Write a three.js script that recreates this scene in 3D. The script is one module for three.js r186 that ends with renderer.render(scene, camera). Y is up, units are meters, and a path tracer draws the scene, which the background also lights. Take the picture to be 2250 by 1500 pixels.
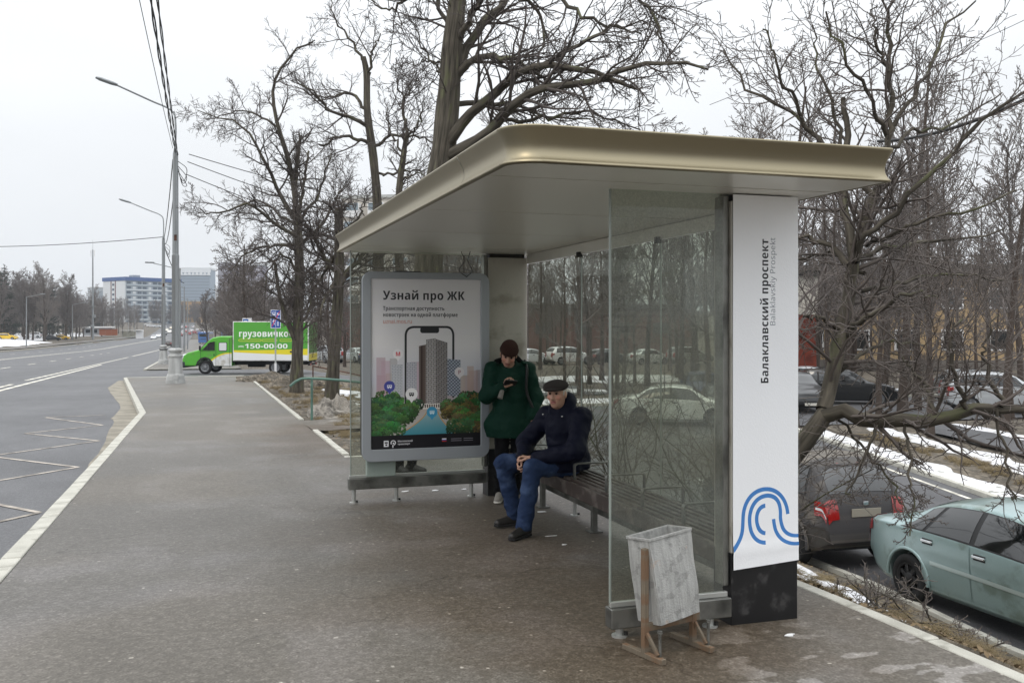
import * as THREE from 'three';
import { mergeGeometries } from 'three/addons/utils/BufferGeometryUtils.js';
import { RoundedBoxGeometry } from 'three/addons/geometries/RoundedBoxGeometry.js';
import { Brush, Evaluator, SUBTRACTION } from 'three-bvh-csg';

// ---------------------------------------------------------------- camera, sky, sun, exposure
const scene = new THREE.Scene();
const TH = 18 * Math.PI / 180, SN = Math.sin(TH), CS = Math.cos(TH), FOC = 2115, V0 = 713, EYE = 1.77;
const camera = new THREE.PerspectiveCamera(2 * Math.atan(750 / FOC) * 180 / Math.PI, 1024 / 682, 0.1, 4000);
camera.position.set(0, EYE, 0);
camera.lookAt(SN, EYE, -CS);
camera.setViewOffset(2250, 1500, 0, 37, 2250, 1500);
const renderer = new THREE.WebGLRenderer({ antialias: true });
renderer.toneMapping = THREE.LinearToneMapping;
renderer.toneMappingExposure = 1.26;
renderer.shadowMap.enabled = true;
renderer.shadowMap.type = THREE.PCFSoftShadowMap;

let seed = 7;
const reseed = (s) => { seed = s; };
function rnd() { seed = (seed + 0x6d2b79f5) | 0; let t = Math.imul(seed ^ (seed >>> 15), 1 | seed); t = (t + Math.imul(t ^ (t >>> 7), 61 | t)) ^ t; return ((t ^ (t >>> 14)) >>> 0) / 4294967296; }
const rr = (a, b) => a + (b - a) * rnd();
const clamp = (x, a = 0, b = 1) => Math.min(b, Math.max(a, x));
const lerp = (a, b, t) => a + (b - a) * t;
const sstep = (a, b, x) => { const t = clamp((x - a) / (b - a)); return t * t * (3 - 2 * t); };
function hash(x, y, z) { let h = Math.imul(x, 374761393) ^ Math.imul(y, 668265263) ^ Math.imul(z, 1274126177); h = Math.imul(h ^ (h >>> 13), 1274126177); return ((h ^ (h >>> 16)) >>> 0) / 4294967296; }
function noise2(x, y, per, s = 0) {
  const xi = Math.floor(x), yi = Math.floor(y); let u = x - xi, v = y - yi; u = u * u * (3 - 2 * u); v = v * v * (3 - 2 * v);
  const w = (i) => (per ? ((i % per) + per) % per : i), x0 = w(xi), x1 = w(xi + 1), y0 = w(yi), y1 = w(yi + 1);
  const a = hash(x0, y0, s), b = hash(x1, y0, s), c = hash(x0, y1, s), d = hash(x1, y1, s);
  return a + (b - a) * u + (c - a) * v + (a - b - c + d) * u * v;
}
function fbm(x, y, per, oct, s = 0) { let a = 0, k = 0.5, n = 0; for (let i = 0; i < oct; i++) { a += k * noise2(x, y, per, s + i); n += k; x *= 2; y *= 2; if (per) per *= 2; k *= 0.5; } return a / n; }
function noise3(x, y, z) {
  const xi = Math.floor(x), yi = Math.floor(y), zi = Math.floor(z); let u = x - xi, v = y - yi, w = z - zi; u = u * u * (3 - 2 * u); v = v * v * (3 - 2 * v); w = w * w * (3 - 2 * w);
  const p = (k) => { const a = hash(xi, yi, zi + k), b = hash(xi + 1, yi, zi + k), c = hash(xi, yi + 1, zi + k), d = hash(xi + 1, yi + 1, zi + k); return a + (b - a) * u + (c - a) * v + (a - b - c + d) * u * v; };
  const a = p(0); return a + (p(1) - a) * w;
}

{ // an even overcast sky: brighter overhead than at the horizon, faint layered cloud
  const W = 512, Hh = 256, data = new Float32Array(W * Hh * 4);
  for (let j = 0; j < Hh; j++) for (let i = 0; i < W; i++) {
    const el = ((j + 0.5) / Hh - 0.5) * Math.PI, s = Math.max(0, Math.sin(el)), az = (i / W) * Math.PI * 2;
    const n = fbm(Math.cos(az) * 3 + 9, Math.sin(az) * 3 + 9 + el * 9, 0, 4, 3) - 0.5;
    const L = (0.74 + 1.34 * s * s) * (1 + 0.2 * n), o = (j * W + i) * 4;
    if (el < -0.02) { data[o] = 0.16; data[o + 1] = 0.155; data[o + 2] = 0.15; } else { data[o] = L * 0.965; data[o + 1] = L * 0.995; data[o + 2] = L * 1.03; }
    data[o + 3] = 1;
  }
  const sky = new THREE.DataTexture(data, W, Hh, THREE.RGBAFormat, THREE.FloatType);
  sky.mapping = THREE.EquirectangularReflectionMapping; sky.magFilter = THREE.LinearFilter; sky.minFilter = THREE.LinearFilter; sky.needsUpdate = true;
  scene.background = sky; scene.environment = sky; scene.environmentIntensity = 1;
}
const sun = new THREE.DirectionalLight(0xfff4e6, 0.6);
sun.position.set(-22, 46, 10); sun.target.position.set(3, 0, -8);
sun.castShadow = true; sun.shadow.radius = 40; sun.shadow.mapSize.set(2048, 2048);
Object.assign(sun.shadow.camera, { left: -60, right: 60, top: 60, bottom: -60, near: 1, far: 200 });
scene.add(sun, sun.target);
scene.fog = new THREE.FogExp2(0xdfe6ee, 0.00028);

// ---------------------------------------------------------------- helpers
const taken = new Map();
function numbered(n) { const k = taken.get(n) ?? 0; taken.set(n, k + 1); return k ? n + '_' + String(k).padStart(3, '0') : n; }
function tag(o, label, category, group) { o.userData.label = label; o.userData.category = category; if (group) o.userData.group = group; return o; }
function thing(name, label, category, p = [0, 0, 0], turn = 0, group) {
  const o = new THREE.Group(); o.name = numbered(name); scene.add(o); o.position.set(...p); o.rotation.y = turn; return tag(o, label, category, group);
}
function part(name, geo, mat, parent, label) {
  const m = new THREE.Mesh(geo, mat); m.name = name; m.castShadow = m.receiveShadow = true; parent.add(m); if (label) m.userData.label = label; return m;
}
function solo(name, geo, mat, label, category, group) { const m = part(numbered(name), geo, mat, scene); return tag(m, label, category, group); }
function struct(name, geo, mat) { const m = part(numbered(name), geo, mat, scene); m.userData.kind = 'structure'; return m; }
function structGroup(name) { const o = new THREE.Group(); o.name = numbered(name); o.userData.kind = 'structure'; scene.add(o); return o; }
function copyOf(o, p, turn, label, group) {
  const c = o.clone(); c.name = numbered(o.name.replace(/_\d{3}$/, '')); c.userData = { ...o.userData }; scene.add(c);
  if (p) c.position.set(...p); if (turn !== undefined) c.rotation.y = turn; if (label) c.userData.label = label; if (group) c.userData.group = group; return c;
}
// a spot in the place from where it shows in the photograph and how far it stands along the view
function at(u, v, D) { const l = (u - 1125) / FOC * D; return new THREE.Vector3(D * SN + l * CS, EYE - (v - V0) / FOC * D, -(D * CS - l * SN)); }
const V = (x, y, z) => new THREE.Vector3(x, y, z);
const prep = (g) => { const r = g.index ? g.toNonIndexed() : g; for (const k of Object.keys(r.attributes)) if (!['position', 'normal', 'uv'].includes(k)) r.deleteAttribute(k); if (!r.attributes.uv) r.setAttribute('uv', new THREE.BufferAttribute(new Float32Array(r.attributes.position.count * 2), 2)); r.morphAttributes = {}; return r; };
const merge = (list) => mergeGeometries(list.map(prep), false);
function metric(g0, s = 1) { // uv in metres, by the way each face points
  const g = prep(g0), p = g.attributes.position, uv = g.attributes.uv, a = V(0, 0, 0), b = V(0, 0, 0), c = V(0, 0, 0);
  for (let i = 0; i < p.count; i += 3) {
    a.fromBufferAttribute(p, i); b.fromBufferAttribute(p, i + 1); c.fromBufferAttribute(p, i + 2);
    const n = b.clone().sub(a).cross(c.clone().sub(a)), x = Math.abs(n.x), y = Math.abs(n.y), z = Math.abs(n.z);
    [a, b, c].forEach((q, k) => { if (y >= x && y >= z) uv.setXY(i + k, q.x * s, q.z * s); else if (x >= z) uv.setXY(i + k, q.z * s, q.y * s); else uv.setXY(i + k, q.x * s, q.y * s); });
  }
  return g;
}
function box(w, h, d, x = 0, y = 0, z = 0, r = 0, rot) {
  const g = r > 0 ? new RoundedBoxGeometry(w, h, d, 2, Math.min(r, w / 2.01, h / 2.01, d / 2.01)) : new THREE.BoxGeometry(w, h, d);
  if (rot) g.applyMatrix4(new THREE.Matrix4().makeRotationFromEuler(new THREE.Euler(...rot)));
  g.translate(x, y, z); return metric(g);
}
const cyl = (r0, r1, h, x, y, z, n = 12) => { const g = new THREE.CylinderGeometry(r1, r0, h, n); g.translate(x, y + h / 2, z); return prep(g); };
function rodG(a, b, r, n = 8, r2 = r) {
  const d = b.clone().sub(a), L = d.length(), g = new THREE.CylinderGeometry(r2, r, L, n);
  g.translate(0, L / 2, 0); g.applyQuaternion(new THREE.Quaternion().setFromUnitVectors(V(0, 1, 0), d.normalize())); g.translate(a.x, a.y, a.z); return prep(g);
}
function tubeG(pts, r, n = 6, seg) { return prep(new THREE.TubeGeometry(new THREE.CatmullRomCurve3(pts, false, 'centripetal'), seg || pts.length * 6, r, n, false)); }
const lathe = (prof, n = 24) => prep(new THREE.LatheGeometry(prof.map((p) => new THREE.Vector2(p[0], p[1])), n));
function roundRect(x0, y0, x1, y1, r) {
  const s = new THREE.Shape(); s.moveTo(x0 + r, y0); s.lineTo(x1 - r, y0); s.absarc(x1 - r, y0 + r, r, -Math.PI / 2, 0); s.lineTo(x1, y1 - r); s.absarc(x1 - r, y1 - r, r, 0, Math.PI / 2);
  s.lineTo(x0 + r, y1); s.absarc(x0 + r, y1 - r, r, Math.PI / 2, Math.PI); s.lineTo(x0, y0 + r); s.absarc(x0 + r, y0 + r, r, Math.PI, Math.PI * 1.5); return s;
}
const extrude = (shape, depth, bevel = 0, seg = 2, curve = 8) => prep(new THREE.ExtrudeGeometry(shape, { depth, bevelEnabled: bevel > 0, bevelSize: bevel, bevelThickness: bevel, bevelOffset: -bevel, bevelSegments: seg, curveSegments: curve }));
const poly = (pts) => new THREE.Shape(pts.map((p) => new THREE.Vector2(p[0], p[1])));

// ---------------------------------------------------------------- textures and materials
function tex(W, H, fn, srgb = true, mirror = false) { // fn(u, v) -> [r, g, b] 0..255
  const data = new Uint8Array(W * H * 4);
  for (let j = 0; j < H; j++) for (let i = 0; i < W; i++) { const c = fn((i + 0.5) / W, (j + 0.5) / H), o = (j * W + i) * 4; data[o] = clamp(c[0], 0, 255); data[o + 1] = clamp(c[1], 0, 255); data[o + 2] = clamp(c[2], 0, 255); data[o + 3] = 255; }
  const t = new THREE.DataTexture(data, W, H); t.wrapS = t.wrapT = mirror ? THREE.MirroredRepeatWrapping : THREE.RepeatWrapping; t.magFilter = THREE.LinearFilter; t.minFilter = THREE.LinearMipmapLinearFilter; t.generateMipmaps = true;
  if (srgb) t.colorSpace = THREE.SRGBColorSpace; t.needsUpdate = true; return t;
}
const rep = (t, x, y = x) => { const c = t.clone(); c.repeat.set(x, y); c.needsUpdate = true; return c; };
const shift = (t, x, y) => { t.offset.set(x, y); return t; };
function canvasTex(W, H, draw) {
  const c = document.createElement('canvas'); c.width = W; c.height = H; draw(c.getContext('2d'), W, H);
  const t = new THREE.CanvasTexture(c); t.colorSpace = THREE.SRGBColorSpace; return t;
}
const mat = (color, rough = 0.8, metal = 0, o = {}) => new THREE.MeshStandardMaterial({ color, roughness: rough, metalness: metal, ...o });
const phys = (color, rough, metal, o = {}) => new THREE.MeshPhysicalMaterial({ color, roughness: rough, metalness: metal, ...o });
const grain = (s, lo, hi, per = 8) => tex(512, 512, (u, v) => { const n = fbm(u * per, v * per, per, 6, s), c = lerp(lo, hi, n); return [c, c, c]; });
const softT = grain(13, 190, 290, 8), wearT = grain(11, 120, 330, 6), bumpT = tex(256, 256, (u, v) => { const c = 255 * fbm(u * 32, v * 32, 32, 3, 5); return [c, c, c]; }, false);
const bmp = (rx, ry = rx) => rep(bumpT, rx, ry);
// dirty pavement asphalt, 16 m of it: grit, dusty brushed patches, trodden dirt, specks of salt and paper
const paveT = tex(2048, 2048, (u, v) => {
  const x = u * 16, y = v * 16, X = x - 4, d = y - 4;
  const big = fbm(x * 0.35, y * 0.22, 0, 3, 21), mid = fbm(x * 1.5 + big * 2, y * 1.1, 0, 4, 31), streak = fbm(x * 1.2, y * 5, 0, 3, 47), fine = hash(Math.floor(u * 2048), Math.floor(v * 2048), 5), f2 = noise2(u * 620, v * 620, 0, 9);
  let c = 87 + 20 * (big - 0.5) + 18 * (mid - 0.5) + 46 * (fine - 0.5) * (0.3 + f2) + 20 * (f2 - 0.5);
  const dust = sstep(0.52, 0.74, mid * 0.8 + streak * 0.2); c += 7 * dust;
  const brown = sstep(0.42, 0.65, fbm(x * 0.5 + 40, y * 0.45, 0, 3, 61));
  const cr = Math.abs(fbm(x * 0.7 + 0.25 * fbm(x * 4, y * 4, 0, 3, 15), y * 0.55, 0, 4, 17) - 0.5), crack = sstep(0.0045, 0.001, cr) * sstep(0.55, 0.66, fbm(x * 0.4, y * 0.4, 0, 2, 19)); c -= 18 * crack;
  const grit = hash(Math.floor(u * 1400), Math.floor(v * 1400), 29); if (grit > 0.992) c += 20; else if (grit < 0.008) c -= 18;
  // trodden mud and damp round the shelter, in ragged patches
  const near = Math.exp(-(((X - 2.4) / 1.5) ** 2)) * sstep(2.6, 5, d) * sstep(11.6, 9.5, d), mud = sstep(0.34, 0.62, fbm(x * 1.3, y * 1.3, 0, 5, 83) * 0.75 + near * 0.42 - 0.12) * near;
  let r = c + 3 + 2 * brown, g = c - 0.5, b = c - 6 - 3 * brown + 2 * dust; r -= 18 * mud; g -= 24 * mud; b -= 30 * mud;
  const ice = sstep(2.2, 2.9, X) * sstep(2.6, 3.4, d) * sstep(5.4, 4.4, d) * sstep(0.6, 0.64, fbm(x * 4.5, y * 9, 0, 5, 89)); r += 38 * ice; g += 39 * ice; b += 42 * ice;
  const sp = hash(Math.floor(u * 900), Math.floor(v * 900), 77); if (sp > 0.9995 - near * 0.0016) { r += 70; g += 70; b += 68; }
  return [r, g, b];
}, true, true);
const roadT = tex(1024, 1024, (u, v) => {
  const big = fbm(u * 4, v * 4, 4, 3, 1), mid = fbm(u * 24, v * 10, 8, 3, 2), f = hash(Math.floor(u * 1024), Math.floor(v * 1024), 6);
  const c = 77 + 24 * (big - 0.5) + 20 * (mid - 0.5) + 40 * (f - 0.5); return [c, c, c + 2];
});
const earthT = tex(1024, 1024, (u, v) => {
  const a = fbm(u * 8, v * 8, 8, 6, 71), b = fbm(u * 40, v * 40, 40, 4, 75), f = hash(Math.floor(u * 1024), Math.floor(v * 1024), 8), straw = sstep(0.5, 0.72, fbm(u * 90, v * 30, 30, 3, 79));
  const c = 80 + 44 * (a - 0.5) + 36 * (b - 0.5) + 26 * (f - 0.5) + 30 * straw; return [c * 1.06, c * 0.98, c * 0.86];
});
const snowT = tex(512, 512, (u, v) => { const a = fbm(u * 10, v * 10, 10, 5, 91), d = sstep(0.6, 0.8, fbm(u * 20, v * 20, 20, 4, 95)), c = 214 + 36 * (a - 0.5) - 70 * d; return [c, c, c + 2 - d * 12]; });
const concT = tex(512, 512, (u, v) => { const a = fbm(u * 6, v * 6, 6, 6, 101), f = hash(Math.floor(u * 512), Math.floor(v * 512), 3), d = sstep(0.58, 0.75, fbm(u * 5, v * 9, 5, 4, 107)), c = 182 + 44 * (a - 0.5) + 20 * (f - 0.5) - 38 * d; return [c, c - 2, c - 12]; });
const barkT = tex(512, 512, (u, v) => { const a = fbm(u * 16, v * 4, 4, 5, 111), b = fbm(u * 6, v * 6, 6, 4, 113), c = 84 + 90 * (a - 0.5) + 40 * (b - 0.5), gr = sstep(0.55, 0.75, b); return [c * 1.04, c * 0.98 + gr * 6, c * 0.88 - gr * 6]; });
const scratchT = tex(512, 512, (u, v) => { const a = fbm(u * 5, v * 3, 3, 5, 121), s = fbm(u * 60, v * 6, 6, 4, 123), k = sstep(0.62, 0.7, fbm(u * 9, v * 14, 9, 5, 127)), rust = sstep(0.7, 0.78, fbm(u * 12, v * 12, 12, 5, 129)); const c = 168 + 44 * (a - 0.5) + 46 * (s - 0.5) - 18 * k; return [c + rust * 3, c - rust * 10, c - 3 - rust * 18]; });
const woodT = tex(512, 512, (u, v) => { const a = fbm(u * 40, v * 3, 3, 5, 131), p = sstep(0.5, 0.68, fbm(u * 6, v * 12, 6, 5, 133)), c = 140 + 70 * (a - 0.5); const q = c * 0.8; return [lerp(q, 112, p * 0.6), lerp(q * 0.9, 82, p * 0.7), lerp(q * 0.76, 58, p * 0.7)]; });
const dirtyT = (base, dirt, s, lo = 0.5, hi = 0.75) => tex(512, 512, (u, v) => { const d = sstep(lo, hi, fbm(u * 6, v * 6, 6, 6, s)), f = 0.94 + 0.12 * hash(Math.floor(u * 512), Math.floor(v * 512), s); return [0, 1, 2].map((k) => lerp(base[k], dirt[k], d) * f); });

const M = {
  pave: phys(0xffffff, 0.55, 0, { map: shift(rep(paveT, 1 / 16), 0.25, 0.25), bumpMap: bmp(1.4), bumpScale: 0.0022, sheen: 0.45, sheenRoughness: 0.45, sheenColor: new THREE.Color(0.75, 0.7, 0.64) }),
  road: phys(0xffffff, 0.55, 0, { map: rep(roadT, 1 / 9), bumpMap: bmp(1.2), bumpScale: 0.003, sheen: 0.15, sheenRoughness: 0.45, sheenColor: new THREE.Color(0.7, 0.69, 0.67) }),
  earth: mat(0xffffff, 0.98, 0, { map: rep(earthT, 1 / 5), bumpMap: bmp(0.7), bumpScale: 0.03 }),
  snow: mat(0xffffff, 0.8, 0, { map: rep(snowT, 1 / 3), bumpMap: bmp(0.5), bumpScale: 0.03 }),
  kerb: mat(0xffffff, 0.85, 0, { map: rep(concT, 0.7), bumpMap: bmp(3), bumpScale: 0.003 }),
  dust: mat(0x928c7f, 0.95, 0, { map: rep(softT, 0.5), bumpMap: bmp(1.2), bumpScale: 0.004 }),
  paint: mat(0xd9d5c8, 0.8, 0, { map: rep(wearT, 0.5) }),
  paintOld: mat(0xbab1a6, 0.85, 0, { map: rep(wearT, 0.9) }),
  gold: phys(0x9a917a, 0.42, 1), 
  ceil: phys(0xe2e0d6, 0.3, 0.25), steel: mat(0x8d8d88, 0.42, 0.8, { map: rep(wearT, 1.2) }), alu: mat(0xb9bab6, 0.4, 0.6), dark: mat(0x2b2a28, 0.55, 0.2),
  glass: phys(0xdfe1db, 0.03, 0, { transmission: 0.89, specularIntensity: 0.6, thickness: 0, ior: 1.5, map: rep(dirtyT([240, 243, 238], [220, 220, 212], 141), 0.35) }),
  glassEdge: phys(0x9aa29b, 0.25, 0.2), black: mat(0x0d0d0e, 0.45), blackBase: mat(0xffffff, 0.4, 0, { map: rep(dirtyT([16, 16, 18], [58, 57, 57], 151, 0.56, 0.72), 1.3) }),
  wood: mat(0xffffff, 0.75, 0, { map: rep(woodT, 1.4) }), slat: mat(0xffffff, 0.5, 0.1, { map: rep(dirtyT([62, 52, 47], [98, 90, 84], 161), 1.5) }),
  zinc: mat(0xffffff, 0.6, 0.25, { map: rep(scratchT, 1.6), bumpMap: bmp(5), bumpScale: 0.002 }),
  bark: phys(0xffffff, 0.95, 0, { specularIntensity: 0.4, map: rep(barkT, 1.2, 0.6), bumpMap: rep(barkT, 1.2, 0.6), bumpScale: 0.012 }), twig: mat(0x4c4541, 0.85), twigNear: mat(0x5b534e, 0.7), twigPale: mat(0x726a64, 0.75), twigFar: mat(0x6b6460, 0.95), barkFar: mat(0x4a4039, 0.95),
  tyre: mat(0x171718, 0.85), rim: mat(0x8a8c8e, 0.35, 0.8), rimDark: mat(0x2a2a2b, 0.5, 0.4), carGlass: phys(0x0b0e0f, 0.06, 0, { clearcoat: 1 }), trim: mat(0x1b1b1c, 0.6), chrome: mat(0xc9cbcc, 0.15, 1),
  red: phys(0x8f1512, 0.22, 0, { clearcoat: 1 }), lampClear: phys(0xdfe3e6, 0.12, 0.2, { clearcoat: 1 }), white: mat(0xe6e6e6, 0.6), plate: mat(0xcfccc2, 0.5),
  pole: mat(0xffffff, 0.5, 0.3, { map: rep(dirtyT([150, 154, 156], [120, 122, 122], 171), 0.8) }), poleBase: mat(0xb9bab8, 0.8, 0, { map: rep(softT, 0.8), bumpMap: bmp(3), bumpScale: 0.004 }),
  cable: mat(0x1f1f20, 0.6), rust: mat(0x5b3a2a, 0.9, 0.1, { map: rep(wearT, 2) }), railGreen: mat(0x5d7f72, 0.5, 0.1, { map: rep(wearT, 1.5) }),
};
M.pillar = mat(0xffffff, 0.5, 0.3, { map: rep(dirtyT([186, 182, 172], [158, 152, 140], 181), 0.9) });
// ---------------------------------------------------------------- lie of the land: d = metres down the street (-z), X = metres to the right
const gTab = [];
{ let y = -0.126; for (let d = 12; d < 2400; d++) { gTab.push(y); const s = d < 170 ? -0.0148 : d < 260 ? lerp(-0.0148, 0, (d - 170) / 90) : d < 390 ? 0 : d < 470 ? lerp(0, 0.022, (d - 390) / 80) : d < 900 ? 0.022 : 0.004; y += s; } }
function g(d) { if (d < 5) return 0; if (d < 12) return -0.018 * (d - 5); const i = Math.min(2380, d - 12), k = Math.floor(i); return lerp(gTab[k], gTab[k + 1], i - k); }
const LOW = -1.85, low = (d) => Math.min(LOW, g(d) - 0.1) * (d < 330 ? 1 : 1) ;
const lowY = (d) => (d > 200 ? lerp(low(d), g(d), sstep(200, 330, d)) : low(d));
const rough = (X, d) => (fbm(X * 0.9 + 50, d * 0.9 + 50, 0, 3, 201) - 0.5);
const kerbX = (d) => (d < 24.25 ? lerp(-1.47, -1.35, (d - 8.35) / 15.9) : d < 46.9 ? lerp(-1.35, -3.29, (d - 24.25) / 22.65) : d < 60 ? -3.29 : -3.1);
const leftX = (d) => -30.4 + clamp(d - 235, 0, 160) * 0.054;
function T(X, d) { // natural ground
  const lx = leftX(d) + 0.4; if (X < lx) { const k = lx - X; return g(d) + 0.05 + Math.min(1.3, k * 0.07) + (k > 60 ? (k - 60) * 0.01 : 0) + 0.25 * rough(X * 0.3, d * 0.3); }
  const x0 = d < 14 ? 4.1 : d < 44 ? lerp(4.1, 3.8, sstep(14, 18, d)) : 5.5, x1 = d < 20 ? 8.45 + 0.5 * sstep(6, 12, d) : lerp(8.5, 12, sstep(20, 40, d));
  const q = clamp((X - x0) / (x1 - x0)), t = 1 - (1 - q) ** 1.06, y = lerp(g(d), lowY(d) - 0.06, t);
  const edge = X > 8.3 && X < 15.6 ? 0 : 1;
  return y + (d < 14 ? 0.08 : 0.16) * rough(X, d) * edge * (X > 2 ? 1 : 0) - (X > 2 && X < 8.3 ? 0.05 : 0) + (X > 60 ? (X - 60) * 0.02 : 0);
}
const pt = (X, d, dy = 0) => V(X, T(X, d) + dy, -d);
function strip(name, ds, L, R, nx, yFn, material, uvs = 1) {
  const pos = [], uv = [], idx = [];
  ds.forEach((d) => { for (let i = 0; i <= nx; i++) { const X = lerp(L(d), R(d), i / nx); pos.push(X, yFn(X, d, i / nx), -d); uv.push(X * uvs, d * uvs); } });
  for (let j = 0; j < ds.length - 1; j++) for (let i = 0; i < nx; i++) { const a = j * (nx + 1) + i, b = a + nx + 1; idx.push(a, a + 1, b, a + 1, b + 1, b); }
  const q = new THREE.BufferGeometry(); q.setAttribute('position', new THREE.Float32BufferAttribute(pos, 3)); q.setAttribute('uv', new THREE.Float32BufferAttribute(uv, 2)); q.setIndex(idx); q.computeVertexNormals();
  return struct(name, q, material);
}
const range = (a, b, st) => { const o = []; for (let x = a; x < b - 1e-6; x += st) o.push(x); o.push(b); return o; };
const K = (c) => () => c;
const bend = (d) => Math.max(0, d - 15) * 0.3;

{ // one sheet of earth to the horizon, sunk where paving lies on it
  const Xs = [-1600, -1100, -800, -600, -450, -350, -280, -230, -190, -160, -130, -105, -85, -70, -58, -50, -44, -39, -35, -32, -31, -29, ...range(-28, -5, 3), ...range(-4, 1.6, 0.7), ...range(1.75, 20, 0.3), ...range(20.5, 46, 1.5), 50, 56, 64, 74, 86, 100, 120, 150, 190, 250, 350, 500, 800, 1200, 1700];
  const Ds = [-120, -60, -30, ...range(-15, -3, 3), ...range(-2, 62, 0.45), ...range(63, 130, 2), ...range(135, 300, 8), ...range(310, 900, 30), 1000, 1200, 1500, 1900, 2300];
  const pos = [], uv = [], idx = [], nx = Xs.length;
  for (const d of Ds) for (const X of Xs) {
    let y = T(X, d);
    if (X > leftX(d) - 0.1 && X < -2.5) y = g(d) - 0.4;
    else if (X >= -2.5 && X < 1.9) y = g(d) - 0.4;
    else if (X >= 1.9 && X < 3.9 && d < 13.9) y = g(d) - 0.4;
    else if (X > 8.75 + 0.4 * sstep(6, 12, d) && X < 15.2 && d < 39) y = LOW - 0.3;
    else if (X > 1.5 && X < 21 && d > 47 && d < 60) y -= 0.14;
    pos.push(X, y, -d); uv.push(X, d);
  }
  for (let j = 0; j < Ds.length - 1; j++) for (let i = 0; i < nx - 1; i++) { const a = j * nx + i, b = a + nx; idx.push(a, a + 1, b, a + 1, b + 1, b); }
  const q = new THREE.BufferGeometry(); q.setAttribute('position', new THREE.Float32BufferAttribute(pos, 3)); q.setAttribute('uv', new THREE.Float32BufferAttribute(uv, 2)); q.setIndex(idx); q.computeVertexNormals();
  struct('ground', q, M.earth);
}
// carriageway, pavement, service road, drive, path
const farDs = [...range(-8, 60, 1), ...range(62, 260, 6), ...range(270, 900, 30)];
strip('road', farDs, leftX, (d) => kerbX(d) + 0.05, 14, (X, d) => g(d) - 0.13, M.road);
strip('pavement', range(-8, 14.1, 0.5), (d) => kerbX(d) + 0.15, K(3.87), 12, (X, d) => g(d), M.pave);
strip('pavement', range(14.1, 46.9, 0.5), (d) => kerbX(d) + 0.15, K(2.02), 8, (X, d) => g(d), M.pave);
strip('driveway', range(46.9, 60, 0.5), K(-3.24), K(21), 40, (X, d) => (X < 5.5 ? g(d) - 0.08 + 0.0 : T(X, d) + 0.03), M.road);
strip('pavement', [...range(60, 100, 2), ...range(104, 330, 6)], (d) => kerbX(d) + 0.15, K(2.4), 6, (X, d) => g(d), M.pave);
strip('service_road', range(-10, 39.5, 0.5), (d) => 8.52 + 0.5 * sstep(6, 12, d), (d) => 15.3 + bend(Math.min(d, 30)), 12, (X, d) => LOW, M.road);
strip('service_road', range(29.6, 39.5, 0.9), (d) => 15.3 + bend(30) * 0 + 0 + bend(Math.min(d, 30)), K(60), 12, (X, d) => LOW + 0.004, M.road);
strip('footpath', range(-8, 28, 0.5), (d) => 19.9 + bend(d), (d) => 21.9 + bend(d), 4, (X, d) => T(X, d) + 0.09, M.road);
strip('stair_path', range(18.3, 20.8, 0.25), K(2.02), K(5.2), 10, (X, d) => T(X, d) + 0.06, M.pave);
const ragged = (base, amp, s) => (d) => base + bend(d) + amp * (fbm(d * 0.8 + s, s, 0, 3, s) - 0.5) * 2;
const snowStrip = (a, b, amp, s, d0 = -6, d1 = 28.5) => strip('snow_patch', range(d0, d1, 0.25), ragged(a, amp, s), ragged(b, amp, s + 40), 8, (X, d, t) => T(X, d) - 0.02 + 0.13 * Math.sin(Math.PI * t) ** 0.7 * (0.7 + 0.6 * rough(X * 2, d * 2)), M.snow);
snowStrip(15.7, 16.8, 0.25, 3); snowStrip(18.3, 19.3, 0.35, 9); snowStrip(22.0, 22.9, 0.3, 15);
for (const [X, d, w, l, s] of [[4.9, 27.5, 1.2, 2.4, 1], [6.5, 31, 1.8, 2, 2], [5.6, 36, 1.6, 1.6, 3], [13, 43, 5, 2.2, 4], [22, 42.5, 6, 2, 5], [17, 50, 5, 3, 6], [30, 46, 7, 3, 7], [26, 60, 9, 5, 8], [36, 33, 5, 2.5, 9], [6.4, 8.4, 0.5, 1.2, 10], [7.6, 11.9, 0.6, 1.6, 11], [8.1, 5.2, 0.35, 1, 12], [40, 24, 4, 2, 13]]) {
  const gq = new THREE.CircleGeometry(1, 40, 0, Math.PI * 2); gq.rotateX(-Math.PI / 2); const p = gq.attributes.position, uv = gq.attributes.uv;
  for (let i = 0; i < p.count; i++) { const ang = Math.atan2(p.getZ(i), p.getX(i)), k = Math.hypot(p.getX(i), p.getZ(i)) * (0.7 + 0.7 * fbm(Math.cos(ang) * 1.6 + s * 7, Math.sin(ang) * 1.6 + 9, 0, 3, s)), x = X + Math.cos(ang) * k * w, dd = d + Math.sin(ang) * k * l; p.setXYZ(i, x, T(x, dd) + (k < 0.1 ? 0.14 : -0.01), -dd); uv.setXY(i, x, dd); }
  gq.computeVertexNormals(); struct('snow_patch', gq, M.snow);
}
// left verge: snow along the far side of the street
strip('snow_patch', range(150, 262, 3), (d) => -56 + 6 * fbm(d * 0.1, 3, 0, 3, 5), (d) => -35.5 + 4 * (fbm(d * 0.15, 7, 0, 3, 8) - 0.5), 8, (X, d, t) => T(X, d) + 0.12 * Math.sin(Math.PI * t) + 0.02, M.snow);
strip('snow_patch', range(262, 420, 4), (d) => -80 + 10 * fbm(d * 0.1, 3, 0, 3, 6), (d) => leftX(d) - 12 + 8 * (fbm(d * 0.15, 7, 0, 3, 9) - 0.5), 8, (X, d, t) => T(X, d) + 0.12 * Math.sin(Math.PI * t) + 0.05, M.snow);
strip('pavement', range(120, 420, 6), (d) => leftX(d) - 3.2, (d) => leftX(d) - 0.6, 3, (X, d) => T(X, d) + 0.12, M.pave);
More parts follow.
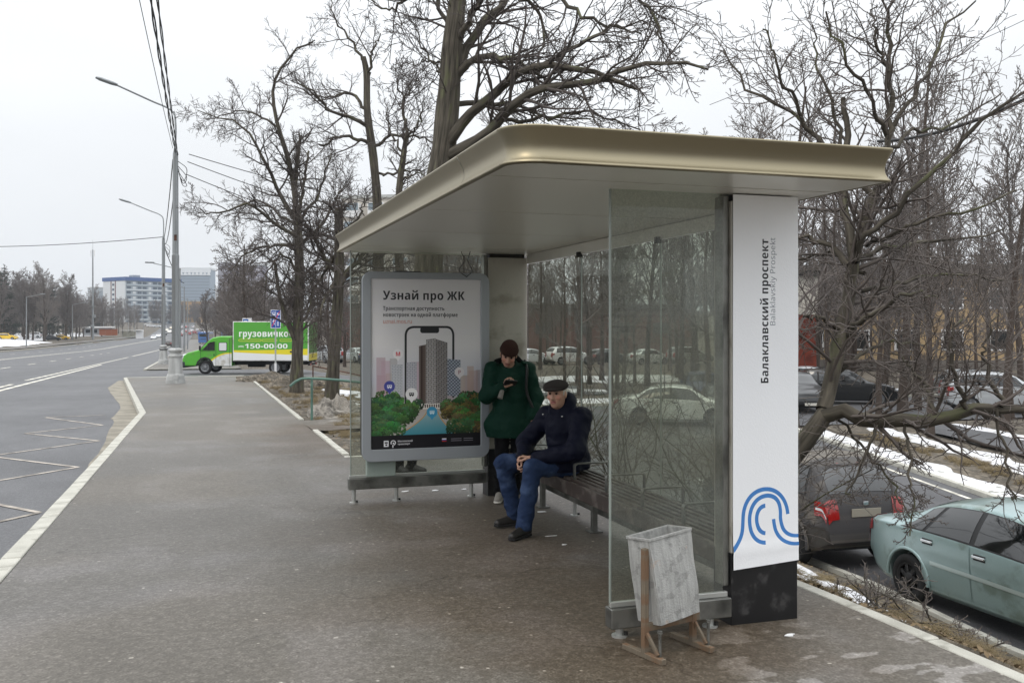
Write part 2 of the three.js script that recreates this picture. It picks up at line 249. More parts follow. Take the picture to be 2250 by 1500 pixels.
// gutters of washed dust along the kerb
strip('gutter_dust', range(-4, 24.25, 0.15), (d) => kerbX(d) - 0.07 - 0.14 * fbm(d * 0.35, 4, 0, 3, 61) - (d > 17 ? (d - 17) * 0.06 : 0), (d) => kerbX(d), 3, (X, d) => g(d) - 0.126, M.dust);
strip('gutter_dust', range(24.25, 47, 0.5), (d) => lerp(-1.88, -3.4, sstep(25, 44, d)) - 0.2 * fbm(d * 0.25, 4, 0, 3, 63), (d) => kerbX(d), 3, (X, d) => g(d) - 0.126, M.dust);

// kerbs laid stone by stone
function kerbRun(name, pts, w, h, len, yTop) {
  const k = structGroup(name); let n = 0;
  for (let i = 0; i < pts.length - 1; i++) {
    const [X0, d0] = pts[i], [X1, d1] = pts[i + 1], L = Math.hypot(X1 - X0, d1 - d0), m = Math.max(1, Math.round(L / len));
    for (let j = 0; j < m; j++) {
      const a = j / m, b = (j + 1) / m, A = V(lerp(X0, X1, a), 0, -lerp(d0, d1, a)), B = V(lerp(X0, X1, b), 0, -lerp(d0, d1, b));
      A.y = yTop(A.x, -A.z); B.y = yTop(B.x, -B.z); const s = B.clone().sub(A), v = n % 3;
      const st = part(numbered('kerb_stone'), kerbGeo(w, h, s.length() - 0.008, v), M.kerb, k); n++;
      st.position.copy(A.add(B).multiplyScalar(0.5)); st.position.y += rr(-0.004, 0.004); st.lookAt(st.position.clone().add(s)); st.rotateZ(rr(-0.012, 0.012)); st.rotateY(rr(-0.004, 0.004));
    }
  }
}
const kgCache = new Map();
function kerbGeo(w, h, L, v) { const key = [w, h, L.toFixed(2), v].join(); if (!kgCache.has(key)) { const q = box(w, h, L, 0, -h / 2, 0, 0.012); const uv = q.attributes.uv; for (let i = 0; i < uv.count; i++) uv.setXY(i, uv.getX(i) + v * 0.37, uv.getY(i) + v * 0.61); kgCache.set(key, q); } return kgCache.get(key); }
kerbRun('kerb', [[-1.49, 1], [-1.4, 8.35], [-1.275, 24.25], [-3.2, 46.9]], 0.15, 0.3, 1, (X, d) => g(d) + 0.012);
kerbRun('kerb', [[-3.2, 46.98], [2.0, 46.98]], 0.15, 0.3, 1, (X, d) => g(d) + 0.02);
kerbRun('kerb', [[2.2, 60.2], [-3.05, 60.2], [-3.05, 170]], 0.16, 0.3, 1.5, (X, d) => g(d) + 0.02);
kerbRun('kerb', [[3.92, 1.5], [3.92, 14.1], [2.0, 14.1]], 0.1, 0.25, 1, (X, d) => g(d) + 0.008);
kerbRun('kerb', [[2.06, 14.3], [2.06, 18.25]], 0.1, 0.25, 1, (X, d) => g(d) + 0.03);
kerbRun('kerb', [[2.06, 20.85], [2.12, 42], [3.6, 46.2]], 0.1, 0.25, 1, (X, d) => g(d) + 0.03);
kerbRun('kerb', [[8.45, 1], [8.6, 8.5], [8.95, 11.2], [9.0, 30]], 0.1, 0.3, 1, () => LOW + 0.03);
kerbRun('kerb', [[15.3, -6], [15.38, 15], [19.8, 29.6]], 0.15, 0.3, 1, () => LOW + 0.1);
kerbRun('kerb', [[8.66, 39.6], [46, 39.6]], 0.15, 0.3, 1.5, () => LOW + 0.12);
kerbRun('kerb', [[-30.5, 120], [-30.5, 235], [-25.3, 330]], 0.2, 0.3, 4, (X, d) => g(d) + 0.05);

// painted road markings
const markG = structGroup('road_markings');
function mark(X0, d0, X1, d1, w, material = M.paint) {
  const L = Math.hypot(X1 - X0, d1 - d0), n = Math.max(1, Math.ceil(L / 4)), px = (d1 - d0) / L * w / 2, pd = -(X1 - X0) / L * w / 2, pos = [], uv = [], idx = [];
  for (let i = 0; i <= n; i++) { const t = i / n, X = lerp(X0, X1, t), d = lerp(d0, d1, t); for (const s of [-1, 1]) { const x = X + px * s, dd = d + pd * s; pos.push(x, g(dd) - 0.124, -dd); uv.push(x, dd); } if (i < n) { const a = i * 2; idx.push(a, a + 1, a + 2, a + 1, a + 3, a + 2); } }
  const q = new THREE.BufferGeometry(); q.setAttribute('position', new THREE.Float32BufferAttribute(pos, 3)); q.setAttribute('uv', new THREE.Float32BufferAttribute(uv, 2)); q.setIndex(idx); q.computeVertexNormals();
  part('line', q, material, markG);
}
mark(-7.0, 22, -7.0, 78, 0.2); mark(-7.5, 40, -7.5, 45, 0.2); mark(-7.6, 49, -7.2, 110, 0.2); mark(-7.2, 116, -6.6, 240, 0.24);
for (let d = 48; d < 150; d += 11) mark(-12.4, d, -12.4, d + 3.6, 0.2);
mark(-17.9, 40, -17.9, 240, 0.22); mark(-18.5, 40, -18.5, 240, 0.22); mark(-17.9, 240, -11, 400, 0.24); mark(-18.5, 240, -11.6, 400, 0.24);
for (let d = 70; d < 260; d += 12) mark(-24, d, -24, d + 4, 0.2);
{ // zigzag of the stop, worn thin
  const z = [[-3.5, 25.3], [-2.0, 22.6], [-3.3, 21.15], [-1.75, 19.1], [-3.2, 17.2], [-1.68, 15.25], [-3.1, 13.4], [-1.63, 11.36], [-3.0, 9.4], [-1.7, 7.4]];
  for (let i = 0; i < z.length - 1; i++) mark(...z[i], ...z[i + 1], 0.07, M.paintOld); mark(-3.5, 25.4, -2.2, 25.6, 0.08, M.paintOld);
}
// service road edge line
{ const q = []; for (let d = 4; d < 22; d += 3) q.push(box(0.1, 0.004, 2.98, 14.9 + bend(d + 1.5), LOW + 0.007, -d - 1.5, 0, [0, -Math.atan(d + 1.5 > 15 ? 0.3 : 0), 0])); part('line', merge(q), M.paint, markG).userData.kind = 'structure'; }
// ---------------------------------------------------------------- bus shelter
const CEIL = 2.54;
const sh = thing('bus_shelter', 'glass bus shelter with gold edged flat roof and white name banner', 'bus shelter', [0, 0, 0]);
{
  const X0 = 1.385, X1 = 3.57, d0 = 4.3, d1 = 10.36;
  // outline of the roof seen from above, with outward normals; rounded corners
  function corner(cx, cd, r, a0, a1, n) { const o = []; for (let i = 0; i <= n; i++) { const a = lerp(a0, a1, i / n); o.push([cx + r * Math.cos(a), cd + r * Math.sin(a), Math.cos(a), Math.sin(a)]); } return o; }
  const P = Math.PI, rA = 0.17, rB = 0.04;
  const nearPath = [...corner(X0 + rA, d0 + rA, rA, P, 1.5 * P, 14), ...corner(X1 - rB, d0 + rB, rB, 1.5 * P, 2 * P, 6), [X1, d0 + 0.35, 1, 0]];
  const frontPath = [[X0, d1 - rB, -1, 0], [X0, d0 + rA, -1, 0]];
  const backPath = [[X1, d0 + 0.35, 1, 0], ...corner(X1 - rB, d1 - rB, rB, 0, 0.5 * P, 5), ...corner(X0 + rB, d1 - rB, rB, 0.5 * P, P, 5)];
  const prof = [[-0.03, 0], [-0.006, 0.001], [0, 0.008]]; for (let i = 1; i <= 14; i++) { const t = i / 14; prof.push([-0.038 * Math.sin(P * Math.min(1, t ** 0.8)) + 0.012 * t, 0.008 + 0.165 * t]); } prof.push([0.008, 0.181], [-0.02, 0.184]);
  function sweep(path) {
    const pos = [], uv = [], idx = []; let s = 0;
    path.forEach((q, i) => { if (i) s += Math.hypot(q[0] - path[i - 1][0], q[1] - path[i - 1][1]); prof.forEach((r, j) => { pos.push(q[0] + q[2] * r[0], CEIL + r[1], -(q[1] + q[3] * r[0])); uv.push(s, r[1] + 0 * j); }); });
    const m = prof.length; for (let i = 0; i < path.length - 1; i++) for (let j = 0; j < m - 1; j++) { const a = i * m + j, b = a + m; idx.push(a, a + 1, b, b, a + 1, b + 1); }
    const q = new THREE.BufferGeometry(); q.setAttribute('position', new THREE.Float32BufferAttribute(pos, 3)); q.setAttribute('uv', new THREE.Float32BufferAttribute(uv, 2)); q.setIndex(idx); q.computeVertexNormals(); return q;
  }
  const dense = (path) => { const o = []; for (let i = 0; i < path.length - 1; i++) { const L = Math.hypot(path[i + 1][0] - path[i][0], path[i + 1][1] - path[i][1]), n = Math.max(1, Math.ceil(L / 0.4)); for (let k = 0; k < n; k++) o.push(path[i].map((v, q) => lerp(v, path[i + 1][q], k / n))); } o.push(path[path.length - 1]); return o; };
  part('roof_edge', sweep(dense(nearPath)), M.gold, sh, 'gold metal roof edge over the banner');
  part('roof_edge', sweep(dense([[X0, d1 - rB, -1, 0], [X0, 5.24, -1, 0]])), M.gold, sh, 'long metal roof edge along the kerb side');
  part('roof_edge', sweep(dense([[X0, 5.234, -1, 0], [X0, d0 + rA, -1, 0]])), M.gold, sh, 'short metal roof edge at the near corner');
  part('roof_edge', sweep(dense(backPath)), M.gold, sh);
  const slab = (in_, a, b, h, y) => { const x0 = X0 + in_, x1 = X1 - in_, s = new THREE.Shape(), r = a < d0 + 0.1 ? rA : 0.001; s.moveTo(x0 + r, a); s.lineTo(x1, a); s.lineTo(x1, b); s.lineTo(x0, b); s.lineTo(x0, a + r); if (r > 0.01) s.absarc(x0 + r, a + r, r, P, 1.5 * P); const q = extrude(s, h); q.rotateX(-Math.PI / 2); q.translate(0, y, 0); const m = new THREE.Matrix4().makeScale(1, 1, 1); return metric(q.applyMatrix4(m)); };
  part('roof_top', slab(0.03, d0 + 0.03, d1 - 0.03, 0.03, CEIL + 0.155), M.alu, sh);
  const js = [d0 + 0.03, 4.77, 6.3, 7.83, 9.36, d1 - 0.03];
  for (let i = 0; i < 5; i++) part('ceiling_panel', slab(0.03, js[i] + 0.01, js[i + 1] - 0.01, 0.02, CEIL + 0.002), M.ceil, sh);
  part('ceiling_backing', box(X1 - X0 - 0.4, 0.02, d1 - d0 - 0.4, (X0 + X1) / 2, CEIL + 0.04, -(d0 + d1) / 2), M.dark, sh);
}
const ND = 4.98, FD = 10.0, BX = 3.43; // near end, far end, back wall
function pillar(d, sgn, parent) {
  const z = -(d + sgn * 0.11);
  part('pillar', box(0.45, 2.5 - 0.42, 0.2, 3.205, 0.42 + 1.04, z, 0.008), M.pillar, parent);
  part('pillar_top', box(0.4, 0.04, 0.16, 3.205, 2.52, z), M.dark, parent);
  const gy = g(d); part('pillar_base', box(0.456, 0.42 - gy + 0.03, 0.206, 3.205, (0.42 + gy - 0.03) / 2, z, 0.006), M.blackBase, parent, 'black painted foot of the pillar');
  part('pillar_frame', box(0.035, 2.3, 0.1, 2.957, 1.38, z + 0.03, 0.004), M.steel, parent);
}
pillar(ND, 1, sh); pillar(FD, 1, sh);
// banner with the name of the stop on the near pillar: flat print
const bannerT = canvasTex(440, 2048, (c, W, H) => {
  c.fillStyle = '#f3f4f6'; c.fillRect(0, 0, W, H); c.fillStyle = '#1b1c20'; c.textBaseline = 'alphabetic';
  const S = H / 2.2; // px per metre
  const put = (txt, font, x, yBot, lenPx, col) => { c.save(); c.translate(x, yBot); c.rotate(-Math.PI / 2); c.font = font; c.fillStyle = col; const w = c.measureText(txt).width; c.scale(lenPx / w, 1); c.fillText(txt, 0, 0); c.restore(); };
  put('Балаклавский проспект', 'bold 72px sans-serif', 0.535 * W, 0.508 * H, 0.392 * H, '#18191d');
  put('Balaklavskiy Prospekt', "48px sans-serif", 0.642 * W, 0.352 * H, 0.24 * H, '#8b8f96');
  // wave emblem: three nested arcs in blue
  c.strokeStyle = '#3f7dc1'; c.lineWidth = 23; const ox = 0.515 * W, oy = 0.867 * H, k = W / 560;
  const line = (f) => { c.beginPath(); f(); c.stroke(); };
  line(() => { c.moveTo(-8, oy + 215 * k); c.bezierCurveTo(90 * k, oy + 130 * k, 80 * k, oy + 60 * k, 85 * k, oy); c.bezierCurveTo(95 * k, oy - 260 * k, 445 * k, oy - 260 * k, 470 * k, oy - 10 * k); });
  line(() => { c.moveTo(ox - 15 * k, oy + 178 * k); c.bezierCurveTo(95 * k, oy + 170 * k, 90 * k, oy - 145 * k, ox, oy - 150 * k); c.bezierCurveTo(420 * k, oy - 145 * k, 405 * k, oy - 20 * k, 405 * k, oy + 10 * k); c.bezierCurveTo(415 * k, oy + 110 * k, 480 * k, oy + 150 * k, W, oy + 150 * k); });
  line(() => { c.moveTo(ox - 15 * k, oy + 108 * k); c.bezierCurveTo(175 * k, oy + 95 * k, 175 * k, oy - 75 * k, ox - 15 * k, oy - 80 * k); });
  line(() => { c.moveTo(345 * k, oy + 18 * k); c.bezierCurveTo(355 * k, oy + 140 * k, 440 * k, oy + 215 * k, W, oy + 215 * k); });
});
{
  const b = new THREE.PlaneGeometry(0.446, 2.2, 12, 60), p = b.attributes.position;
  for (let i = 0; i < p.count; i++) { const x = p.getX(i), y = p.getY(i), lowk = sstep(-0.85, -1.1, y); p.setZ(i, 0.004 * noise2(x * 6 + 4, y * 3 + 9, 0, 3) + 0.012 * sstep(-0.955, -0.975, y) * sstep(-1.0, -0.98, y) + 0.006 * lowk); if (lowk > 0) p.setY(i, y + lowk * 0.045 * (x + 0.22) * 1.4 - 0.006); }
  b.computeVertexNormals(); b.translate(3.205, 0.335 + 1.1, -ND + 0.004);
  part('name_banner', b, mat(0xffffff, 0.55, 0, { map: bannerT, side: THREE.DoubleSide, bumpMap: bmp(2, 8), bumpScale: 0.0008 }), sh, 'white banner with the stop name and a blue wave');
}
// glass: end panes, three panes at the back
const pane = (w, h, x, y, z, along) => { const q = new THREE.PlaneGeometry(w, h); if (along) q.rotateY(Math.PI / 2); q.translate(x, y, z); return metric(q); };
part('glass_pane', pane(2.935 - 2.215, CEIL - 0.19, (2.935 + 2.215) / 2, (CEIL + 0.19) / 2, -ND - 0.03), M.glass, sh, 'near end pane behind the litter bin');
part('glass_edge', box(0.012, CEIL - 0.19, 0.014, 2.212, (CEIL + 0.19) / 2, -ND - 0.03, 0.003), M.glassEdge, sh);
part('glass_pane', pane(2.94 - 1.5, CEIL - 0.19, 2.22, (CEIL + 0.19) / 2, -FD - 0.05), M.glass, sh, 'far end pane behind the advert case');
part('glass_edge', box(0.012, CEIL - 0.19, 0.014, 1.497, (CEIL + 0.19) / 2, -FD - 0.05, 0.003), M.glassEdge, sh);
for (const [a, b] of [[5.2, 6.78], [6.8, 8.42], [8.44, 9.97]]) part('glass_pane', pane(b - a, 2.43 - 0.16, BX, 1.295, -(a + b) / 2, true), M.glass, sh);
for (const d of [6.79, 8.43]) { part('glass_joint', box(0.012, 2.27, 0.012, BX, 1.295, -d, 0.003), M.glassEdge, sh); part('pane_clip', box(0.05, 0.05, 0.04, BX - 0.025, 2.43, -d, 0.006), M.dark, sh); }
part('back_rail', box(0.05, 0.1, 4.8, BX + 0.01, 2.487, -7.59, 0.004), M.ceil, sh);
part('base_beam', box(0.06, 0.09, 4.8, BX, 0.115, -7.59, 0.006), M.steel, sh);
// low beams under the end panes, legs
function endBeam(xa, xb, d) {
  part('base_beam', box(xb - xa, 0.115, 0.09, (xa + xb) / 2, 0.112, -d - 0.03, 0.008), M.steel, sh);
  part('glass_channel', box(xb - xa - 0.02, 0.03, 0.03, (xa + xb) / 2, 0.185, -d - 0.03, 0.004), M.alu, sh);
}
endBeam(2.2, 2.97, ND); endBeam(1.47, 2.96, FD + 0.02);
for (const [x, d] of [[2.27, ND + 0.03], [2.85, ND + 0.03], [1.53, FD + 0.05], [1.98, FD + 0.05], [2.8, FD + 0.05], [BX, 5.5], [BX, 7.0], [BX, 8.6]]) {
  const gy = g(d); part('leg', merge([cyl(0.022, 0.022, 0.07 - gy + 0.01, x, gy - 0.005, -d, 12), cyl(0.045, 0.045, 0.012, x, gy, -d, 12)]), M.alu, sh);
  part('bolt', cyl(0.012, 0.012, 0.02, x + 0.03, gy + 0.012, -d + 0.02, 6), M.dark, sh);
}
// two loose wires hanging from the ceiling
for (const [x, s] of [[2.62, 1], [2.72, -1]]) part('loose_wire', tubeG([V(x, CEIL, -9.8), V(x + 0.03 * s, CEIL - 0.1, -9.78), V(x - 0.02 * s, CEIL - 0.2, -9.8), V(x + 0.05 * s, CEIL - 0.27, -9.76)], 0.004, 5), M.cable, sh);

// ---------------------------------------------------------------- advert case and its poster (flat print)
const posterT = canvasTex(1024, 1560, (c, W, H) => {
  let gr = c.createLinearGradient(0, 0, 0, H * 0.8); gr.addColorStop(0, '#e6e4e6'); gr.addColorStop(0.5, '#e9e7e8'); gr.addColorStop(0.75, '#cfd0da'); gr.addColorStop(1, '#b9b4b0'); c.fillStyle = gr; c.fillRect(0, 0, W, H);
  const fit = (t, x, y, w, font, col) => { c.font = font; c.fillStyle = col; c.save(); c.translate(x, y); c.scale(w / c.measureText(t).width, 1); c.fillText(t, 0, 0); c.restore(); };
  fit('Узнай про ЖК', 110, 195, 760, 'bold 112px sans-serif', '#2b2a30');
  fit('Транспортная доступность', 110, 292, 570, 'bold 50px sans-serif', '#2f2e34'); fit('новостроек на одной платформе', 110, 350, 695, 'bold 50px sans-serif', '#2f2e34'); fit('uznai.mos.ru', 110, 412, 268, '50px sans-serif', '#c46a4c');
  reseed(31);
  // hazy towers far off
  for (let i = 0; i < 22; i++) { const x = rr(-20, W), w = rr(40, 90), y = rr(720, 920); c.fillStyle = `rgba(${170 + rr(0, 30)},${150 + rr(0, 30)},${150 + rr(0, 30)},0.55)`; c.fillRect(x, y, w, 1150 - y); }
  // phone frame behind the tower
  c.strokeStyle = '#26272c'; c.lineWidth = 20; c.beginPath(); c.moveTo(318, 1150); c.lineTo(318, 530); c.quadraticCurveTo(318, 445, 400, 445); c.lineTo(690, 445); c.quadraticCurveTo(762, 445, 762, 530); c.lineTo(762, 1100); c.stroke();
  c.fillStyle = '#26272c'; c.beginPath(); c.roundRect(452, 445, 176, 56, 22); c.fill();
  const tower = (x, y, w, h, skew, wall, win, nx, ny) => { c.save(); c.transform(1, skew, 0, 1, x, y); c.fillStyle = wall; c.fillRect(0, 0, w, h); for (let j = 0; j < ny; j++) for (let i = 0; i < nx; i++) { c.fillStyle = win[(i * 7 + j * 3) % win.length]; c.fillRect((i + 0.2) * w / nx, (j + 0.18) * h / ny, w / nx * 0.62, h / ny * 0.62); } c.restore(); };
  tower(190, 790, 100, 320, -0.04, '#cfd0d4', ['#8e93a0', '#a9adb8'], 7, 22); tower(325, 770, 95, 340, -0.05, '#cfcdd2', ['#7f8598', '#9ba1b0'], 6, 20); tower(705, 740, 125, 340, 0.1, '#7e8492', ['#c9d3df', '#5c6374'], 8, 22);
  tower(440, 620, 66, 560, -0.2, '#54433f', ['#8f8680', '#352b2a', '#6e625c'], 4, 30); tower(506, 560, 90, 640, -0.14, '#c3bdb9', ['#3f4049', '#5a5d68', '#33343c', '#7c7f8a'], 6, 34); tower(596, 555, 110, 660, 0.32, '#9f9894', ['#3a3b44', '#53565f', '#2b2c33', '#6d7079'], 7, 34);
  c.fillStyle = '#bdb3ac'; c.fillRect(0, 1190, W, 40);
  c.fillStyle = '#e9e4de'; c.fillRect(420, 1150, 300, 50); c.fillStyle = '#5a4f4a'; for (let i = 0; i < 14; i++) c.fillRect(430 + i * 21, 1158, 12, 30);
  // river and its banks
  gr = c.createLinearGradient(0, 1230, 0, 1440); gr.addColorStop(0, '#9db9c0'); gr.addColorStop(1, '#3f8ea0'); c.fillStyle = gr; c.beginPath(); c.moveTo(520, 1225); c.bezierCurveTo(490, 1290, 380, 1370, 230, 1440); c.lineTo(780, 1440); c.bezierCurveTo(680, 1360, 630, 1290, 610, 1225); c.fill();
  c.strokeStyle = '#c79a5c'; c.lineWidth = 9; c.beginPath(); c.moveTo(515, 1225); c.bezierCurveTo(485, 1290, 375, 1370, 222, 1440); c.moveTo(615, 1225); c.bezierCurveTo(636, 1290, 690, 1360, 790, 1440); c.stroke();
  const bush = (x, y, r, h, s, l) => { for (let i = 0; i < 90; i++) { const a = rr(0, 6.28), k = r * Math.sqrt(rnd()), sy = Math.sin(a) * k / r; c.fillStyle = `hsl(${h + rr(-8, 8)},${s + rr(-6, 4)}%,${l + rr(-3, 4) - sy * 10}%)`; c.beginPath(); c.arc(x + Math.cos(a) * k, y + sy * r * 0.8, r * rr(0.07, 0.16), 0, 7); c.fill(); } };
  const bank = (fn, x0, x1, n) => { for (let i = 0; i < n; i++) { const y = lerp(1090, 1420, i / n) + rr(-20, 20), x = rr(x0, x1); if (fn(x, y)) { const autumn = x > 640 && rnd() < 0.4; bush(x, y, rr(40, 78), autumn ? rr(36, 50) : rr(92, 138), rr(22, 40), rr(18, 34)); } } };
  bank((x, y) => x < 400 - (y - 1225) * 0.8 && (y > 1150 || x < 250), -10, 470, 150); bank((x, y) => x > 700 + (y - 1230) * 0.25 && (y > 1150 || x > 840), 600, W + 10, 130);
  for (const [x, y, r, col, ic, t] of [[248, 690, 46, '#f1eef0', '#d2303a', 'M'], [170, 985, 50, '#4a4fa0', '#e8e8f4', ''], [372, 1060, 56, '#f3f2f3', '#333', ''], [820, 865, 46, '#e6e2e4', '#b0898d', 'P'], [562, 1230, 50, '#3f9cc6', '#d8eef6', '']]) {
    c.fillStyle = col; c.beginPath(); c.arc(x, y, r, 0, 7); c.fill(); c.beginPath(); c.moveTo(x - r * 0.6, y + r * 0.6); c.lineTo(x, y + r * 1.45); c.lineTo(x + r * 0.6, y + r * 0.6); c.fill();
    if (t) { c.fillStyle = ic; c.font = 'bold 52px sans-serif'; c.textAlign = 'center'; c.fillText(t, x, y + 19); c.textAlign = 'left'; } else { c.fillStyle = ic; c.fillRect(x - 22, y - 14, 44, 26); c.fillStyle = col; c.fillRect(x - 15, y - 8, 12, 8); c.fillRect(x + 3, y - 8, 12, 8); c.fillStyle = ic; c.beginPath(); c.arc(x - 11, y + 15, 6, 0, 7); c.arc(x + 11, y + 15, 6, 0, 7); c.fill(); }
  }
  c.fillStyle = '#16141b'; c.fillRect(0, 1432, W, H - 1432);
  c.fillStyle = '#e9e9ee'; c.fillRect(118, 1478, 44, 56); c.fillStyle = '#16141b'; c.fillRect(126, 1490, 28, 14); c.fillRect(132, 1510, 18, 14); c.strokeStyle = '#e9e9ee'; c.lineWidth = 9; c.beginPath(); c.arc(204, 1500, 20, 2.5, 7.6); c.stroke(); c.fillStyle = '#e9e9ee'; c.beginPath(); c.arc(206, 1504, 8, 0, 7); c.fill(); c.fillRect(196, 1518, 10, 26);
  c.font = 'bold 22px sans-serif'; c.fillText('Московский', 244, 1494); c.fillText('транспорт', 244, 1520); c.fillStyle = '#fff'; c.fillRect(655, 1476, 42, 10); c.fillStyle = '#2c4aa0'; c.fillRect(655, 1486, 42, 10); c.fillStyle = '#c0322c'; c.fillRect(655, 1496, 42, 10);
  c.fillStyle = '#9a98a2'; for (let i = 0; i < 2; i++) { c.fillRect(740, 1480 + i * 18, 100, 5); c.fillRect(860, 1480 + i * 18, 90, 5); }
});
{
  const ad = thing('advert_case', 'grey framed advert case with a poster of a tower and phone', 'advert display', [2.26, 0.36, -9.93]);
  const fw = 1.36, fh = 1.955, hole = roundRect(-0.585, 0.125, 0.585, 1.885, 0.012), sp = roundRect(-fw / 2, 0, fw / 2, fh, 0.1);
  part('casing', extrude(roundRect(-fw / 2 + 0.004, 0.004, fw / 2 - 0.004, fh - 0.004, 0.1), 0.1, 0.008).translate(0, 0, -0.03), M.dark, ad, 'dark side of the case');
  sp.holes.push(new THREE.Path(hole.getPoints(8)));
  part('front_frame', extrude(sp, 0.02, 0.006).translate(0, 0, 0.078), phys(0xa3a8ae, 0.35, 0.25, { clearcoat: 0.3 }), ad);
  const ps = new THREE.PlaneGeometry(1.176, 1.77); ps.translate(0, 1.005, 0.086); part('poster', ps, mat(0xffffff, 0.35, 0, { map: posterT }), ad);
  part('hinge', box(0.3, 0.012, 0.03, -0.2, fh + 0.006, 0.04, 0.003), M.dark, ad);
  part('stand', box(0.3, 0.2, 0.08, -0.47, -0.06, 0, 0.006), mat(0x8f9b94, 0.5), ad);
}
// ---------------------------------------------------------------- bench
{
  const b = thing('bench', 'long slatted metal bench with flat armrests along the back glass', 'bench', [3.2, 0, -7.2]);
  const L = 4.3, z0 = 2.05 - L / 2;
  for (let i = 0; i < 6; i++) part('seat_slat', box(0.042, 0.03, L, -0.15 + i * 0.066, 0.435, z0 - 0.0, 0.008), M.slat, b);
  part('front_board', box(0.03, 0.12, L, -0.192, 0.375, z0, 0.006), M.slat, b);
  part('back_board', box(0.03, 0.1, L, 0.225, 0.37, z0, 0.006), M.slat, b);
  for (const d of [5.25, 6.45, 7.82, 9.15]) { const gy = g(d); part('cross_bar', box(0.4, 0.05, 0.05, 0.015, 0.395, 7.2 - d, 0.005), M.steel, b); part('leg', merge([box(0.05, 0.38 - gy, 0.05, 0.1, (0.38 + gy) / 2, 7.2 - d, 0.006), box(0.12, 0.012, 0.12, 0.1, gy + 0.006, 7.2 - d, 0.003)]), M.steel, b); }
  for (const d of [5.71, 6.33, 6.98, 7.66, 8.32, 8.96]) {
    const pts = [], w = 0.17, h = 0.135, r = 0.025; for (const [x, y] of [[-w, 0], [-w, h - r], [-w + r * 0.3, h - r * 0.3], [-w + r, h], [w - r, h], [w - r * 0.3, h - r * 0.3], [w, h - r], [w, 0]]) pts.push([x, y]);
    const inner = pts.map(([x, y]) => [x * (1 - 0.01 / w), y - (y > h - r ? 0.01 : 0)]).reverse();
    part('armrest', extrude(poly([...pts, ...inner]), 0.04, 0).translate(0.015, 0.452, 7.2 - d - 0.02), M.steel, b);
  }
}
// ---------------------------------------------------------------- litter bin on its own stand
{
  const b = thing('litter_bin', 'dented grey metal litter bin leaning on a rusty wooden stand', 'litter bin', [2.43, g(4.75), -4.73], 0.27);
  const w = 0.3, dp = 0.18, h = 0.455, t = 0.008, bin = new THREE.Group(); bin.name = 'bin_body'; b.add(bin);
  const tilt = (q) => { q.rotateZ(0.085); q.rotateX(-0.09); q.translate(0.012, 0.18, 0); return q; };
  const dent = (q) => { const p = q.attributes.position; for (let i = 0; i < p.count; i++) { const x = p.getX(i), y = p.getY(i), z = p.getZ(i), k = 0.006 * (noise3(x * 9 + 3, y * 7, z * 9) - 0.5) * 2; p.setXYZ(i, x + k, y, z + k); } q.computeVertexNormals(); return q; };
  const wall = (ww, hh, dd, x, y, z) => dent(metric(new THREE.BoxGeometry(ww, hh, dd, ww > 0.05 ? 14 : 1, 18, dd > 0.05 ? 8 : 1).translate(x, y, z)));
  const body = part('bin_body', tilt(merge([wall(w, h, t, 0, h / 2, dp / 2), wall(w, h, t, 0, h / 2, -dp / 2), wall(t, h, dp - t, -w / 2, h / 2, 0), wall(t, h, dp - t, w / 2, h / 2, 0), wall(w, t, dp, 0, t / 2, 0)])), M.zinc, b);
  b.remove(bin);
  part('rim', tilt(merge([box(w + 0.012, 0.016, 0.01, 0, h - 0.002, dp / 2 + 0.003, 0.003), box(w + 0.012, 0.016, 0.01, 0, h - 0.002, -dp / 2 - 0.003, 0.003), box(0.01, 0.016, dp, -w / 2 - 0.003, h - 0.002, 0, 0.003), box(0.01, 0.016, dp, w / 2 + 0.003, h - 0.002, 0, 0.003)])), M.zinc, body);
  for (const [x, lean, hh] of [[-0.19, 0.03, 0.56], [0.16, -0.05, 0.22]]) {
    part('post', box(0.035, hh, 0.03, 0, hh / 2, 0, 0.004).rotateZ(-lean * 0).translate(x, 0.02, 0.03), M.wood, b);
    part('foot', box(0.035, 0.03, 0.32, x, 0.016, 0.02, 0.004), M.wood, b);
    part('brace', box(0.016, 0.13, 0.02, 0, 0, 0, 0.003).rotateX(-0.75).translate(x, 0.085, 0.09), M.wood, b);
    part('bolt', merge([cyl(0.008, 0.008, 0.12, x + 0.012, 0.03, 0.135, 8), cyl(0.014, 0.014, 0.016, x + 0.012, 0.15, 0.135, 6)]), M.steel, b);
  }
  part('crossbar', box(0.38, 0.045, 0.025, 0.012, 0.16, 0.03, 0.004), M.wood, b);
}
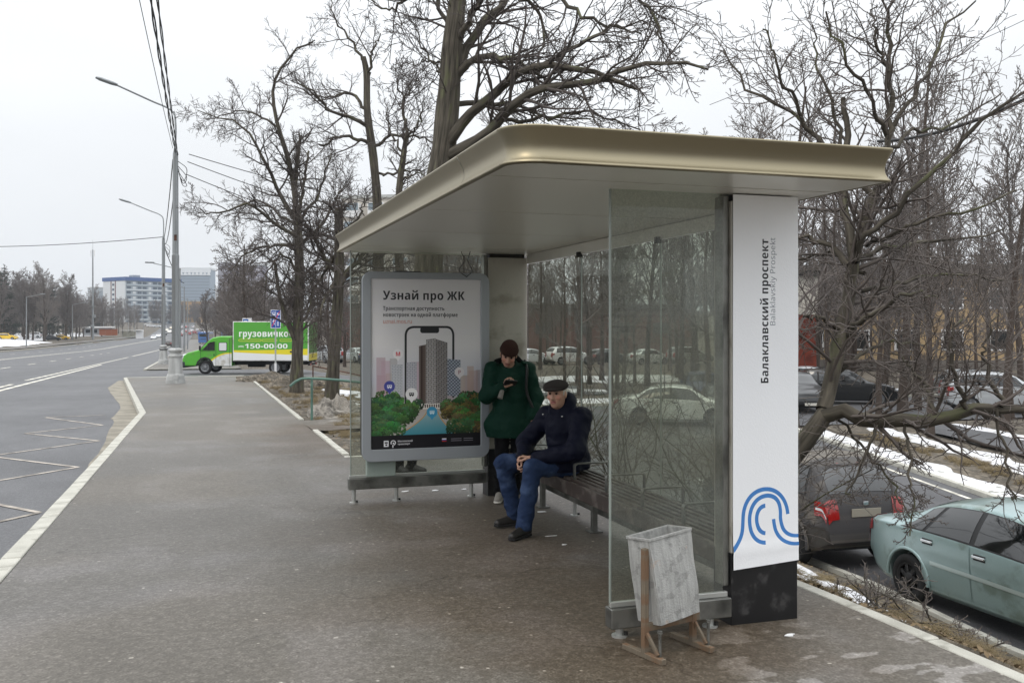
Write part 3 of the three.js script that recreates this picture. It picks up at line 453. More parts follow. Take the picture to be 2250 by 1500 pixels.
// scraps of paper and flattened litter on the paving
{
  const spots = [[1213, 1178, 0.13, 0.018, 'thin white plastic strip on the paving before the seated man'], [1240, 1197, 0.05, 0.03, 'small white paper scrap beside the seated man’s boots'], [890, 1080, 0.12, 0.04, 'torn white paper scrap under the advert case'], [955, 1078, 0.1, 0.06, 'crumpled white scrap under the poster’s right half'], [1735, 1397, 0.08, 0.04, 'grey flattened scrap right of the litter bin'], [1020, 1075, 0.08, 0.05, 'white scrap on the paving by the far pillar foot'], [1190, 1125, 0.12, 0.06, 'white scrap under the bench behind the seated man']];
  spots.forEach(([u, v, w, l, lab], i) => {
    reseed(500 + i); let D = 4; for (let k = 0; k < 4000; k++) { const p = at(u, v, D); if (p.y <= g(-p.z)) break; D += 0.004; } const p = at(u, v, D), n = 9, sp = [];
    for (let k = 0; k < n; k++) { const a = k / n * 6.283, q = rr(0.6, 1.1); sp.push([Math.cos(a) * w / 2 * q, Math.sin(a) * l / 2 * q]); }
    const q = extrude(poly(sp), 0.004, 0); q.rotateX(-Math.PI / 2); q.rotateY(rr(0, 0.6)); q.translate(p.x, g(-p.z) + 0.002, p.z);
    solo('paper_scrap', q, M.white, lab, 'paper scrap');
  });
}
// ---------------------------------------------------------------- vehicles
function curve(tab) {
  const n = tab.length, m = []; for (let i = 0; i < n; i++) { if (i === 0 || i === n - 1) { m.push(0); continue; } const a = (tab[i][1] - tab[i - 1][1]) / (tab[i][0] - tab[i - 1][0]), b = (tab[i + 1][1] - tab[i][1]) / (tab[i + 1][0] - tab[i][0]); m.push(a * b <= 0 ? 0 : 2 * a * b / (a + b)); }
  m[0] = (tab[1][1] - tab[0][1]) / (tab[1][0] - tab[0][0]); m[n - 1] = (tab[n - 1][1] - tab[n - 2][1]) / (tab[n - 1][0] - tab[n - 2][0]);
  return (x) => { x = clamp(x, tab[0][0], tab[n - 1][0]); let i = 0; while (i < n - 2 && x > tab[i + 1][0]) i++; const h = tab[i + 1][0] - tab[i][0], t = (x - tab[i][0]) / h, t2 = t * t, t3 = t2 * t; return (2 * t3 - 3 * t2 + 1) * tab[i][1] + (t3 - 2 * t2 + t) * h * m[i] + (-2 * t3 + 3 * t2) * tab[i + 1][1] + (t3 - t2) * h * m[i + 1]; };
}
const KINDS = {
  sedan: { L: 4.5, W: 1.73, r: 0.31, ax: [0.97, 3.57], top: [[0, 0.6], [0.03, 0.86], [0.09, 0.97], [0.55, 1.03], [0.78, 1.07], [1.25, 1.34], [1.6, 1.42], [2.1, 1.45], [2.6, 1.41], [2.85, 1.33], [3.42, 1.0], [3.6, 0.95], [4.15, 0.82], [4.38, 0.7], [4.47, 0.58], [4.5, 0.48]], belt: [[0, 0.54], [0.05, 0.8], [0.12, 0.91], [0.6, 0.96], [1.3, 0.96], [3.4, 0.89], [3.6, 0.87], [4.2, 0.74], [4.45, 0.58], [4.5, 0.44]], wt: [[0, 0.86], [0.7, 0.84], [1.3, 0.68], [2.0, 0.67], [2.8, 0.69], [3.42, 0.8], [3.7, 0.86], [4.5, 0.9]], ws: [2.86, 3.36], rw: [0.82, 1.27], side: [[2.12, 3.3, 2.12, 2.84], [1.3, 2.04, 1.5, 2.04], [0.86, 1.24, 1.24, 1.43]], doors: [[2.08, 3.12], [1.22, 2.07]] },
  hatch: { L: 3.9, W: 1.68, r: 0.29, ax: [0.66, 3.1], top: [[0, 0.58], [0.03, 0.84], [0.09, 0.98], [0.4, 1.34], [0.6, 1.45], [1.3, 1.5], [1.9, 1.47], [2.2, 1.38], [2.8, 1.03], [2.98, 0.97], [3.5, 0.84], [3.76, 0.7], [3.86, 0.58], [3.9, 0.48]], belt: [[0, 0.54], [0.04, 0.8], [0.1, 0.92], [0.5, 0.97], [2.8, 0.92], [3.0, 0.89], [3.6, 0.76], [3.85, 0.58], [3.9, 0.44]], wt: [[0, 0.9], [0.1, 0.86], [0.45, 0.72], [1.5, 0.7], [2.2, 0.71], [2.8, 0.8], [3.1, 0.86], [3.9, 0.9]], ws: [2.22, 2.76], rw: [0.13, 0.4], side: [[1.62, 2.66, 1.62, 2.18], [0.86, 1.54, 0.86, 1.54], [0.4, 0.78, 0.52, 0.78]], doors: [[1.58, 2.5], [0.82, 1.57]] },
  suv: { L: 4.5, W: 1.82, r: 0.36, ax: [0.84, 3.6], top: [[0, 0.66], [0.03, 0.98], [0.09, 1.14], [0.36, 1.52], [0.56, 1.62], [1.4, 1.67], [2.3, 1.63], [2.6, 1.54], [3.16, 1.16], [3.36, 1.1], [4.0, 0.99], [4.34, 0.84], [4.46, 0.68], [4.5, 0.56]], belt: [[0, 0.6], [0.04, 0.92], [0.1, 1.04], [0.5, 1.1], [3.2, 1.04], [3.4, 1.01], [4.1, 0.9], [4.44, 0.7], [4.5, 0.5]], wt: [[0, 0.9], [0.1, 0.88], [0.45, 0.76], [1.5, 0.74], [2.5, 0.74], [3.16, 0.82], [3.5, 0.88], [4.5, 0.9]], ws: [2.62, 3.12], rw: [0.12, 0.38], side: [[1.96, 3.02, 1.96, 2.58], [1.02, 1.88, 1.02, 1.88], [0.42, 0.94, 0.52, 0.94]], doors: [[1.92, 2.9], [0.98, 1.91]] },
};
const evaluator = new Evaluator(); evaluator.useGroups = false; evaluator.attributes = ['position', 'normal', 'uv'];
const paint = (hex, o = {}) => phys(hex, 0.32, 0.15, { clearcoat: 0.8, clearcoatRoughness: 0.12, ...o });
function wheelGroup(parent, x, z, r, rim) {
  const w = 0.19, t = lathe([[r * 0.62, -w / 2], [r * 0.9, -w / 2], [r * 0.985, -w / 2 + 0.025], [r, -w / 4], [r, w / 4], [r * 0.985, w / 2 - 0.025], [r * 0.9, w / 2], [r * 0.62, w / 2], [r * 0.6, 0], [r * 0.62, -w / 2]], 28); t.rotateX(Math.PI / 2);
  const wg = part('wheel', t, M.tyre, parent); wg.position.set(x, r, z);
  const s = Math.sign(z), spokes = [lathe([[0.001, 0.02], [r * 0.2, 0.02], [r * 0.22, 0.0], [r * 0.3, -0.02], [r * 0.3, -0.03], [0.001, -0.03]], 20), lathe([[r * 0.55, 0.0], [r * 0.63, 0.03], [r * 0.65, 0.0], [r * 0.6, -0.06], [r * 0.55, 0]], 24)];
  for (let i = 0; i < 7; i++) { const q = new THREE.BoxGeometry(r * 0.36, 0.02, r * 0.17); q.translate(r * 0.42, -0.005, 0); q.rotateY(i / 7 * Math.PI * 2); spokes.push(q); }
  spokes.push(new THREE.CylinderGeometry(r * 0.6, r * 0.6, 0.01, 20).translate(0, -0.05, 0));
  const q = merge(spokes); q.rotateX(Math.PI / 2 * s); q.translate(0, 0, s * (w / 2 - 0.025)); part('rim', q, rim, wg);
}
function makeCar(name, kind, colour, label, o = {}) {
  const k = KINDS[kind], top = curve(k.top), belt = curve(k.belt), wt = curve(k.wt), sill = curve([[0, 0.42], [0.2, 0.3], [0.55, 0.21], [k.L - 0.6, 0.21], [k.L - 0.1, 0.26], [k.L, 0.34]].map((p) => [p[0], p[1] * (k.r / 0.31)]));
  const half = (x) => { const e = Math.abs(x / k.L * 2 - 1); return k.W / 2 * (1 - 0.2 * e ** 9 - 0.05 * e ** 2.5); };
  function S(x, b) {
    const w = half(x), yS = sill(x), yT = top(x), yB = Math.min(belt(x), yT - 0.02), W2 = w * wt(x), cr = 0.02 + 0.035 * sstep(0.06, 0.4, yT - yB);
    if (b < 0.12) return V(x, yS, w * 0.93 * b / 0.12);
    if (b < 0.5) { const s = (b - 0.12) / 0.38; return V(x, lerp(yS, yB, s), w * (0.93 + 0.07 * Math.sin(s * Math.PI * 0.62) - 0.02 * Math.exp(-(((s - 0.62) / 0.06) ** 2)) * 0.4)); }
    if (b < 0.8) { const s = (b - 0.5) / 0.3; return V(x, lerp(yB, yT - cr, s), lerp(w * 0.993, W2, s) + 0.03 * Math.sin(s * Math.PI) * sstep(0.1, 0.4, yT - yB)); }
    const s = (b - 0.8) / 0.2; return V(x, yT - cr * (1 - s) ** 2.2, W2 * (1 - s));
  }
  const xs = []; for (let i = 0; i <= 64; i++) { const t = i / 64; xs.push(k.L * lerp(t, 0.5 - 0.5 * Math.cos(Math.PI * t), 0.75)); }
  const bs = [0, 0.12, 0.15, 0.2, 0.25, 0.3, 0.35, 0.4, 0.45, 0.49, 0.51, 0.56, 0.62, 0.68, 0.74, 0.785, 0.8, 0.82, 0.86, 0.91, 0.96, 1];
  const pos = [], uv = [], idx = [], ring = []; bs.forEach((b) => ring.push([b, 1])); for (let i = bs.length - 2; i > 0; i--) ring.push([bs[i], -1]);
  const m = ring.length; xs.forEach((x) => ring.forEach(([b, s]) => { const p = S(x, b); pos.push(p.x, p.y, p.z * s); uv.push(x, p.y); }));
  for (let i = 0; i < xs.length - 1; i++) for (let j = 0; j < m; j++) { const a = i * m + j, b = i * m + (j + 1) % m, c = a + m, d = b + m; idx.push(a, c, b, b, c, d); }
  for (const [i, f] of [[0, 1], [xs.length - 1, -1]]) { const c = pos.length / 3, p = V(0, 0, 0); for (let j = 0; j < m; j++) p.add(V(...pos.slice((i * m + j) * 3, (i * m + j) * 3 + 3))); p.multiplyScalar(1 / m); pos.push(p.x, p.y, p.z); uv.push(p.x, p.y); for (let j = 0; j < m; j++) { const a = i * m + j, b = i * m + (j + 1) % m; f > 0 ? idx.push(c, a, b) : idx.push(c, b, a); } }
  let bg = new THREE.BufferGeometry(); bg.setAttribute('position', new THREE.Float32BufferAttribute(pos, 3)); bg.setAttribute('uv', new THREE.Float32BufferAttribute(uv, 2)); bg.setIndex(idx); bg.computeVertexNormals();
  { let br = new Brush(bg); br.updateMatrixWorld(); for (const x of k.ax) for (const s of [-1, 1]) { const q = new THREE.CylinderGeometry(k.r + 0.055, k.r + 0.055, 0.5, 32); q.rotateX(Math.PI / 2); q.translate(x, k.r + 0.01, s * (k.W / 2 - 0.01)); const cb = new Brush(q); cb.updateMatrixWorld(); br = evaluator.evaluate(br, cb, SUBTRACTION); br.updateMatrixWorld(); } bg = br.geometry; }
  const car = thing(name, label, o.category || 'car', [0, 0, 0]);
  const P = colour.isMaterial ? colour : paint(colour);
  part('body', prep(bg), P, car);
  function patch(x0, x1, b0, b1, off, sides, nx = 10, nb = 5, x0t = x0, x1t = x1) {
    const list = [];
    for (const s of sides) {
      const pp = [], ii = [], uu = [], grid = [];
      for (let j = 0; j <= nb; j++) for (let i = 0; i <= nx; i++) { const t = j / nb, b = lerp(b0, b1, t), x = lerp(lerp(x0, x0t, t), lerp(x1, x1t, t), i / nx), e = 0.004; const p = S(x, b), dx = S(Math.min(k.L, x + e), b).sub(S(x - e, b)), db = S(x, Math.min(1, b + e)).sub(S(x, b - e)); const n = db.cross(dx).normalize().multiplyScalar(-1); if (n.dot(V(0, p.y - 0.7, p.z)) < 0) n.negate(); p.addScaledVector(n, off); pp.push(p.x, p.y, p.z * s); uu.push(x, p.y); }
      for (let j = 0; j < nb; j++) for (let i = 0; i < nx; i++) { const a = j * (nx + 1) + i, b = a + nx + 1; s > 0 ? ii.push(a, a + 1, b, a + 1, b + 1, b) : ii.push(a, b, a + 1, a + 1, b, b + 1); }
      const q = new THREE.BufferGeometry(); q.setAttribute('position', new THREE.Float32BufferAttribute(pp, 3)); q.setAttribute('uv', new THREE.Float32BufferAttribute(uu, 2)); q.setIndex(ii); q.computeVertexNormals(); list.push(q);
    }
    return merge(list);
  }
  part('windscreen', patch(k.ws[0], k.ws[1], 0.81, 1, 0.006, [1, -1]), M.carGlass, car);
  part('rear_window', patch(k.rw[0], k.rw[1], 0.82, 1, 0.006, [1, -1]), M.carGlass, car);
  for (const s of [1, -1]) {
    part('window_surround', patch(Math.min(...k.side.map((q) => q[0])) - 0.04, Math.max(...k.side.map((q) => q[1])) + 0.04, 0.512, 0.772, 0.0025, [s], 30, 6, Math.min(...k.side.map((q) => q[2])) - 0.03, Math.max(...k.side.map((q) => q[3])) + 0.03), M.trim, car);
    for (const [a, b, c, d] of k.side) { part('side_window', patch(a, b, 0.525, 0.765, 0.007, [s], 10, 5, c, d), M.carGlass, car); }
    for (const [a, b] of k.doors) {
      const dr = part('door', patch(a + 0.01, b - 0.01, 0.17, 0.505, 0.007, [s], 12, 14), P, car); const hp = S(a + 0.12, 0.455);
      part('handle', box(0.2, 0.034, 0.034, hp.x + 0.02, hp.y, s * (hp.z + 0.02), 0.01), o.chrome ? M.chrome : P, dr);
      part('handle_cup', box(0.19, 0.075, 0.01, hp.x + 0.02, hp.y - 0.006, s * (hp.z + 0.004), 0.004), M.trim, dr);
    }
    if (o.moulding) part('side_moulding', patch(k.ax[0] + k.r + 0.12, k.ax[1] - k.r - 0.12, 0.31, 0.335, 0.016, [s], 20, 3), o.mouldingMat || P, car);
    const mp = S(k.ws[1] - 0.2, 0.52); part('mirror', merge([box(0.1, 0.13, 0.17, mp.x, mp.y + 0.07, s * (mp.z + 0.13), 0.04)]), P, car);
    const hl = S(k.L - 0.22, 0.47); part('headlight', box(0.3, 0.13, 0.2, hl.x + 0.02, hl.y - 0.01, s * (hl.z - 0.09), 0.05, [0, -s * 0.5, 0]), M.lampClear, car);
    const hb = o.tallLamp ? 0.39 : 0.42, hx = 0.2; part('tail_light', merge([patch(o.tallLamp ? 0.014 : 0.006, 0.085, 0.505, o.tallLamp ? 0.84 : 0.86, 0.014, [s], 8, 6), patch(o.tallLamp ? 0.03 : 0.008, hx, hb, 0.502, 0.014, [s], 8, 6)]), M.red, car); if (o.tallLamp) part('clear_lens', patch(0.035, hx * 0.9, 0.435, 0.455, 0.019, [s], 6, 2), M.lampClear, car);
  }
  for (const x of k.ax) for (const s of [1, -1]) part('wheel_arch', new THREE.TorusGeometry(k.r + 0.065, 0.026, 8, 28, Math.PI * 1.06).rotateZ(-Math.PI * 0.03).translate(x, k.r + 0.01, s * (half(x) * 0.985)), P, car);
  for (const x of k.ax) for (const s of [1, -1]) wheelGroup(car, x, s * (k.W / 2 - 0.115), k.r, o.rim || M.rim);
  part('number_plate', box(0.012, 0.11, 0.5, o.tallLamp ? 0.005 : -0.004, o.tallLamp ? 0.78 : 0.66, 0, 0.004), o.tallLamp ? mat(0x8e897c, 0.7) : M.plate, car); if (o.tallLamp) { part('bumper', patch(0.002, 0.5, 0.14, 0.3, 0.014, [1, -1], 8, 5), mat(0x3a3733, 0.8), car); part('wiper', rodG(V(0.1, 1.03, 0), V(0.25, 1.19, 0.34), 0.008, 5), M.trim, car); part('badge', box(0.01, 0.05, 0.09, 0.02, 0.9, 0, 0.01), M.chrome, car); }
  part('number_plate', box(0.012, 0.11, 0.5, k.L + 0.002, 0.4, 0, 0.004), M.plate, car);
  part('underside', box(k.L * 0.9, 0.1, k.W * 0.7, k.L / 2, 0.3, 0), M.trim, car);
  if (o.roofLamp) part('brake_lamp', box(0.05, 0.03, 0.4, k.rw[1] + 0.09, top(k.rw[1] + 0.06) - 0.01, 0, 0.012), M.red, car);
  if (o.rails) for (const s of [1, -1]) part('roof_rail', tubeG([V(0.7, top(0.7) - 0.03, s * k.W * 0.34), V(0.85, top(0.9) + 0.03, s * k.W * 0.34), V(2.3, top(2.3) + 0.03, s * k.W * 0.34), V(2.45, top(2.45) - 0.03, s * k.W * 0.34)], 0.016, 6), M.trim, car);
  car.carL = k.L; return car;
}
// turn that makes a car's nose point along (dX, dd)
const nose = (dX, dd) => Math.atan2(dd, dX);
function park(car, X, d, dX, dd, y, centred = true) { const l = Math.hypot(dX, dd), L = (car.carL ?? 4.4) / 2; car.position.set(X - (centred ? dX / l * L : 0), y, -(d - (centred ? dd / l * L : 0))); car.rotation.y = nose(dX, dd); return car; }
function recolour(car, hex, label, group) { const P = paint(hex), old = car.userData.paintOf; const c = car.clone(); c.carL = car.carL; c.scale.set(1, 1, 1); c.name = numbered(car.name.replace(/_\d{3}$/, '')); c.userData = { ...car.userData, label }; if (group) c.userData.group = group; const src = car.children.find((q) => q.name === 'body').material; c.traverse((q) => { if (q.isMesh && q.material === src) q.material = P; }); scene.add(c); return c; }

const greenCar = makeCar('parked_car', 'sedan', phys(0x8fa6a6, 0.34, 0.3, { clearcoat: 0.7, clearcoatRoughness: 0.15, map: rep(dirtyT([255, 255, 255], [205, 205, 195], 301), 0.6) }), 'pale green saloon car with black steel wheels nearest the kerb', { rim: M.rimDark, chrome: true, moulding: true, mouldingMat: mat(0xb3c2c0, 0.3, 0.5) });
park(greenCar, 9.66, 9.1, 0, -1, LOW);
const darkHatch = makeCar('parked_car', 'hatch', phys(0xffffff, 0.75, 0.0, { clearcoat: 0.08, specularIntensity: 0.5, map: rep(dirtyT([66, 65, 66], [108, 102, 94], 303, 0.4, 0.7), 0.7) }), 'muddy black hatchback with big red tail lights behind the pale green saloon', { tallLamp: 0.42, roofLamp: true, rim: M.rimDark });
park(darkHatch, 9.4, 13.8, 0.03, 1, LOW); darkHatch.scale.y = 1.1;
const whiteCar = makeCar('parked_car', 'sedan', paint(0xdcdedd), 'white saloon car standing across the service road, seen through the shelter glass', { chrome: true });
park(whiteCar, 16.6, 31.6, 0.86, -0.5, LOW);
const suv = makeCar('parked_car', 'suv', paint(0xc3c7ca), 'silver estate car with dark windows parked at the right edge among trees', { rails: true });
park(suv, 31.5, 31.6, 0.9, -0.44, LOW + 0.02);
const T2 = (X, d) => T(X, d) + 0.02;
for (const [src, hex, X, d, dx, dd, label] of [
  [suv, 0x17181a, 24.3, 35.6, -0.3, -1, 'black off roader parked under the trees right of the banner'],
  [suv, 0xe1e4e6, 21.4, 34.4, -0.4, -1, 'white car with a black grille beside the striped bollard'],
  [whiteCar, 0x1d2a4a, 22.8, 41, -0.4, -1, 'dark blue saloon car half hidden behind the white one'],
  [suv, 0x111213, 28.4, 37.5, 0.8, -0.5, 'black car with red tail lights parked behind the near bush'],
  [whiteCar, 0x101214, 19.5, 33.2, -0.5, -1, 'black car whose rear shows just right of the banner'],
  [darkHatch, 0x6d7274, 36, 37.5, 0.9, -0.4, 'grey hatchback parked beyond the silver estate car'],
  [whiteCar, 0xdfe2e4, 31, 44, 0.9, -0.4, 'white saloon car behind the far tree trunks at the right'],
]) { const c = recolour(src, hex, label); park(c, X, d, dx, dd, T2(X, d)); }
for (const [src, hex, X, d, label] of [
  [whiteCar, 0xd6dadd, 29, 84, 'white saloon parked far behind the glass, leftmost of its row'], [suv, 0xe6e8ea, 32.6, 83, 'white off roader parked far behind the glass, second of its row'], [darkHatch, 0x26292c, 36, 82, 'dark hatchback parked far behind the glass, third of its row'],
  [whiteCar, 0xdadde0, 39.6, 81, 'white saloon parked far behind the glass, fourth of its row'], [suv, 0x9fa4a8, 43.4, 80, 'silver off roader parked far behind the glass, rightmost of its row'],
]) { const c = recolour(src, hex, label); park(c, X, d, 1, 0.15, T2(X, d)); }
for (const [src, hex, X, d, label] of [
  [suv, 0xaeb3b6, 11.6, 93, 'silver off roader parked beyond the truck, leftmost beside the tree trunk'], [whiteCar, 0xc9ced2, 14.6, 94, 'white saloon parked beyond the truck between two trunks'], [darkHatch, 0x23345c, 15.2, 88, 'dark blue hatchback parked beyond the truck next to the advert case'],
]) { const c = recolour(src, hex, label); park(c, X, d, -0.3, 1, T2(X, d)); }

// lorry with a green box body
const lorry = thing('delivery_truck', 'green and white box truck with a phone number pulling out of the drive', 'truck');
{
  const G = paint(0xffffff, { map: rep(dirtyT([84, 176, 46], [96, 150, 70], 601, 0.55, 0.85), 0.6) }), W = paint(0xffffff, { map: rep(dirtyT([226, 227, 226], [186, 182, 172], 603, 0.5, 0.8), 0.5) }), Y = paint(0xe3d320), ext = (pts, w, z0, bev = 0) => extrude(poly(pts), w, bev).translate(0, 0, z0);
  // x runs back from the front bumper as -x; nose towards +x
  const cab = [[0, 0.42], [-0.02, 0.78], [-0.08, 0.98], [-0.3, 1.12], [-0.92, 1.28], [-1.42, 1.78], [-1.6, 1.9], [-2.0, 1.98], [-2.62, 1.97], [-2.62, 0.42], [-1.62, 0.42], [-1.55, 0.62], [-1.4, 0.78], [-1.2, 0.84], [-1.0, 0.78], [-0.85, 0.62], [-0.78, 0.42]];
  part('cab', ext(cab, 1.77, -0.885, 0.06), G, lorry);
  for (const s of [1, -1]) {
    const z = s > 0 ? 0.95 : -0.958;
    const lowPanel = new THREE.Shape(); lowPanel.moveTo(-1.66, 0.44); lowPanel.lineTo(-2.6, 0.44); lowPanel.lineTo(-2.6, 1.06); lowPanel.bezierCurveTo(-2.1, 1.06, -1.95, 0.96, -1.52, 0.66); part('cab_panel', extrude(lowPanel, 0.008).translate(0, 0, z), W, lorry, 'white lower cab side');
    const st = new THREE.Shape(); st.moveTo(-1.52, 0.66); st.bezierCurveTo(-1.95, 0.96, -2.1, 1.06, -2.6, 1.06); st.lineTo(-2.6, 1.12); st.bezierCurveTo(-2.1, 1.14, -1.9, 1.02, -1.48, 0.72); part('cab_stripe', extrude(st, 0.009).translate(0, 0, z), Y, lorry, 'yellow stripe');
    part('side_window', extrude(poly([[-1.06, 1.24], [-1.46, 1.66], [-1.72, 1.7], [-1.72, 1.24]]), 0.012).translate(0, 0, z), M.carGlass, lorry);
    part('window_post', box(0.03, 0.4, 0.02, -1.36, 1.43, s * 0.957), M.trim, lorry);
    part('rear_side_window', extrude(roundRect(-2.36, 1.2, -1.92, 1.66, 0.06), 0.01).translate(0, 0, z), M.trim, lorry); part('frosted_pane', extrude(roundRect(-2.33, 1.23, -1.95, 1.63, 0.05), 0.016).translate(0, 0, z - (s < 0 ? 0.008 : 0)), mat(0xd9dcdc, 0.5), lorry, 'white covered pane');
    part('door_seam', merge([box(0.014, 1.24, 0.006, -1.78, 1.08, s * 0.962), box(0.014, 0.5, 0.006, -0.98, 1.0, s * 0.954), box(0.8, 0.012, 0.006, -1.38, 1.2, s * 0.954), box(0.014, 1.5, 0.006, -2.5, 1.1, s * 0.964)]), M.trim, lorry);
    part('handle', box(0.04, 0.12, 0.03, -1.68, 1.0, s * 0.965, 0.01), M.trim, lorry);
    part('mirror', box(0.08, 0.26, 0.14, -0.98, 1.36, s * 1.07, 0.03), M.trim, lorry);
    part('headlight', box(0.3, 0.24, 0.26, -0.14, 0.92, s * 0.8, 0.06, [0, 0, -0.3]), M.lampClear, lorry);
    part('arch', extrude(poly([[-0.72, 0.42], [-0.8, 0.66], [-0.98, 0.84], [-1.2, 0.9], [-1.42, 0.84], [-1.6, 0.66], [-1.68, 0.42], [-1.6, 0.42], [-1.52, 0.62], [-1.38, 0.76], [-1.2, 0.81], [-1.02, 0.76], [-0.88, 0.62], [-0.8, 0.42]]), 0.02).translate(0, 0, s > 0 ? 0.95 : -0.97), M.trim, lorry);
    wheelGroup(lorry, -1.2, s * 0.84, 0.35, M.rim); wheelGroup(lorry, -4.88, s * 0.86, 0.35, M.rim);
    part('mud_flap', box(0.02, 0.36, 0.3, -5.42, 0.4, s * 0.84), M.trim, lorry);
  }
  part('bumper', box(0.2, 0.34, 1.92, -0.08, 0.5, 0, 0.06), mat(0x2d3237, 0.6), lorry);
  part('grille', box(0.03, 0.14, 1.1, 0.0, 0.82, 0, 0.01), M.trim, lorry);
  part('windscreen', (() => { const q = box(0.02, 0.66, 1.7, 0, 0, 0, 0.008); q.rotateZ(0.78); q.translate(-1.14, 1.54, 0); return q; })(), M.carGlass, lorry);
  part('chassis', merge([box(4.2, 0.18, 0.8, -4.4, 0.56, 0), box(3.9, 0.08, 1.9, -4.6, 0.68, 0), box(0.9, 0.3, 0.3, -3.5, 0.46, 0.6, 0.03)]), M.trim, lorry);
  part('rear_bar', box(0.08, 0.12, 1.9, -6.62, 0.5, 0, 0.02), M.trim, lorry);
  for (const s of [1, -1]) part('tail_light', box(0.04, 0.1, 0.3, -6.67, 0.5, s * 0.7, 0.02), M.red, lorry);
  part('box_body', box(3.95, 2.05, 2.1, -4.66, 1.72, 0, 0.02), W, lorry);
  const sideT = canvasTex(1024, 532, (c, w, h) => {
    c.fillStyle = '#55a63a'; c.fillRect(0, 0, w, h); c.fillStyle = '#e9ebea'; c.fillRect(0, h * 0.75, w, h); c.beginPath(); c.moveTo(0, h * 0.8); c.quadraticCurveTo(w * 0.2, h * 0.83, w, h * 0.87); c.lineTo(w, h); c.lineTo(0, h); c.fill();
    c.fillStyle = '#e6d62a'; c.beginPath(); c.moveTo(0, h * 0.74); c.quadraticCurveTo(w * 0.5, h * 0.74, w, h * 0.7); c.lineTo(w, h * 0.87); c.quadraticCurveTo(w * 0.3, h * 0.83, 0, h * 0.79); c.fill();
    c.fillStyle = '#f4f6f2'; c.font = 'bold 128px sans-serif'; c.save(); c.translate(66, 205); c.scale(790 / c.measureText('грузовичкоф').width, 1); c.fillText('грузовичкоф', 0, 0); c.restore();
    c.strokeStyle = '#d9d43a'; c.lineWidth = 7; for (const [a, b] of [[70, 380], [392, 600], [640, 800]]) { c.beginPath(); c.roundRect(a, 240, b - a, 28, 14); c.stroke(); }
    c.font = 'bold 92px sans-serif'; c.save(); c.translate(150, 368); c.scale(600 / c.measureText('150-00-00').width, 1); c.fillText('150-00-00', 0, 0); c.restore(); c.font = 'bold 34px sans-serif'; c.fillText('(495)', 62, 352);
    c.fillStyle = '#3a3a28'; c.fillRect(w * 0.76, h * 0.76, w * 0.17, h * 0.045);
  });
  for (const s of [1, -1]) { const q = new THREE.PlaneGeometry(3.85, 1.97); if (s < 0) q.rotateY(Math.PI); q.translate(-4.66, 1.72, s * 1.054); part('side_print', q, mat(0xffffff, 0.5, 0, { map: sideT }), lorry, 'green side with white lettering'); }
  // the nose points to -X, so the side towards the camera reads left to right from the cab
  for (const s of [1, -1]) part('rear_door', merge([box(0.03, 1.6, 1.0, -6.65, 1.9, s * 0.51, 0.01)]), paint(0x3f7d2e), lorry);
  part('rear_skirt', box(0.028, 0.36, 2.0, -6.65, 0.88, 0, 0.01), Y, lorry);
  for (const s of [1, -1]) part('corner_post', box(0.06, 2.07, 0.06, -6.62, 1.72, s * 1.04, 0.01), W, lorry);
}
lorry.position.set(-0.58, g(53.4) - 0.07, -53.9); lorry.rotation.y = nose(-1, 0.33);

// buses
function makeBus(name, label) {
  const b = thing(name, label, 'bus'), B = paint(0x3f6fb0), L = 11.5;
  part('body', extrude(roundRect(-1.25, 0.32, 1.25, 2.95, 0.18), L, 0.08).rotateY(Math.PI / 2).translate(0, 0, 0), B, b);
  part('rear_window', box(0.03, 0.75, 1.9, -0.095, 2.2, 0, 0.06), M.carGlass, b); part('rear_vent', box(0.03, 0.16, 1.3, -0.095, 1.2, 0, 0.02), M.trim, b); part('windscreen', box(0.03, 1.3, 2.1, L + 0.09, 1.95, 0, 0.06), M.carGlass, b);
  for (const s of [1, -1]) { for (let i = 0; i < 6; i++) part('side_window', box(1.6, 0.95, 0.03, 1.2 + i * 1.78, 2.0, s * 1.255, 0.05), M.carGlass, b); part('skirt', box(L - 0.4, 0.12, 0.03, L / 2, 0.45, s * 1.26), M.trim, b); for (const x of [2.6, 8.6]) wheelGroup(b, x, s * 1.1, 0.48, M.rim); part('tail_light', box(0.04, 0.3, 0.16, -0.1, 1.0, s * 1.05, 0.03), M.red, b); }
  part('roof_unit', box(3, 0.25, 1.7, L / 2 - 1, 3.08, 0, 0.08), M.white, b); b.carL = L; return b;
}
const bus = makeBus('city_bus', 'blue city bus standing at the kerb far down the street');
park(bus, 1.6, 262, 0.12, 1, g(262));
{ const c = copyOf(bus, null, undefined, 'blue city bus beyond and right of the first one'); c.carL = bus.carL; park(c, 9, 330, 0.2, 1, T(9, 330)); }
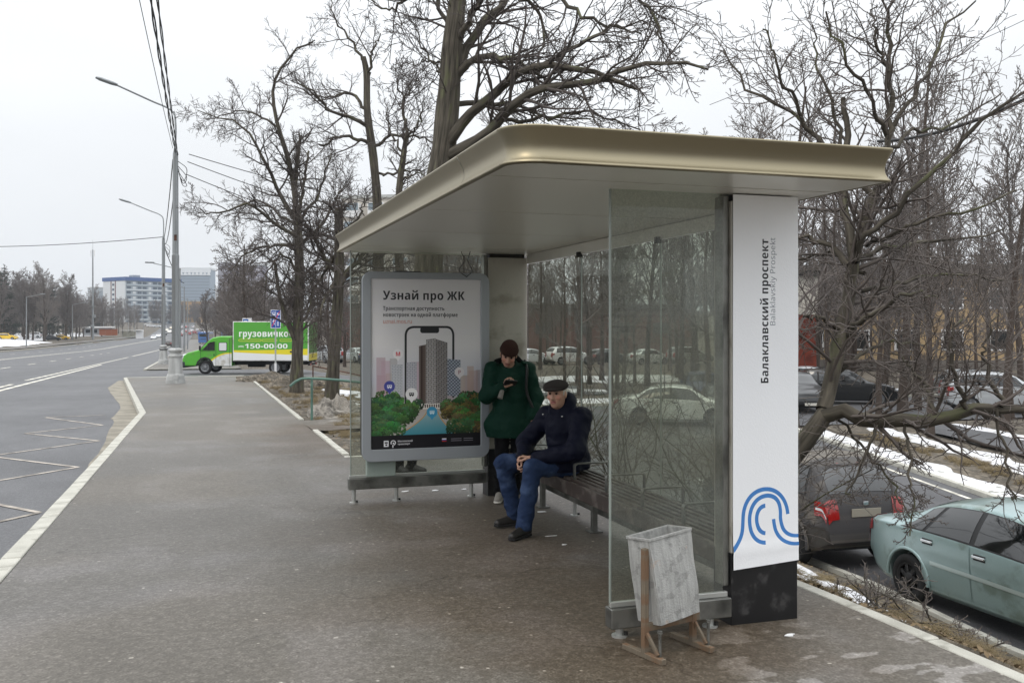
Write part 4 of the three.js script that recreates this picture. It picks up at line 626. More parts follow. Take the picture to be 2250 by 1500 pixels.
// ---------------------------------------------------------------- trees: tapering limbs that branch down to twigs
class Wood {
  constructor() { this.p = []; this.n = []; this.u = []; this.i = []; }
  tube(pts, rad, sides) {
    const base = this.p.length / 3, T0 = V(0, 0, 0), N = V(0, 0, 0), B = V(0, 0, 0); let len = 0;
    let ref = null;
    for (let k = 0; k < pts.length; k++) {
      T0.copy(pts[Math.min(k + 1, pts.length - 1)]).sub(pts[Math.max(k - 1, 0)]).normalize(); if (k) len += pts[k].distanceTo(pts[k - 1]);
      if (!ref) ref = Math.abs(T0.y) > 0.8 ? V(1, 0, 0.3).normalize() : V(0, 1, 0);
      N.copy(ref).addScaledVector(T0, -ref.dot(T0)); if (N.lengthSq() < 1e-6) N.set(T0.y, -T0.x, 0.1); N.normalize(); ref = N.clone(); B.crossVectors(T0, N);
      const w = sides + (sides > 4 ? 1 : 0);
      for (let s = 0; s < w; s++) { const a = s / sides * Math.PI * 2, c = Math.cos(a), q = Math.sin(a), r = rad[k] * (sides > 7 ? 0.88 + 0.24 * noise3(c * 2 + pts[k].x * 3, q * 2 + len * 2.2, k * 0.3) : 1), x = N.x * c + B.x * q, y = N.y * c + B.y * q, z = N.z * c + B.z * q; this.p.push(pts[k].x + x * r, pts[k].y + y * r, pts[k].z + z * r); this.n.push(x, y, z); this.u.push(s / sides * Math.max(0.1, rad[0] * 6.28), len); }
    }
    const w = sides + (sides > 4 ? 1 : 0);
    for (let k = 0; k < pts.length - 1; k++) for (let s = 0; s < sides; s++) { const a = base + k * w + s, b = base + k * w + (sides > 4 ? s + 1 : (s + 1) % sides), c = a + w, d = b + w; this.i.push(a, b, c, b, d, c); }
  }
  geo() { const q = new THREE.BufferGeometry(); q.setAttribute('position', new THREE.Float32BufferAttribute(this.p, 3)); q.setAttribute('normal', new THREE.Float32BufferAttribute(this.n, 3)); q.setAttribute('uv', new THREE.Float32BufferAttribute(this.u, 2)); q.setIndex(this.i); return q; }
}
let triCount = 0;
const UP = V(0, 1, 0);
function swing(dir, ang, az) { const p = Math.abs(dir.y) < 0.9 ? V(0, 1, 0).cross(dir).normalize() : V(1, 0, 0).cross(dir).normalize(), q = dir.clone().cross(p); return dir.clone().multiplyScalar(Math.cos(ang)).addScaledVector(p, Math.sin(ang) * Math.cos(az)).addScaledVector(q, Math.sin(ang) * Math.sin(az)).normalize(); }
// o: levels [{n: children, t0, ang, lr: length ratio, rr: radius ratio, wob, trop, seg}], tip
function grow(w, p, dir, len, r, lv, o) {
  const L = o.levels[Math.min(lv, o.levels.length - 1)], seg = L.seg || 4, pts = [p.clone()], rad = [r], tipR = Math.max(o.tip, r * (L.taper ?? 0.35)), step = len / seg; let d = dir.clone(), q = p.clone();
  for (let k = 1; k <= seg; k++) { d.x += (rnd() - 0.5) * L.wob; d.y += (rnd() - 0.5) * L.wob + (L.trop || 0); d.z += (rnd() - 0.5) * L.wob; d.normalize(); q = q.clone().addScaledVector(d, step); pts.push(q); rad.push(lerp(r, tipR, k / seg)); }
  w.tube(pts, rad, r > 0.05 ? 7 : r > 0.02 ? 5 : r > 0.011 ? 4 : 3);
  if (lv + 1 < o.levels.length) spawn(w, pts, rad, len, lv + 1, o);
}
function spawn(w, pts, rad, len, lv, o, over = {}) {
  const L = { ...o.levels[lv], ...over }, n = Math.round(L.n * rr(0.8, 1.2)), seg = pts.length - 1; let az = rr(0, 6.28);
  for (let c = 0; c < n; c++) {
    const t = lerp(L.t0 ?? 0.2, 1, (c + rnd() * 0.9) / n), k = Math.min(seg - 1, Math.floor(t * seg)), f = t * seg - k, p = pts[k].clone().lerp(pts[k + 1], f), d = pts[k + 1].clone().sub(pts[k]).normalize(), r0 = lerp(rad[k], rad[k + 1], f); az += 2.4 + rr(-0.6, 0.6);
    const cd = swing(d, L.ang * rr(0.65, 1.3), az); if (L.lift) { cd.y += L.lift; cd.normalize(); }
    const l = (L.len ?? len * L.lr) * (1.15 - (L.fall ?? 0.65) * t) * rr(0.6, 1.25); grow(w, p, cd, l, Math.max(o.tip, Math.min(r0 * L.rr, L.rmax ?? 9)), lv, o);
  }
}
function smooth(ctrl, n) { return new THREE.CatmullRomCurve3(ctrl, false, 'centripetal').getPoints(n); }
// a tree whose main limbs follow those of the photograph; limbs: [[[u, v, D], ...], r0, r1, spawn overrides]
function limbTree(name, label, s, base, trunkCtrl, tr, limbs, o, group, mats = [M.bark, M.twig]) {
  reseed(s); const t = thing(name, label, 'tree', [base.x, base.y, base.z], 0, group), loc = (c) => at(...c).sub(base), crown = new Wood();
  const tw = new Wood(), tp = smooth([V(0, -0.25, 0), ...trunkCtrl.map(loc)], 22), rad = tp.map((_, i) => { const k = i / 22; return lerp(tr[0], tr[1], k) * (1 + 0.55 * Math.exp(-k * 22 * 0.55)); }); tw.tube(tp, rad, 12);
  part('trunk', tw.geo(), mats[0], t);
  if (o.trunkSpawn) spawn(crown, tp, rad, o.trunkLen, 1, o, o.trunkSpawn);
  for (const [c, r0, r1, over] of limbs) {
    const pts = smooth(c.map(loc), 14), lw = new Wood(); for (let i = 1; i < pts.length; i++) { const k = 0.07 * (o.kink ?? 1) * clamp(1.3 - lerp(r0, r1, i / 14) * 13, 0.25, 1); pts[i].x += rr(-k, k); pts[i].y += rr(-k, k); pts[i].z += rr(-k, k); } const lr = pts.map((_, i) => lerp(r0, r1, i / 14)); lw.tube(pts, lr, 8); part('limb', lw.geo(), mats[0], t);
    let L = 0; for (let i = 1; i < pts.length; i++) L += pts[i].distanceTo(pts[i - 1]); spawn(crown, pts, lr, L, 1, o, over || {});
  }
  part('crown', crown.geo(), mats[1], t); triCount += crown.i.length / 3; return t;
}
const ground = (X, d) => V(X, T(X, d), -d);
// two pollarded street limes beside the pavement
const lime = { tip: 0.0055, levels: [{}, { n: 11, t0: 0.15, ang: 0.85, len: 1.35, rr: 0.55, rmax: 0.035, wob: 0.55, trop: 0.02, seg: 6, fall: 0.5 }, { n: 8, t0: 0.15, ang: 0.8, lr: 0.5, rr: 0.6, wob: 0.6, trop: 0.03, seg: 4 }, { n: 6, t0: 0.1, ang: 0.75, lr: 0.5, rr: 0.6, wob: 0.5, trop: 0.02, seg: 3 }] };
limbTree('street_tree', 'knobbly pollarded street tree with its bare crown spread above the green truck', 41, ground(3.1, 33), [[652, 800, 32.2], [655, 700, 32.2], [657, 560, 32.1], [650, 450, 32]], [0.22, 0.13], [
  [[[650, 450, 32], [640, 380, 32], [612, 280, 31.8], [600, 190, 31.8], [640, 120, 31.6], [690, 90, 31.5]], 0.1, 0.02],
  [[[650, 450, 32], [648, 400, 32.1], [655, 350, 32.2], [658, 300, 32.2]], 0.09, 0.05, { n: 9 }], [[[655, 470, 32], [668, 400, 31.7], [676, 330, 31.6]], 0.06, 0.035, { n: 9 }],
  [[[645, 480, 32], [610, 420, 32], [575, 340, 31.5], [520, 270, 31.2], [430, 245, 31]], 0.08, 0.012, { n: 14 }], [[[610, 280, 31.8], [560, 250, 32], [500, 250, 32.3], [450, 262, 32.5]], 0.04, 0.01],
  [[[655, 520, 32], [600, 490, 31.2], [540, 450, 30.6], [470, 470, 30.2], [440, 460, 30]], 0.07, 0.012, { n: 14 }], [[[650, 540, 32.1], [600, 540, 32.6], [540, 560, 33], [500, 600, 33.2]], 0.06, 0.012],
  [[[655, 500, 32], [610, 470, 33], [560, 440, 34], [520, 470, 34.5]], 0.06, 0.012], [[[657, 540, 32], [700, 500, 31.5], [740, 440, 31.2], [760, 400, 31]], 0.07, 0.012, { n: 13 }], [[[655, 480, 32], [700, 430, 32.5], [720, 360, 32.8], [735, 330, 33]], 0.06, 0.012],
  [[[657, 600, 32.1], [620, 560, 31.4], [590, 600, 31], [575, 650, 31]], 0.05, 0.01], [[[658, 620, 32.2], [690, 580, 32.5], [720, 540, 33], [740, 560, 33]], 0.05, 0.01], [[[652, 760, 32.2], [625, 690, 32], [608, 620, 31.8], [600, 570, 31.8]], 0.09, 0.05, { n: 9 }], [[[655, 720, 32.2], [680, 680, 32.4], [690, 610, 32.5]], 0.06, 0.03, { n: 8 }],
], { ...lime, trunkSpawn: { n: 26, t0: 0.35, len: 1.6 }, trunkLen: 8 });
limbTree('street_tree', 'leaning street tree with a sawn off leader left of the shelter roof', 43, ground(3.14, 24.4), [[731, 820, 24], [738, 720, 24], [745, 600, 24], [744, 500, 24], [743, 458, 24]], [0.17, 0.1], [
  [[[738, 640, 24], [770, 590, 24], [800, 555, 24.2], [830, 480, 24.5]], 0.08, 0.03], [[[740, 600, 24], [715, 570, 23.6], [690, 520, 23.2], [660, 480, 23]], 0.06, 0.015, { n: 12 }], [[[742, 560, 24], [710, 600, 24.4], [690, 640, 24.6], [680, 690, 24.7]], 0.05, 0.012], [[[742, 540, 24], [765, 520, 23.4], [790, 470, 23], [800, 430, 23]], 0.05, 0.012], [[[740, 620, 24], [720, 640, 23.4], [700, 700, 23], [690, 730, 23]], 0.04, 0.01],
], { ...lime, trunkSpawn: { n: 10, t0: 0.45, len: 1.1 }, trunkLen: 5 });
const thin = { tip: 0.005, levels: [{}, { n: 9, t0: 0.2, ang: 0.7, len: 1.25, rr: 0.5, rmax: 0.03, wob: 0.45, trop: 0.05, seg: 5 }, { n: 6, t0: 0.2, ang: 0.7, lr: 0.5, rr: 0.6, wob: 0.5, trop: 0.05, seg: 4 }, { n: 4, t0: 0.2, ang: 0.65, lr: 0.5, rr: 0.6, wob: 0.4, trop: 0.03, seg: 3 }] };
limbTree('tall_tree', 'slender pale barked tree with long crooked arms rising behind the advert case', 47, ground(4.9, 26.4), [[838, 800, 26.6], [832, 600, 26.5], [828, 440, 26.4], [818, 330, 26.3], [806, 240, 26.2], [805, 160, 26.2], [798, 125, 26.2]], [0.17, 0.07], [
  [[[818, 315, 26.3], [760, 300, 26], [700, 320, 25.8]], 0.06, 0.02], [[[812, 280, 26.3], [770, 258, 26], [720, 240, 25.6], [690, 200, 25.4], [640, 170, 25.2]], 0.065, 0.012, { n: 12 }], [[[806, 240, 26.2], [765, 205, 26.5], [720, 215, 27], [650, 190, 27.4]], 0.05, 0.012, { n: 11 }], [[[822, 320, 26.3], [860, 298, 26.1], [900, 300, 26], [960, 312, 26]], 0.05, 0.02],
  [[[808, 170, 26.2], [820, 110, 26], [836, 70, 26]], 0.05, 0.012], [[[803, 140, 26.2], [775, 100, 26.3], [745, 50, 26.4], [720, -10, 26.4]], 0.045, 0.012, { n: 10 }], [[[832, 380, 26.4], [860, 385, 26], [900, 375, 25.8], [950, 370, 25.6]], 0.035, 0.012],
], thin);
limbTree('tall_tree', 'small crooked tree between the slender tree and the thick trunk', 53, ground(6.4, 24), [[880, 600, 24.8], [876, 430, 24.8], [885, 350, 24.8], [893, 300, 24.8]], [0.12, 0.06], [
  [[[893, 300, 24.8], [885, 250, 24.8], [880, 210, 24.9], [870, 170, 25]], 0.05, 0.012, { n: 11 }], [[[890, 310, 24.8], [920, 270, 24.6], [932, 230, 24.5]], 0.04, 0.01], [[[885, 340, 24.8], [860, 290, 25], [845, 220, 25]], 0.035, 0.01], [[[884, 240, 24.8], [900, 200, 24.7], [905, 180, 24.6]], 0.03, 0.008], [[[880, 400, 24.8], [915, 380, 24.5], [950, 390, 24.4]], 0.03, 0.01],
], { ...thin, trunkSpawn: { n: 10, t0: 0.5, len: 0.9 }, trunkLen: 5 });
const big = { tip: 0.0045, kink: 0.8, levels: [{}, { n: 10, t0: 0.2, ang: 0.75, len: 1.2, rr: 0.5, rmax: 0.03, wob: 0.42, trop: 0.02, seg: 6 }, { n: 6, t0: 0.15, ang: 0.7, lr: 0.5, rr: 0.6, wob: 0.5, trop: 0.03, seg: 4 }, { n: 4, t0: 0.2, ang: 0.65, lr: 0.5, rr: 0.6, wob: 0.4, trop: 0.02, seg: 3 }] };
limbTree('big_tree', 'thick dark trunk rising straight behind the shelter roof with limbs arching right', 59, ground(3.3, 14.9), [[935, 700, 15.1], [952, 480, 15.1], [972, 340, 15.1], [985, 220, 15.1], [995, 90, 15.1], [1010, -40, 15.1], [1016, -160, 15.1]], [0.25, 0.12], [
  [[[975, 330, 15.1], [1020, 265, 14.9], [1075, 215, 14.6], [1140, 160, 14.3], [1225, 142, 14], [1330, 165, 13.8], [1400, 200, 13.7]], 0.1, 0.02, { n: 16 }], [[[980, 345, 15.1], [1060, 300, 14.6], [1120, 240, 14.2], [1200, 190, 13.9], [1330, 170, 13.6], [1450, 130, 13.4], [1560, 150, 13.3]], 0.1, 0.015, { n: 18 }],
  [[[1000, 170, 15.1], [1035, 130, 14.9], [1100, 128, 14.6], [1160, 145, 14.5], [1225, 205, 14.4]], 0.07, 0.012, { n: 14 }], [[[990, 180, 15.1], [1030, 95, 15.3], [1080, 30, 15.5], [1130, -10, 15.6], [1190, -30, 15.7]], 0.09, 0.03, { n: 14 }], [[[1000, 100, 15.1], [1040, 30, 14.8], [1080, -30, 14.6]], 0.06, 0.02], [[[985, 230, 15.1], [1060, 225, 15.4], [1120, 230, 15.6], [1190, 250, 15.8], [1290, 262, 16]], 0.05, 0.012, { n: 14 }],
  [[[992, 120, 15.1], [985, 50, 15.3], [960, 0, 15.4], [940, -40, 15.5]], 0.05, 0.02], [[[1130, -10, 15.6], [1180, 20, 15.6], [1190, 110, 15.5], [1175, 200, 15.5]], 0.035, 0.01, { n: 12 }], [[[1330, -30, 14.5], [1390, -10, 14.3], [1440, 60, 14.2], [1460, 110, 14.2]], 0.04, 0.008, { n: 14 }], [[[1190, -30, 15.7], [1260, 20, 15.2], [1340, 60, 14.9], [1420, 50, 14.7]], 0.04, 0.01, { n: 14 }], [[[1150, 160, 14.3], [1260, 110, 14.2], [1340, 60, 14], [1410, 75, 14]], 0.04, 0.01, { n: 14 }],
  [[[990, 200, 15.1], [960, 150, 15.6], [930, 110, 16], [905, 60, 16.2]], 0.025, 0.008, { n: 10 }], [[[985, 150, 15.1], [940, 130, 15.2], [910, 140, 15.3]], 0.02, 0.007, { n: 9 }], [[[1080, 270, 14.5], [1180, 260, 14.3], [1290, 250, 14.2], [1400, 280, 14.1]], 0.035, 0.01, { n: 13 }], [[[930, -60, 15.5], [880, 10, 15.7], [840, 15, 15.8], [810, -5, 15.9]], 0.03, 0.008, { n: 8 }],
], { ...big, trunkSpawn: { n: 12, t0: 0.55, len: 1.0, rmax: 0.014 }, trunkLen: 6 });
// knotty fruit tree hugging the pillar, its low limb reaching right over the parked cars
const spur = { tip: 0.0029, kink: 0.45, levels: [{}, { n: 15, t0: 0.1, ang: 0.9, len: 0.85, rr: 0.5, rmax: 0.02, wob: 0.55, trop: 0.05, seg: 6, fall: 0.45 }, { n: 6, t0: 0.12, ang: 0.85, lr: 0.45, rr: 0.6, wob: 0.6, trop: 0.03, seg: 4 }, { n: 5, t0: 0.1, ang: 0.9, lr: 0.35, rr: 0.7, wob: 0.5, trop: 0.02, seg: 2 }] };
limbTree('fruit_tree', 'knotty bare fruit tree beside the banner with a mossy low limb reaching right', 61, ground(4.49, 7.06), [[1698, 1090, 8.1], [1735, 1015, 8.1], [1780, 955, 8.1], [1815, 905, 8.15]], [0.088, 0.074], [
  [[[1810, 900, 8.15], [1830, 820, 8.3], [1845, 740, 8.4], [1866, 650, 8.5], [1877, 575, 8.5]], 0.072, 0.052], [[[1805, 915, 8.15], [1860, 905, 8], [1930, 930, 7.8], [1990, 925, 7.7], [2060, 918, 7.6], [2140, 900, 7.5], [2200, 895, 7.5], [2290, 905, 7.5]], 0.07, 0.03, { n: 20 }],
  [[[1877, 575, 8.5], [1868, 540, 8.5], [1852, 450, 8.6], [1855, 380, 8.7], [1862, 290, 8.8], [1855, 210, 8.9]], 0.05, 0.022, { n: 11 }], [[[1877, 570, 8.5], [1900, 520, 8.4], [1960, 470, 8.3], [2040, 390, 8.1], [2130, 300, 7.9], [2250, 200, 7.8]], 0.032, 0.012, { n: 16 }],
  [[[1870, 610, 8.5], [1900, 560, 8.8], [1990, 535, 9.1], [2090, 525, 9.4], [2200, 510, 9.6]], 0.03, 0.008, { n: 16 }], [[[1860, 580, 8.5], [1815, 540, 8.6], [1770, 520, 8.7], [1720, 520, 8.8]], 0.03, 0.01, { n: 10 }], [[[1850, 740, 8.4], [1920, 690, 8.1], [1990, 650, 7.9], [2070, 650, 7.8]], 0.03, 0.008, { n: 16 }], [[[1850, 720, 8.4], [1800, 700, 8.2], [1760, 690, 8.1]], 0.025, 0.008, { n: 9 }],
  [[[1990, 925, 7.7], [2000, 1000, 7.5], [2005, 1080, 7.3], [2003, 1170, 7.2]], 0.013, 0.005, { n: 16, len: 0.3 }], [[[2190, 895, 7.5], [2210, 980, 7.4], [2225, 1080, 7.3], [2235, 1100, 7.3]], 0.014, 0.006, { n: 12, len: 0.4 }], [[[2130, 905, 7.5], [2100, 820, 7.4], [2090, 740, 7.4], [2110, 700, 7.4]], 0.022, 0.008, { n: 12 }], [[[2060, 915, 7.6], [2030, 850, 7.8], [2000, 800, 8], [1960, 780, 8.1]], 0.02, 0.006, { n: 12 }],
  [[[2200, 893, 7.5], [2180, 830, 7.6], [2160, 760, 7.6], [2190, 700, 7.6]], 0.022, 0.006, { n: 12 }], [[[1930, 930, 7.8], [1900, 1000, 7.6], [1880, 1060, 7.5], [1860, 1090, 7.4]], 0.015, 0.005, { n: 13, len: 0.4 }], [[[1820, 905, 8.15], [1900, 990, 8], [1960, 1060, 7.8], [2000, 1130, 7.7]], 0.014, 0.005, { n: 13, len: 0.4 }], [[[1830, 820, 8.3], [1880, 790, 8.5], [1950, 750, 8.8], [2030, 760, 9]], 0.025, 0.007, { n: 14 }],
  [[[1877, 575, 8.5], [1893, 500, 8.55], [1920, 435, 8.6], [1950, 330, 8.6]], 0.045, 0.034, { n: 6 }],
  [[[1950, 330, 8.60], [1958, 240, 8.60], [1955, 150, 8.60], [1957, 60, 8.60], [1960, 0, 8.60]], 0.03, 0.012, { n: 13 }], [[[1950, 300, 8.60], [1930, 250, 8.46], [1895, 180, 8.32], [1850, 110, 8.18], [1810, 20, 8.11]], 0.022, 0.008, { n: 12 }], [[[1955, 290, 8.60], [2000, 220, 8.74], [2050, 140, 8.81], [2080, 60, 8.88], [2140, 10, 8.95]], 0.022, 0.008, { n: 12 }], [[[1940, 340, 8.60], [2000, 290, 8.88], [2100, 270, 9.16], [2200, 200, 9.44]], 0.02, 0.007, { n: 13 }],
  [[[1920, 430, 8.60], [1850, 360, 8.74], [1785, 290, 8.88], [1720, 235, 9.02], [1640, 190, 9.16], [1590, 110, 9.23]], 0.03, 0.007, { n: 13 }], [[[1785, 290, 8.88], [1740, 210, 8.74], [1705, 130, 8.60], [1680, 60, 8.53]], 0.02, 0.007, { n: 10 }], [[[1850, 350, 8.74], [1840, 250, 8.88], [1800, 150, 8.95], [1785, 60, 8.95]], 0.02, 0.007, { n: 10 }], [[[1960, 160, 8.60], [1920, 90, 8.60], [1925, 10, 8.60]], 0.02, 0.006, { n: 8 }],
  [[[1905, 540, 8.60], [1990, 500, 8.32], [2090, 470, 8.11], [2240, 420, 7.90]], 0.02, 0.007, { n: 16 }], [[[1895, 640, 8.60], [1980, 620, 8.81], [2080, 600, 9.02], [2200, 620, 9.16]], 0.02, 0.007, { n: 16 }], [[[1900, 600, 8.60], [1840, 560, 8.74], [1780, 560, 8.88], [1700, 600, 9.02]], 0.02, 0.007, { n: 13 }],
], { ...spur, levels: [spur.levels[0], { ...spur.levels[1], n: 13, len: 0.8 }, { ...spur.levels[2], n: 5 }, { ...spur.levels[3], n: 4 }] }, undefined, [M.bark, M.twigNear]);
// brush at the foot of the bank: springy bare stems
function bush(X, d, h, spread, stems, label, s, matl = M.twigPale) {
  reseed(s); const b = thing('bare_bush', label, 'bush', [X, T(X, d) - 0.03, -d]), w = new Wood(), st = new Wood();
  const o = { tip: 0.003, levels: [{}, { n: 9, t0: 0.15, ang: 0.7, lr: 0.42, rr: 0.6, wob: 0.5, trop: 0.03, seg: 4 }, { n: 5, t0: 0.15, ang: 0.8, lr: 0.45, rr: 0.7, wob: 0.5, trop: 0.02, seg: 3 }] };
  for (let i = 0; i < stems; i++) { const a = rr(0, 6.28), k = rr(0.2, 1), L = h * rr(0.6, 1.1); let dir = V(Math.cos(a) * k * spread, 1, Math.sin(a) * k * spread).normalize(), p = V(rr(-0.2, 0.2) * spread, 0, rr(-0.2, 0.2) * spread); const pts = [p.clone()], rad = [0.009]; for (let j = 1; j <= 6; j++) { dir.x += rr(-0.25, 0.25); dir.z += rr(-0.25, 0.25); dir.y += rr(-0.28, 0.1); dir.normalize(); p = p.clone().addScaledVector(dir, L / 6); if (p.y < 0.05) p.y = 0.05; pts.push(p); rad.push(lerp(0.009, 0.004, j / 6)); } st.tube(pts, rad, 4); spawn(w, pts, rad, L, 1, o); }
  part('stem', st.geo(), M.bark, b).userData.kind = 'stuff'; part('twigs', w.geo(), matl, b).userData.kind = 'stuff';
}
bush(4.55, 7.3, 1.5, 0.7, 9, 'tangled bare bush right behind the banner pillar', 71); bush(5.0, 7.6, 0.9, 0.9, 7, 'bare bush between the pillar and the black hatchback', 72, M.twig); bush(5.6, 7.2, 0.6, 1.2, 7, 'low bare bush before the black hatchback’s bumper', 73); bush(5.2, 6.3, 0.5, 1.6, 7, 'low sprawling bush on the bank beside the kerb stones', 74); bush(6.6, 6.7, 0.4, 1.6, 5, 'low bare bush by the pale green saloon’s rear wheel', 75);
bush(5.0, 8.6, 2.2, 0.8, 10, 'tall bare bush seen through the glass over the bench end', 76, M.twig); bush(4.9, 10.5, 2.3, 0.8, 10, 'tall bare bush behind the middle back pane', 77); bush(4.8, 12.6, 2.2, 0.9, 9, 'bare bush behind the far back pane beside the standing woman', 78, M.twig); bush(6, 15.8, 1.5, 1, 9, 'bare bush on the bank beyond the shelter', 79);

// ------- woods: a few grown kinds, repeated
function woodTree(s, o) {
  reseed(s); const t = thing(o.name, o.label, 'tree', [0, 0, 0], 0, o.group), tw = new Wood(), cw = new Wood(), pts = [V(0, -0.4, 0)], rad = [o.r * 1.35]; let p = V(0, 0, 0), d = V(0, 1, 0); const n = 12;
  for (let k = 1; k <= n; k++) { d.x += rr(-o.bend, o.bend); d.z += rr(-o.bend, o.bend); d.y += 0.12; d.normalize(); p = p.clone().addScaledVector(d, o.h * 0.9 / n); pts.push(p); rad.push(o.r * lerp(1, 0.2, k / n)); }
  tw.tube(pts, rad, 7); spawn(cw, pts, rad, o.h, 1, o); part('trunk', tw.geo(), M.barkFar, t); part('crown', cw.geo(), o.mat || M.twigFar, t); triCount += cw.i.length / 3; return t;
}
const slim = { tip: 0.012, bend: 0.05, name: 'wood_tree', levels: [{}, { n: 18, t0: 0.25, ang: 0.72, lr: 0.24, rr: 0.42, wob: 0.35, trop: 0.09, seg: 5, fall: 0.5 }, { n: 8, t0: 0.15, ang: 0.65, lr: 0.45, rr: 0.55, wob: 0.4, trop: 0.06, seg: 3 }, { n: 6, t0: 0.1, ang: 0.6, lr: 0.5, rr: 0.6, wob: 0.4, trop: 0.05, seg: 2 }] };
const RW = { label: 'tall slim bare tree in the wood behind the service road', group: 'bare trees of the wood behind the service road' };
const slims = [woodTree(81, { ...slim, ...RW, h: 13, r: 0.15 }), woodTree(82, { ...slim, ...RW, h: 15, r: 0.19, bend: 0.07 }), woodTree(83, { ...slim, ...RW, h: 11, r: 0.12, bend: 0.09 }), woodTree(84, { ...slim, ...RW, h: 14, r: 0.16, bend: 0.05, levels: [slim.levels[0], { ...slim.levels[1], n: 32, ang: 0.6, t0: 0.3 }, slim.levels[2], slim.levels[3]] })];
{ // the wood at the right, nearest first; the first four are the grown ones
  reseed(900); const spots = [[15.6 + 7, 25.5], [26.6, 26.5], [30, 29.5], [25, 31], [29, 33.5], [21, 37], [33.5, 27], [34, 33], [19.5, 28.5]];
  for (let i = 0; i < 36; i++) { const d = rr(32, 76), X = rr(0.45, 1.02) * d * 0.92 + 6; if (X > 14.5 + bend(d) * 0.5 + (d < 41 ? 9 : 0) && !(d > 29 && d < 41 && X < 21)) spots.push([X, d]); }
  for (let i = 0; i < 30; i++) spots.push([rr(9, 40), rr(58, 110)]); for (let i = 0; i < 34; i++) spots.push([rr(13, 40), rr(42, 62)]);
  spots.forEach(([X, d], i) => { const o = i < 4 ? slims[i] : copyOf(slims[i % 4]); o.position.set(X, T(X, d), -d); o.rotation.y = rr(0, 6.28); const s = rr(0.75, 1.12); o.scale.set(s, s * rr(0.9, 1.08), s); });
}
// trees along the far pavement and left of the street, some added behind the camera
const RB = { label: 'dense dark bare tree standing along the far pavement or added unseen behind the camera', group: 'dark trees beside the far pavement' };
const dense = { tip: 0.016, bend: 0.06, name: 'pavement_tree', levels: [{}, { n: 26, t0: 0.16, ang: 0.9, lr: 0.34, rr: 0.45, wob: 0.4, trop: 0.06, seg: 5, fall: 0.6 }, { n: 9, t0: 0.15, ang: 0.75, lr: 0.45, rr: 0.55, wob: 0.45, trop: 0.03, seg: 3 }, { n: 7, t0: 0.1, ang: 0.7, lr: 0.48, rr: 0.6, wob: 0.4, trop: 0.03, seg: 2 }] };
const denses = [woodTree(85, { ...dense, ...RB, h: 10, r: 0.18 }), woodTree(86, { ...dense, ...RB, h: 9, r: 0.16 })];
{
  reseed(905); const spots = [[3.4, 74], [3.4, 84], [3.3, 94], [3.4, 104], [3.4, 114], [3.6, 126], [4, 140], [5, 156], [6, 178], [6, 100], [6.5, 120], [3, -14], [4, -24], [8, -12], [10, -26], [6, -40], [9.2, 72], [12, 84], [15, 76], [18, 90], [12, 104], [16, 118], [20, 70], [22, 104], [12, 136]];  // negative distances: unseen trees added to darken the reflection in the roof edge
  spots.forEach(([X, d], i) => { const o = i < 2 ? denses[i] : copyOf(denses[i % 2]); o.position.set(X, T(X, d), -d); o.rotation.y = rr(0, 6.28); o.scale.setScalar(rr(0.85, 1.1)); });
}
const LW = { label: 'bare tree of the park wood across the street', group: 'trees of the park wood across the street' };
const park3 = { ...dense, name: 'park_tree', tip: 0.03, levels: [{}, { n: 24, t0: 0.2, ang: 0.75, lr: 0.3, rr: 0.45, wob: 0.35, trop: 0.08, seg: 4, fall: 0.55 }, { n: 8, t0: 0.1, ang: 0.7, lr: 0.45, rr: 0.55, wob: 0.4, trop: 0.05, seg: 3 }, { n: 6, t0: 0.1, ang: 0.65, lr: 0.5, rr: 0.7, wob: 0.4, trop: 0.03, seg: 2 }] };
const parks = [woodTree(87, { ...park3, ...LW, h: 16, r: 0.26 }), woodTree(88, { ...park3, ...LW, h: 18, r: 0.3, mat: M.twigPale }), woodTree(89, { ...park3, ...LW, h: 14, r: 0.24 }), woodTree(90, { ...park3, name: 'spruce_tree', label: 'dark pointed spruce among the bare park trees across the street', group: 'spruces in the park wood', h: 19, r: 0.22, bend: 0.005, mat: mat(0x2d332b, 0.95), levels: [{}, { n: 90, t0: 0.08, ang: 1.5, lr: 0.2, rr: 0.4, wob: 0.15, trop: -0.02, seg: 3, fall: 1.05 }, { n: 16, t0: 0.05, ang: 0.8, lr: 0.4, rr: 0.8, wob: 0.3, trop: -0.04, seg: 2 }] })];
{
  reseed(911); const used = [0, 0, 0, 0], put = (k, u, D, sc) => { const p = at(u, 713, D), X = p.x, d = -p.z, o = used[k]++ ? copyOf(parks[k]) : parks[k]; o.position.set(X, T(X, d), -d); o.rotation.y = rr(0, 6.28); o.scale.setScalar(sc); };
  for (let i = 0; i < 118; i++) { const u = rr(-70, 225), D = rr(238, 400); if (at(u, 713, D).x > leftX(D) - 7) continue; put(i % 9 === 4 ? 3 : i % 3, u, D, rr(0.9, 1.16) * (u > 150 ? 0.85 : 1)); }
  for (let i = 0; i < 34; i++) { const u = rr(190, 345), D = rr(400, 560); if (at(u, 713, D).x > leftX(D) - 8) continue; put(i % 3, u, D, rr(0.6, 0.9)); }
  for (let i = 0; i < 34; i++) put(i % 3, rr(452, 640), rr(200, 420), rr(0.62, 0.85));
}
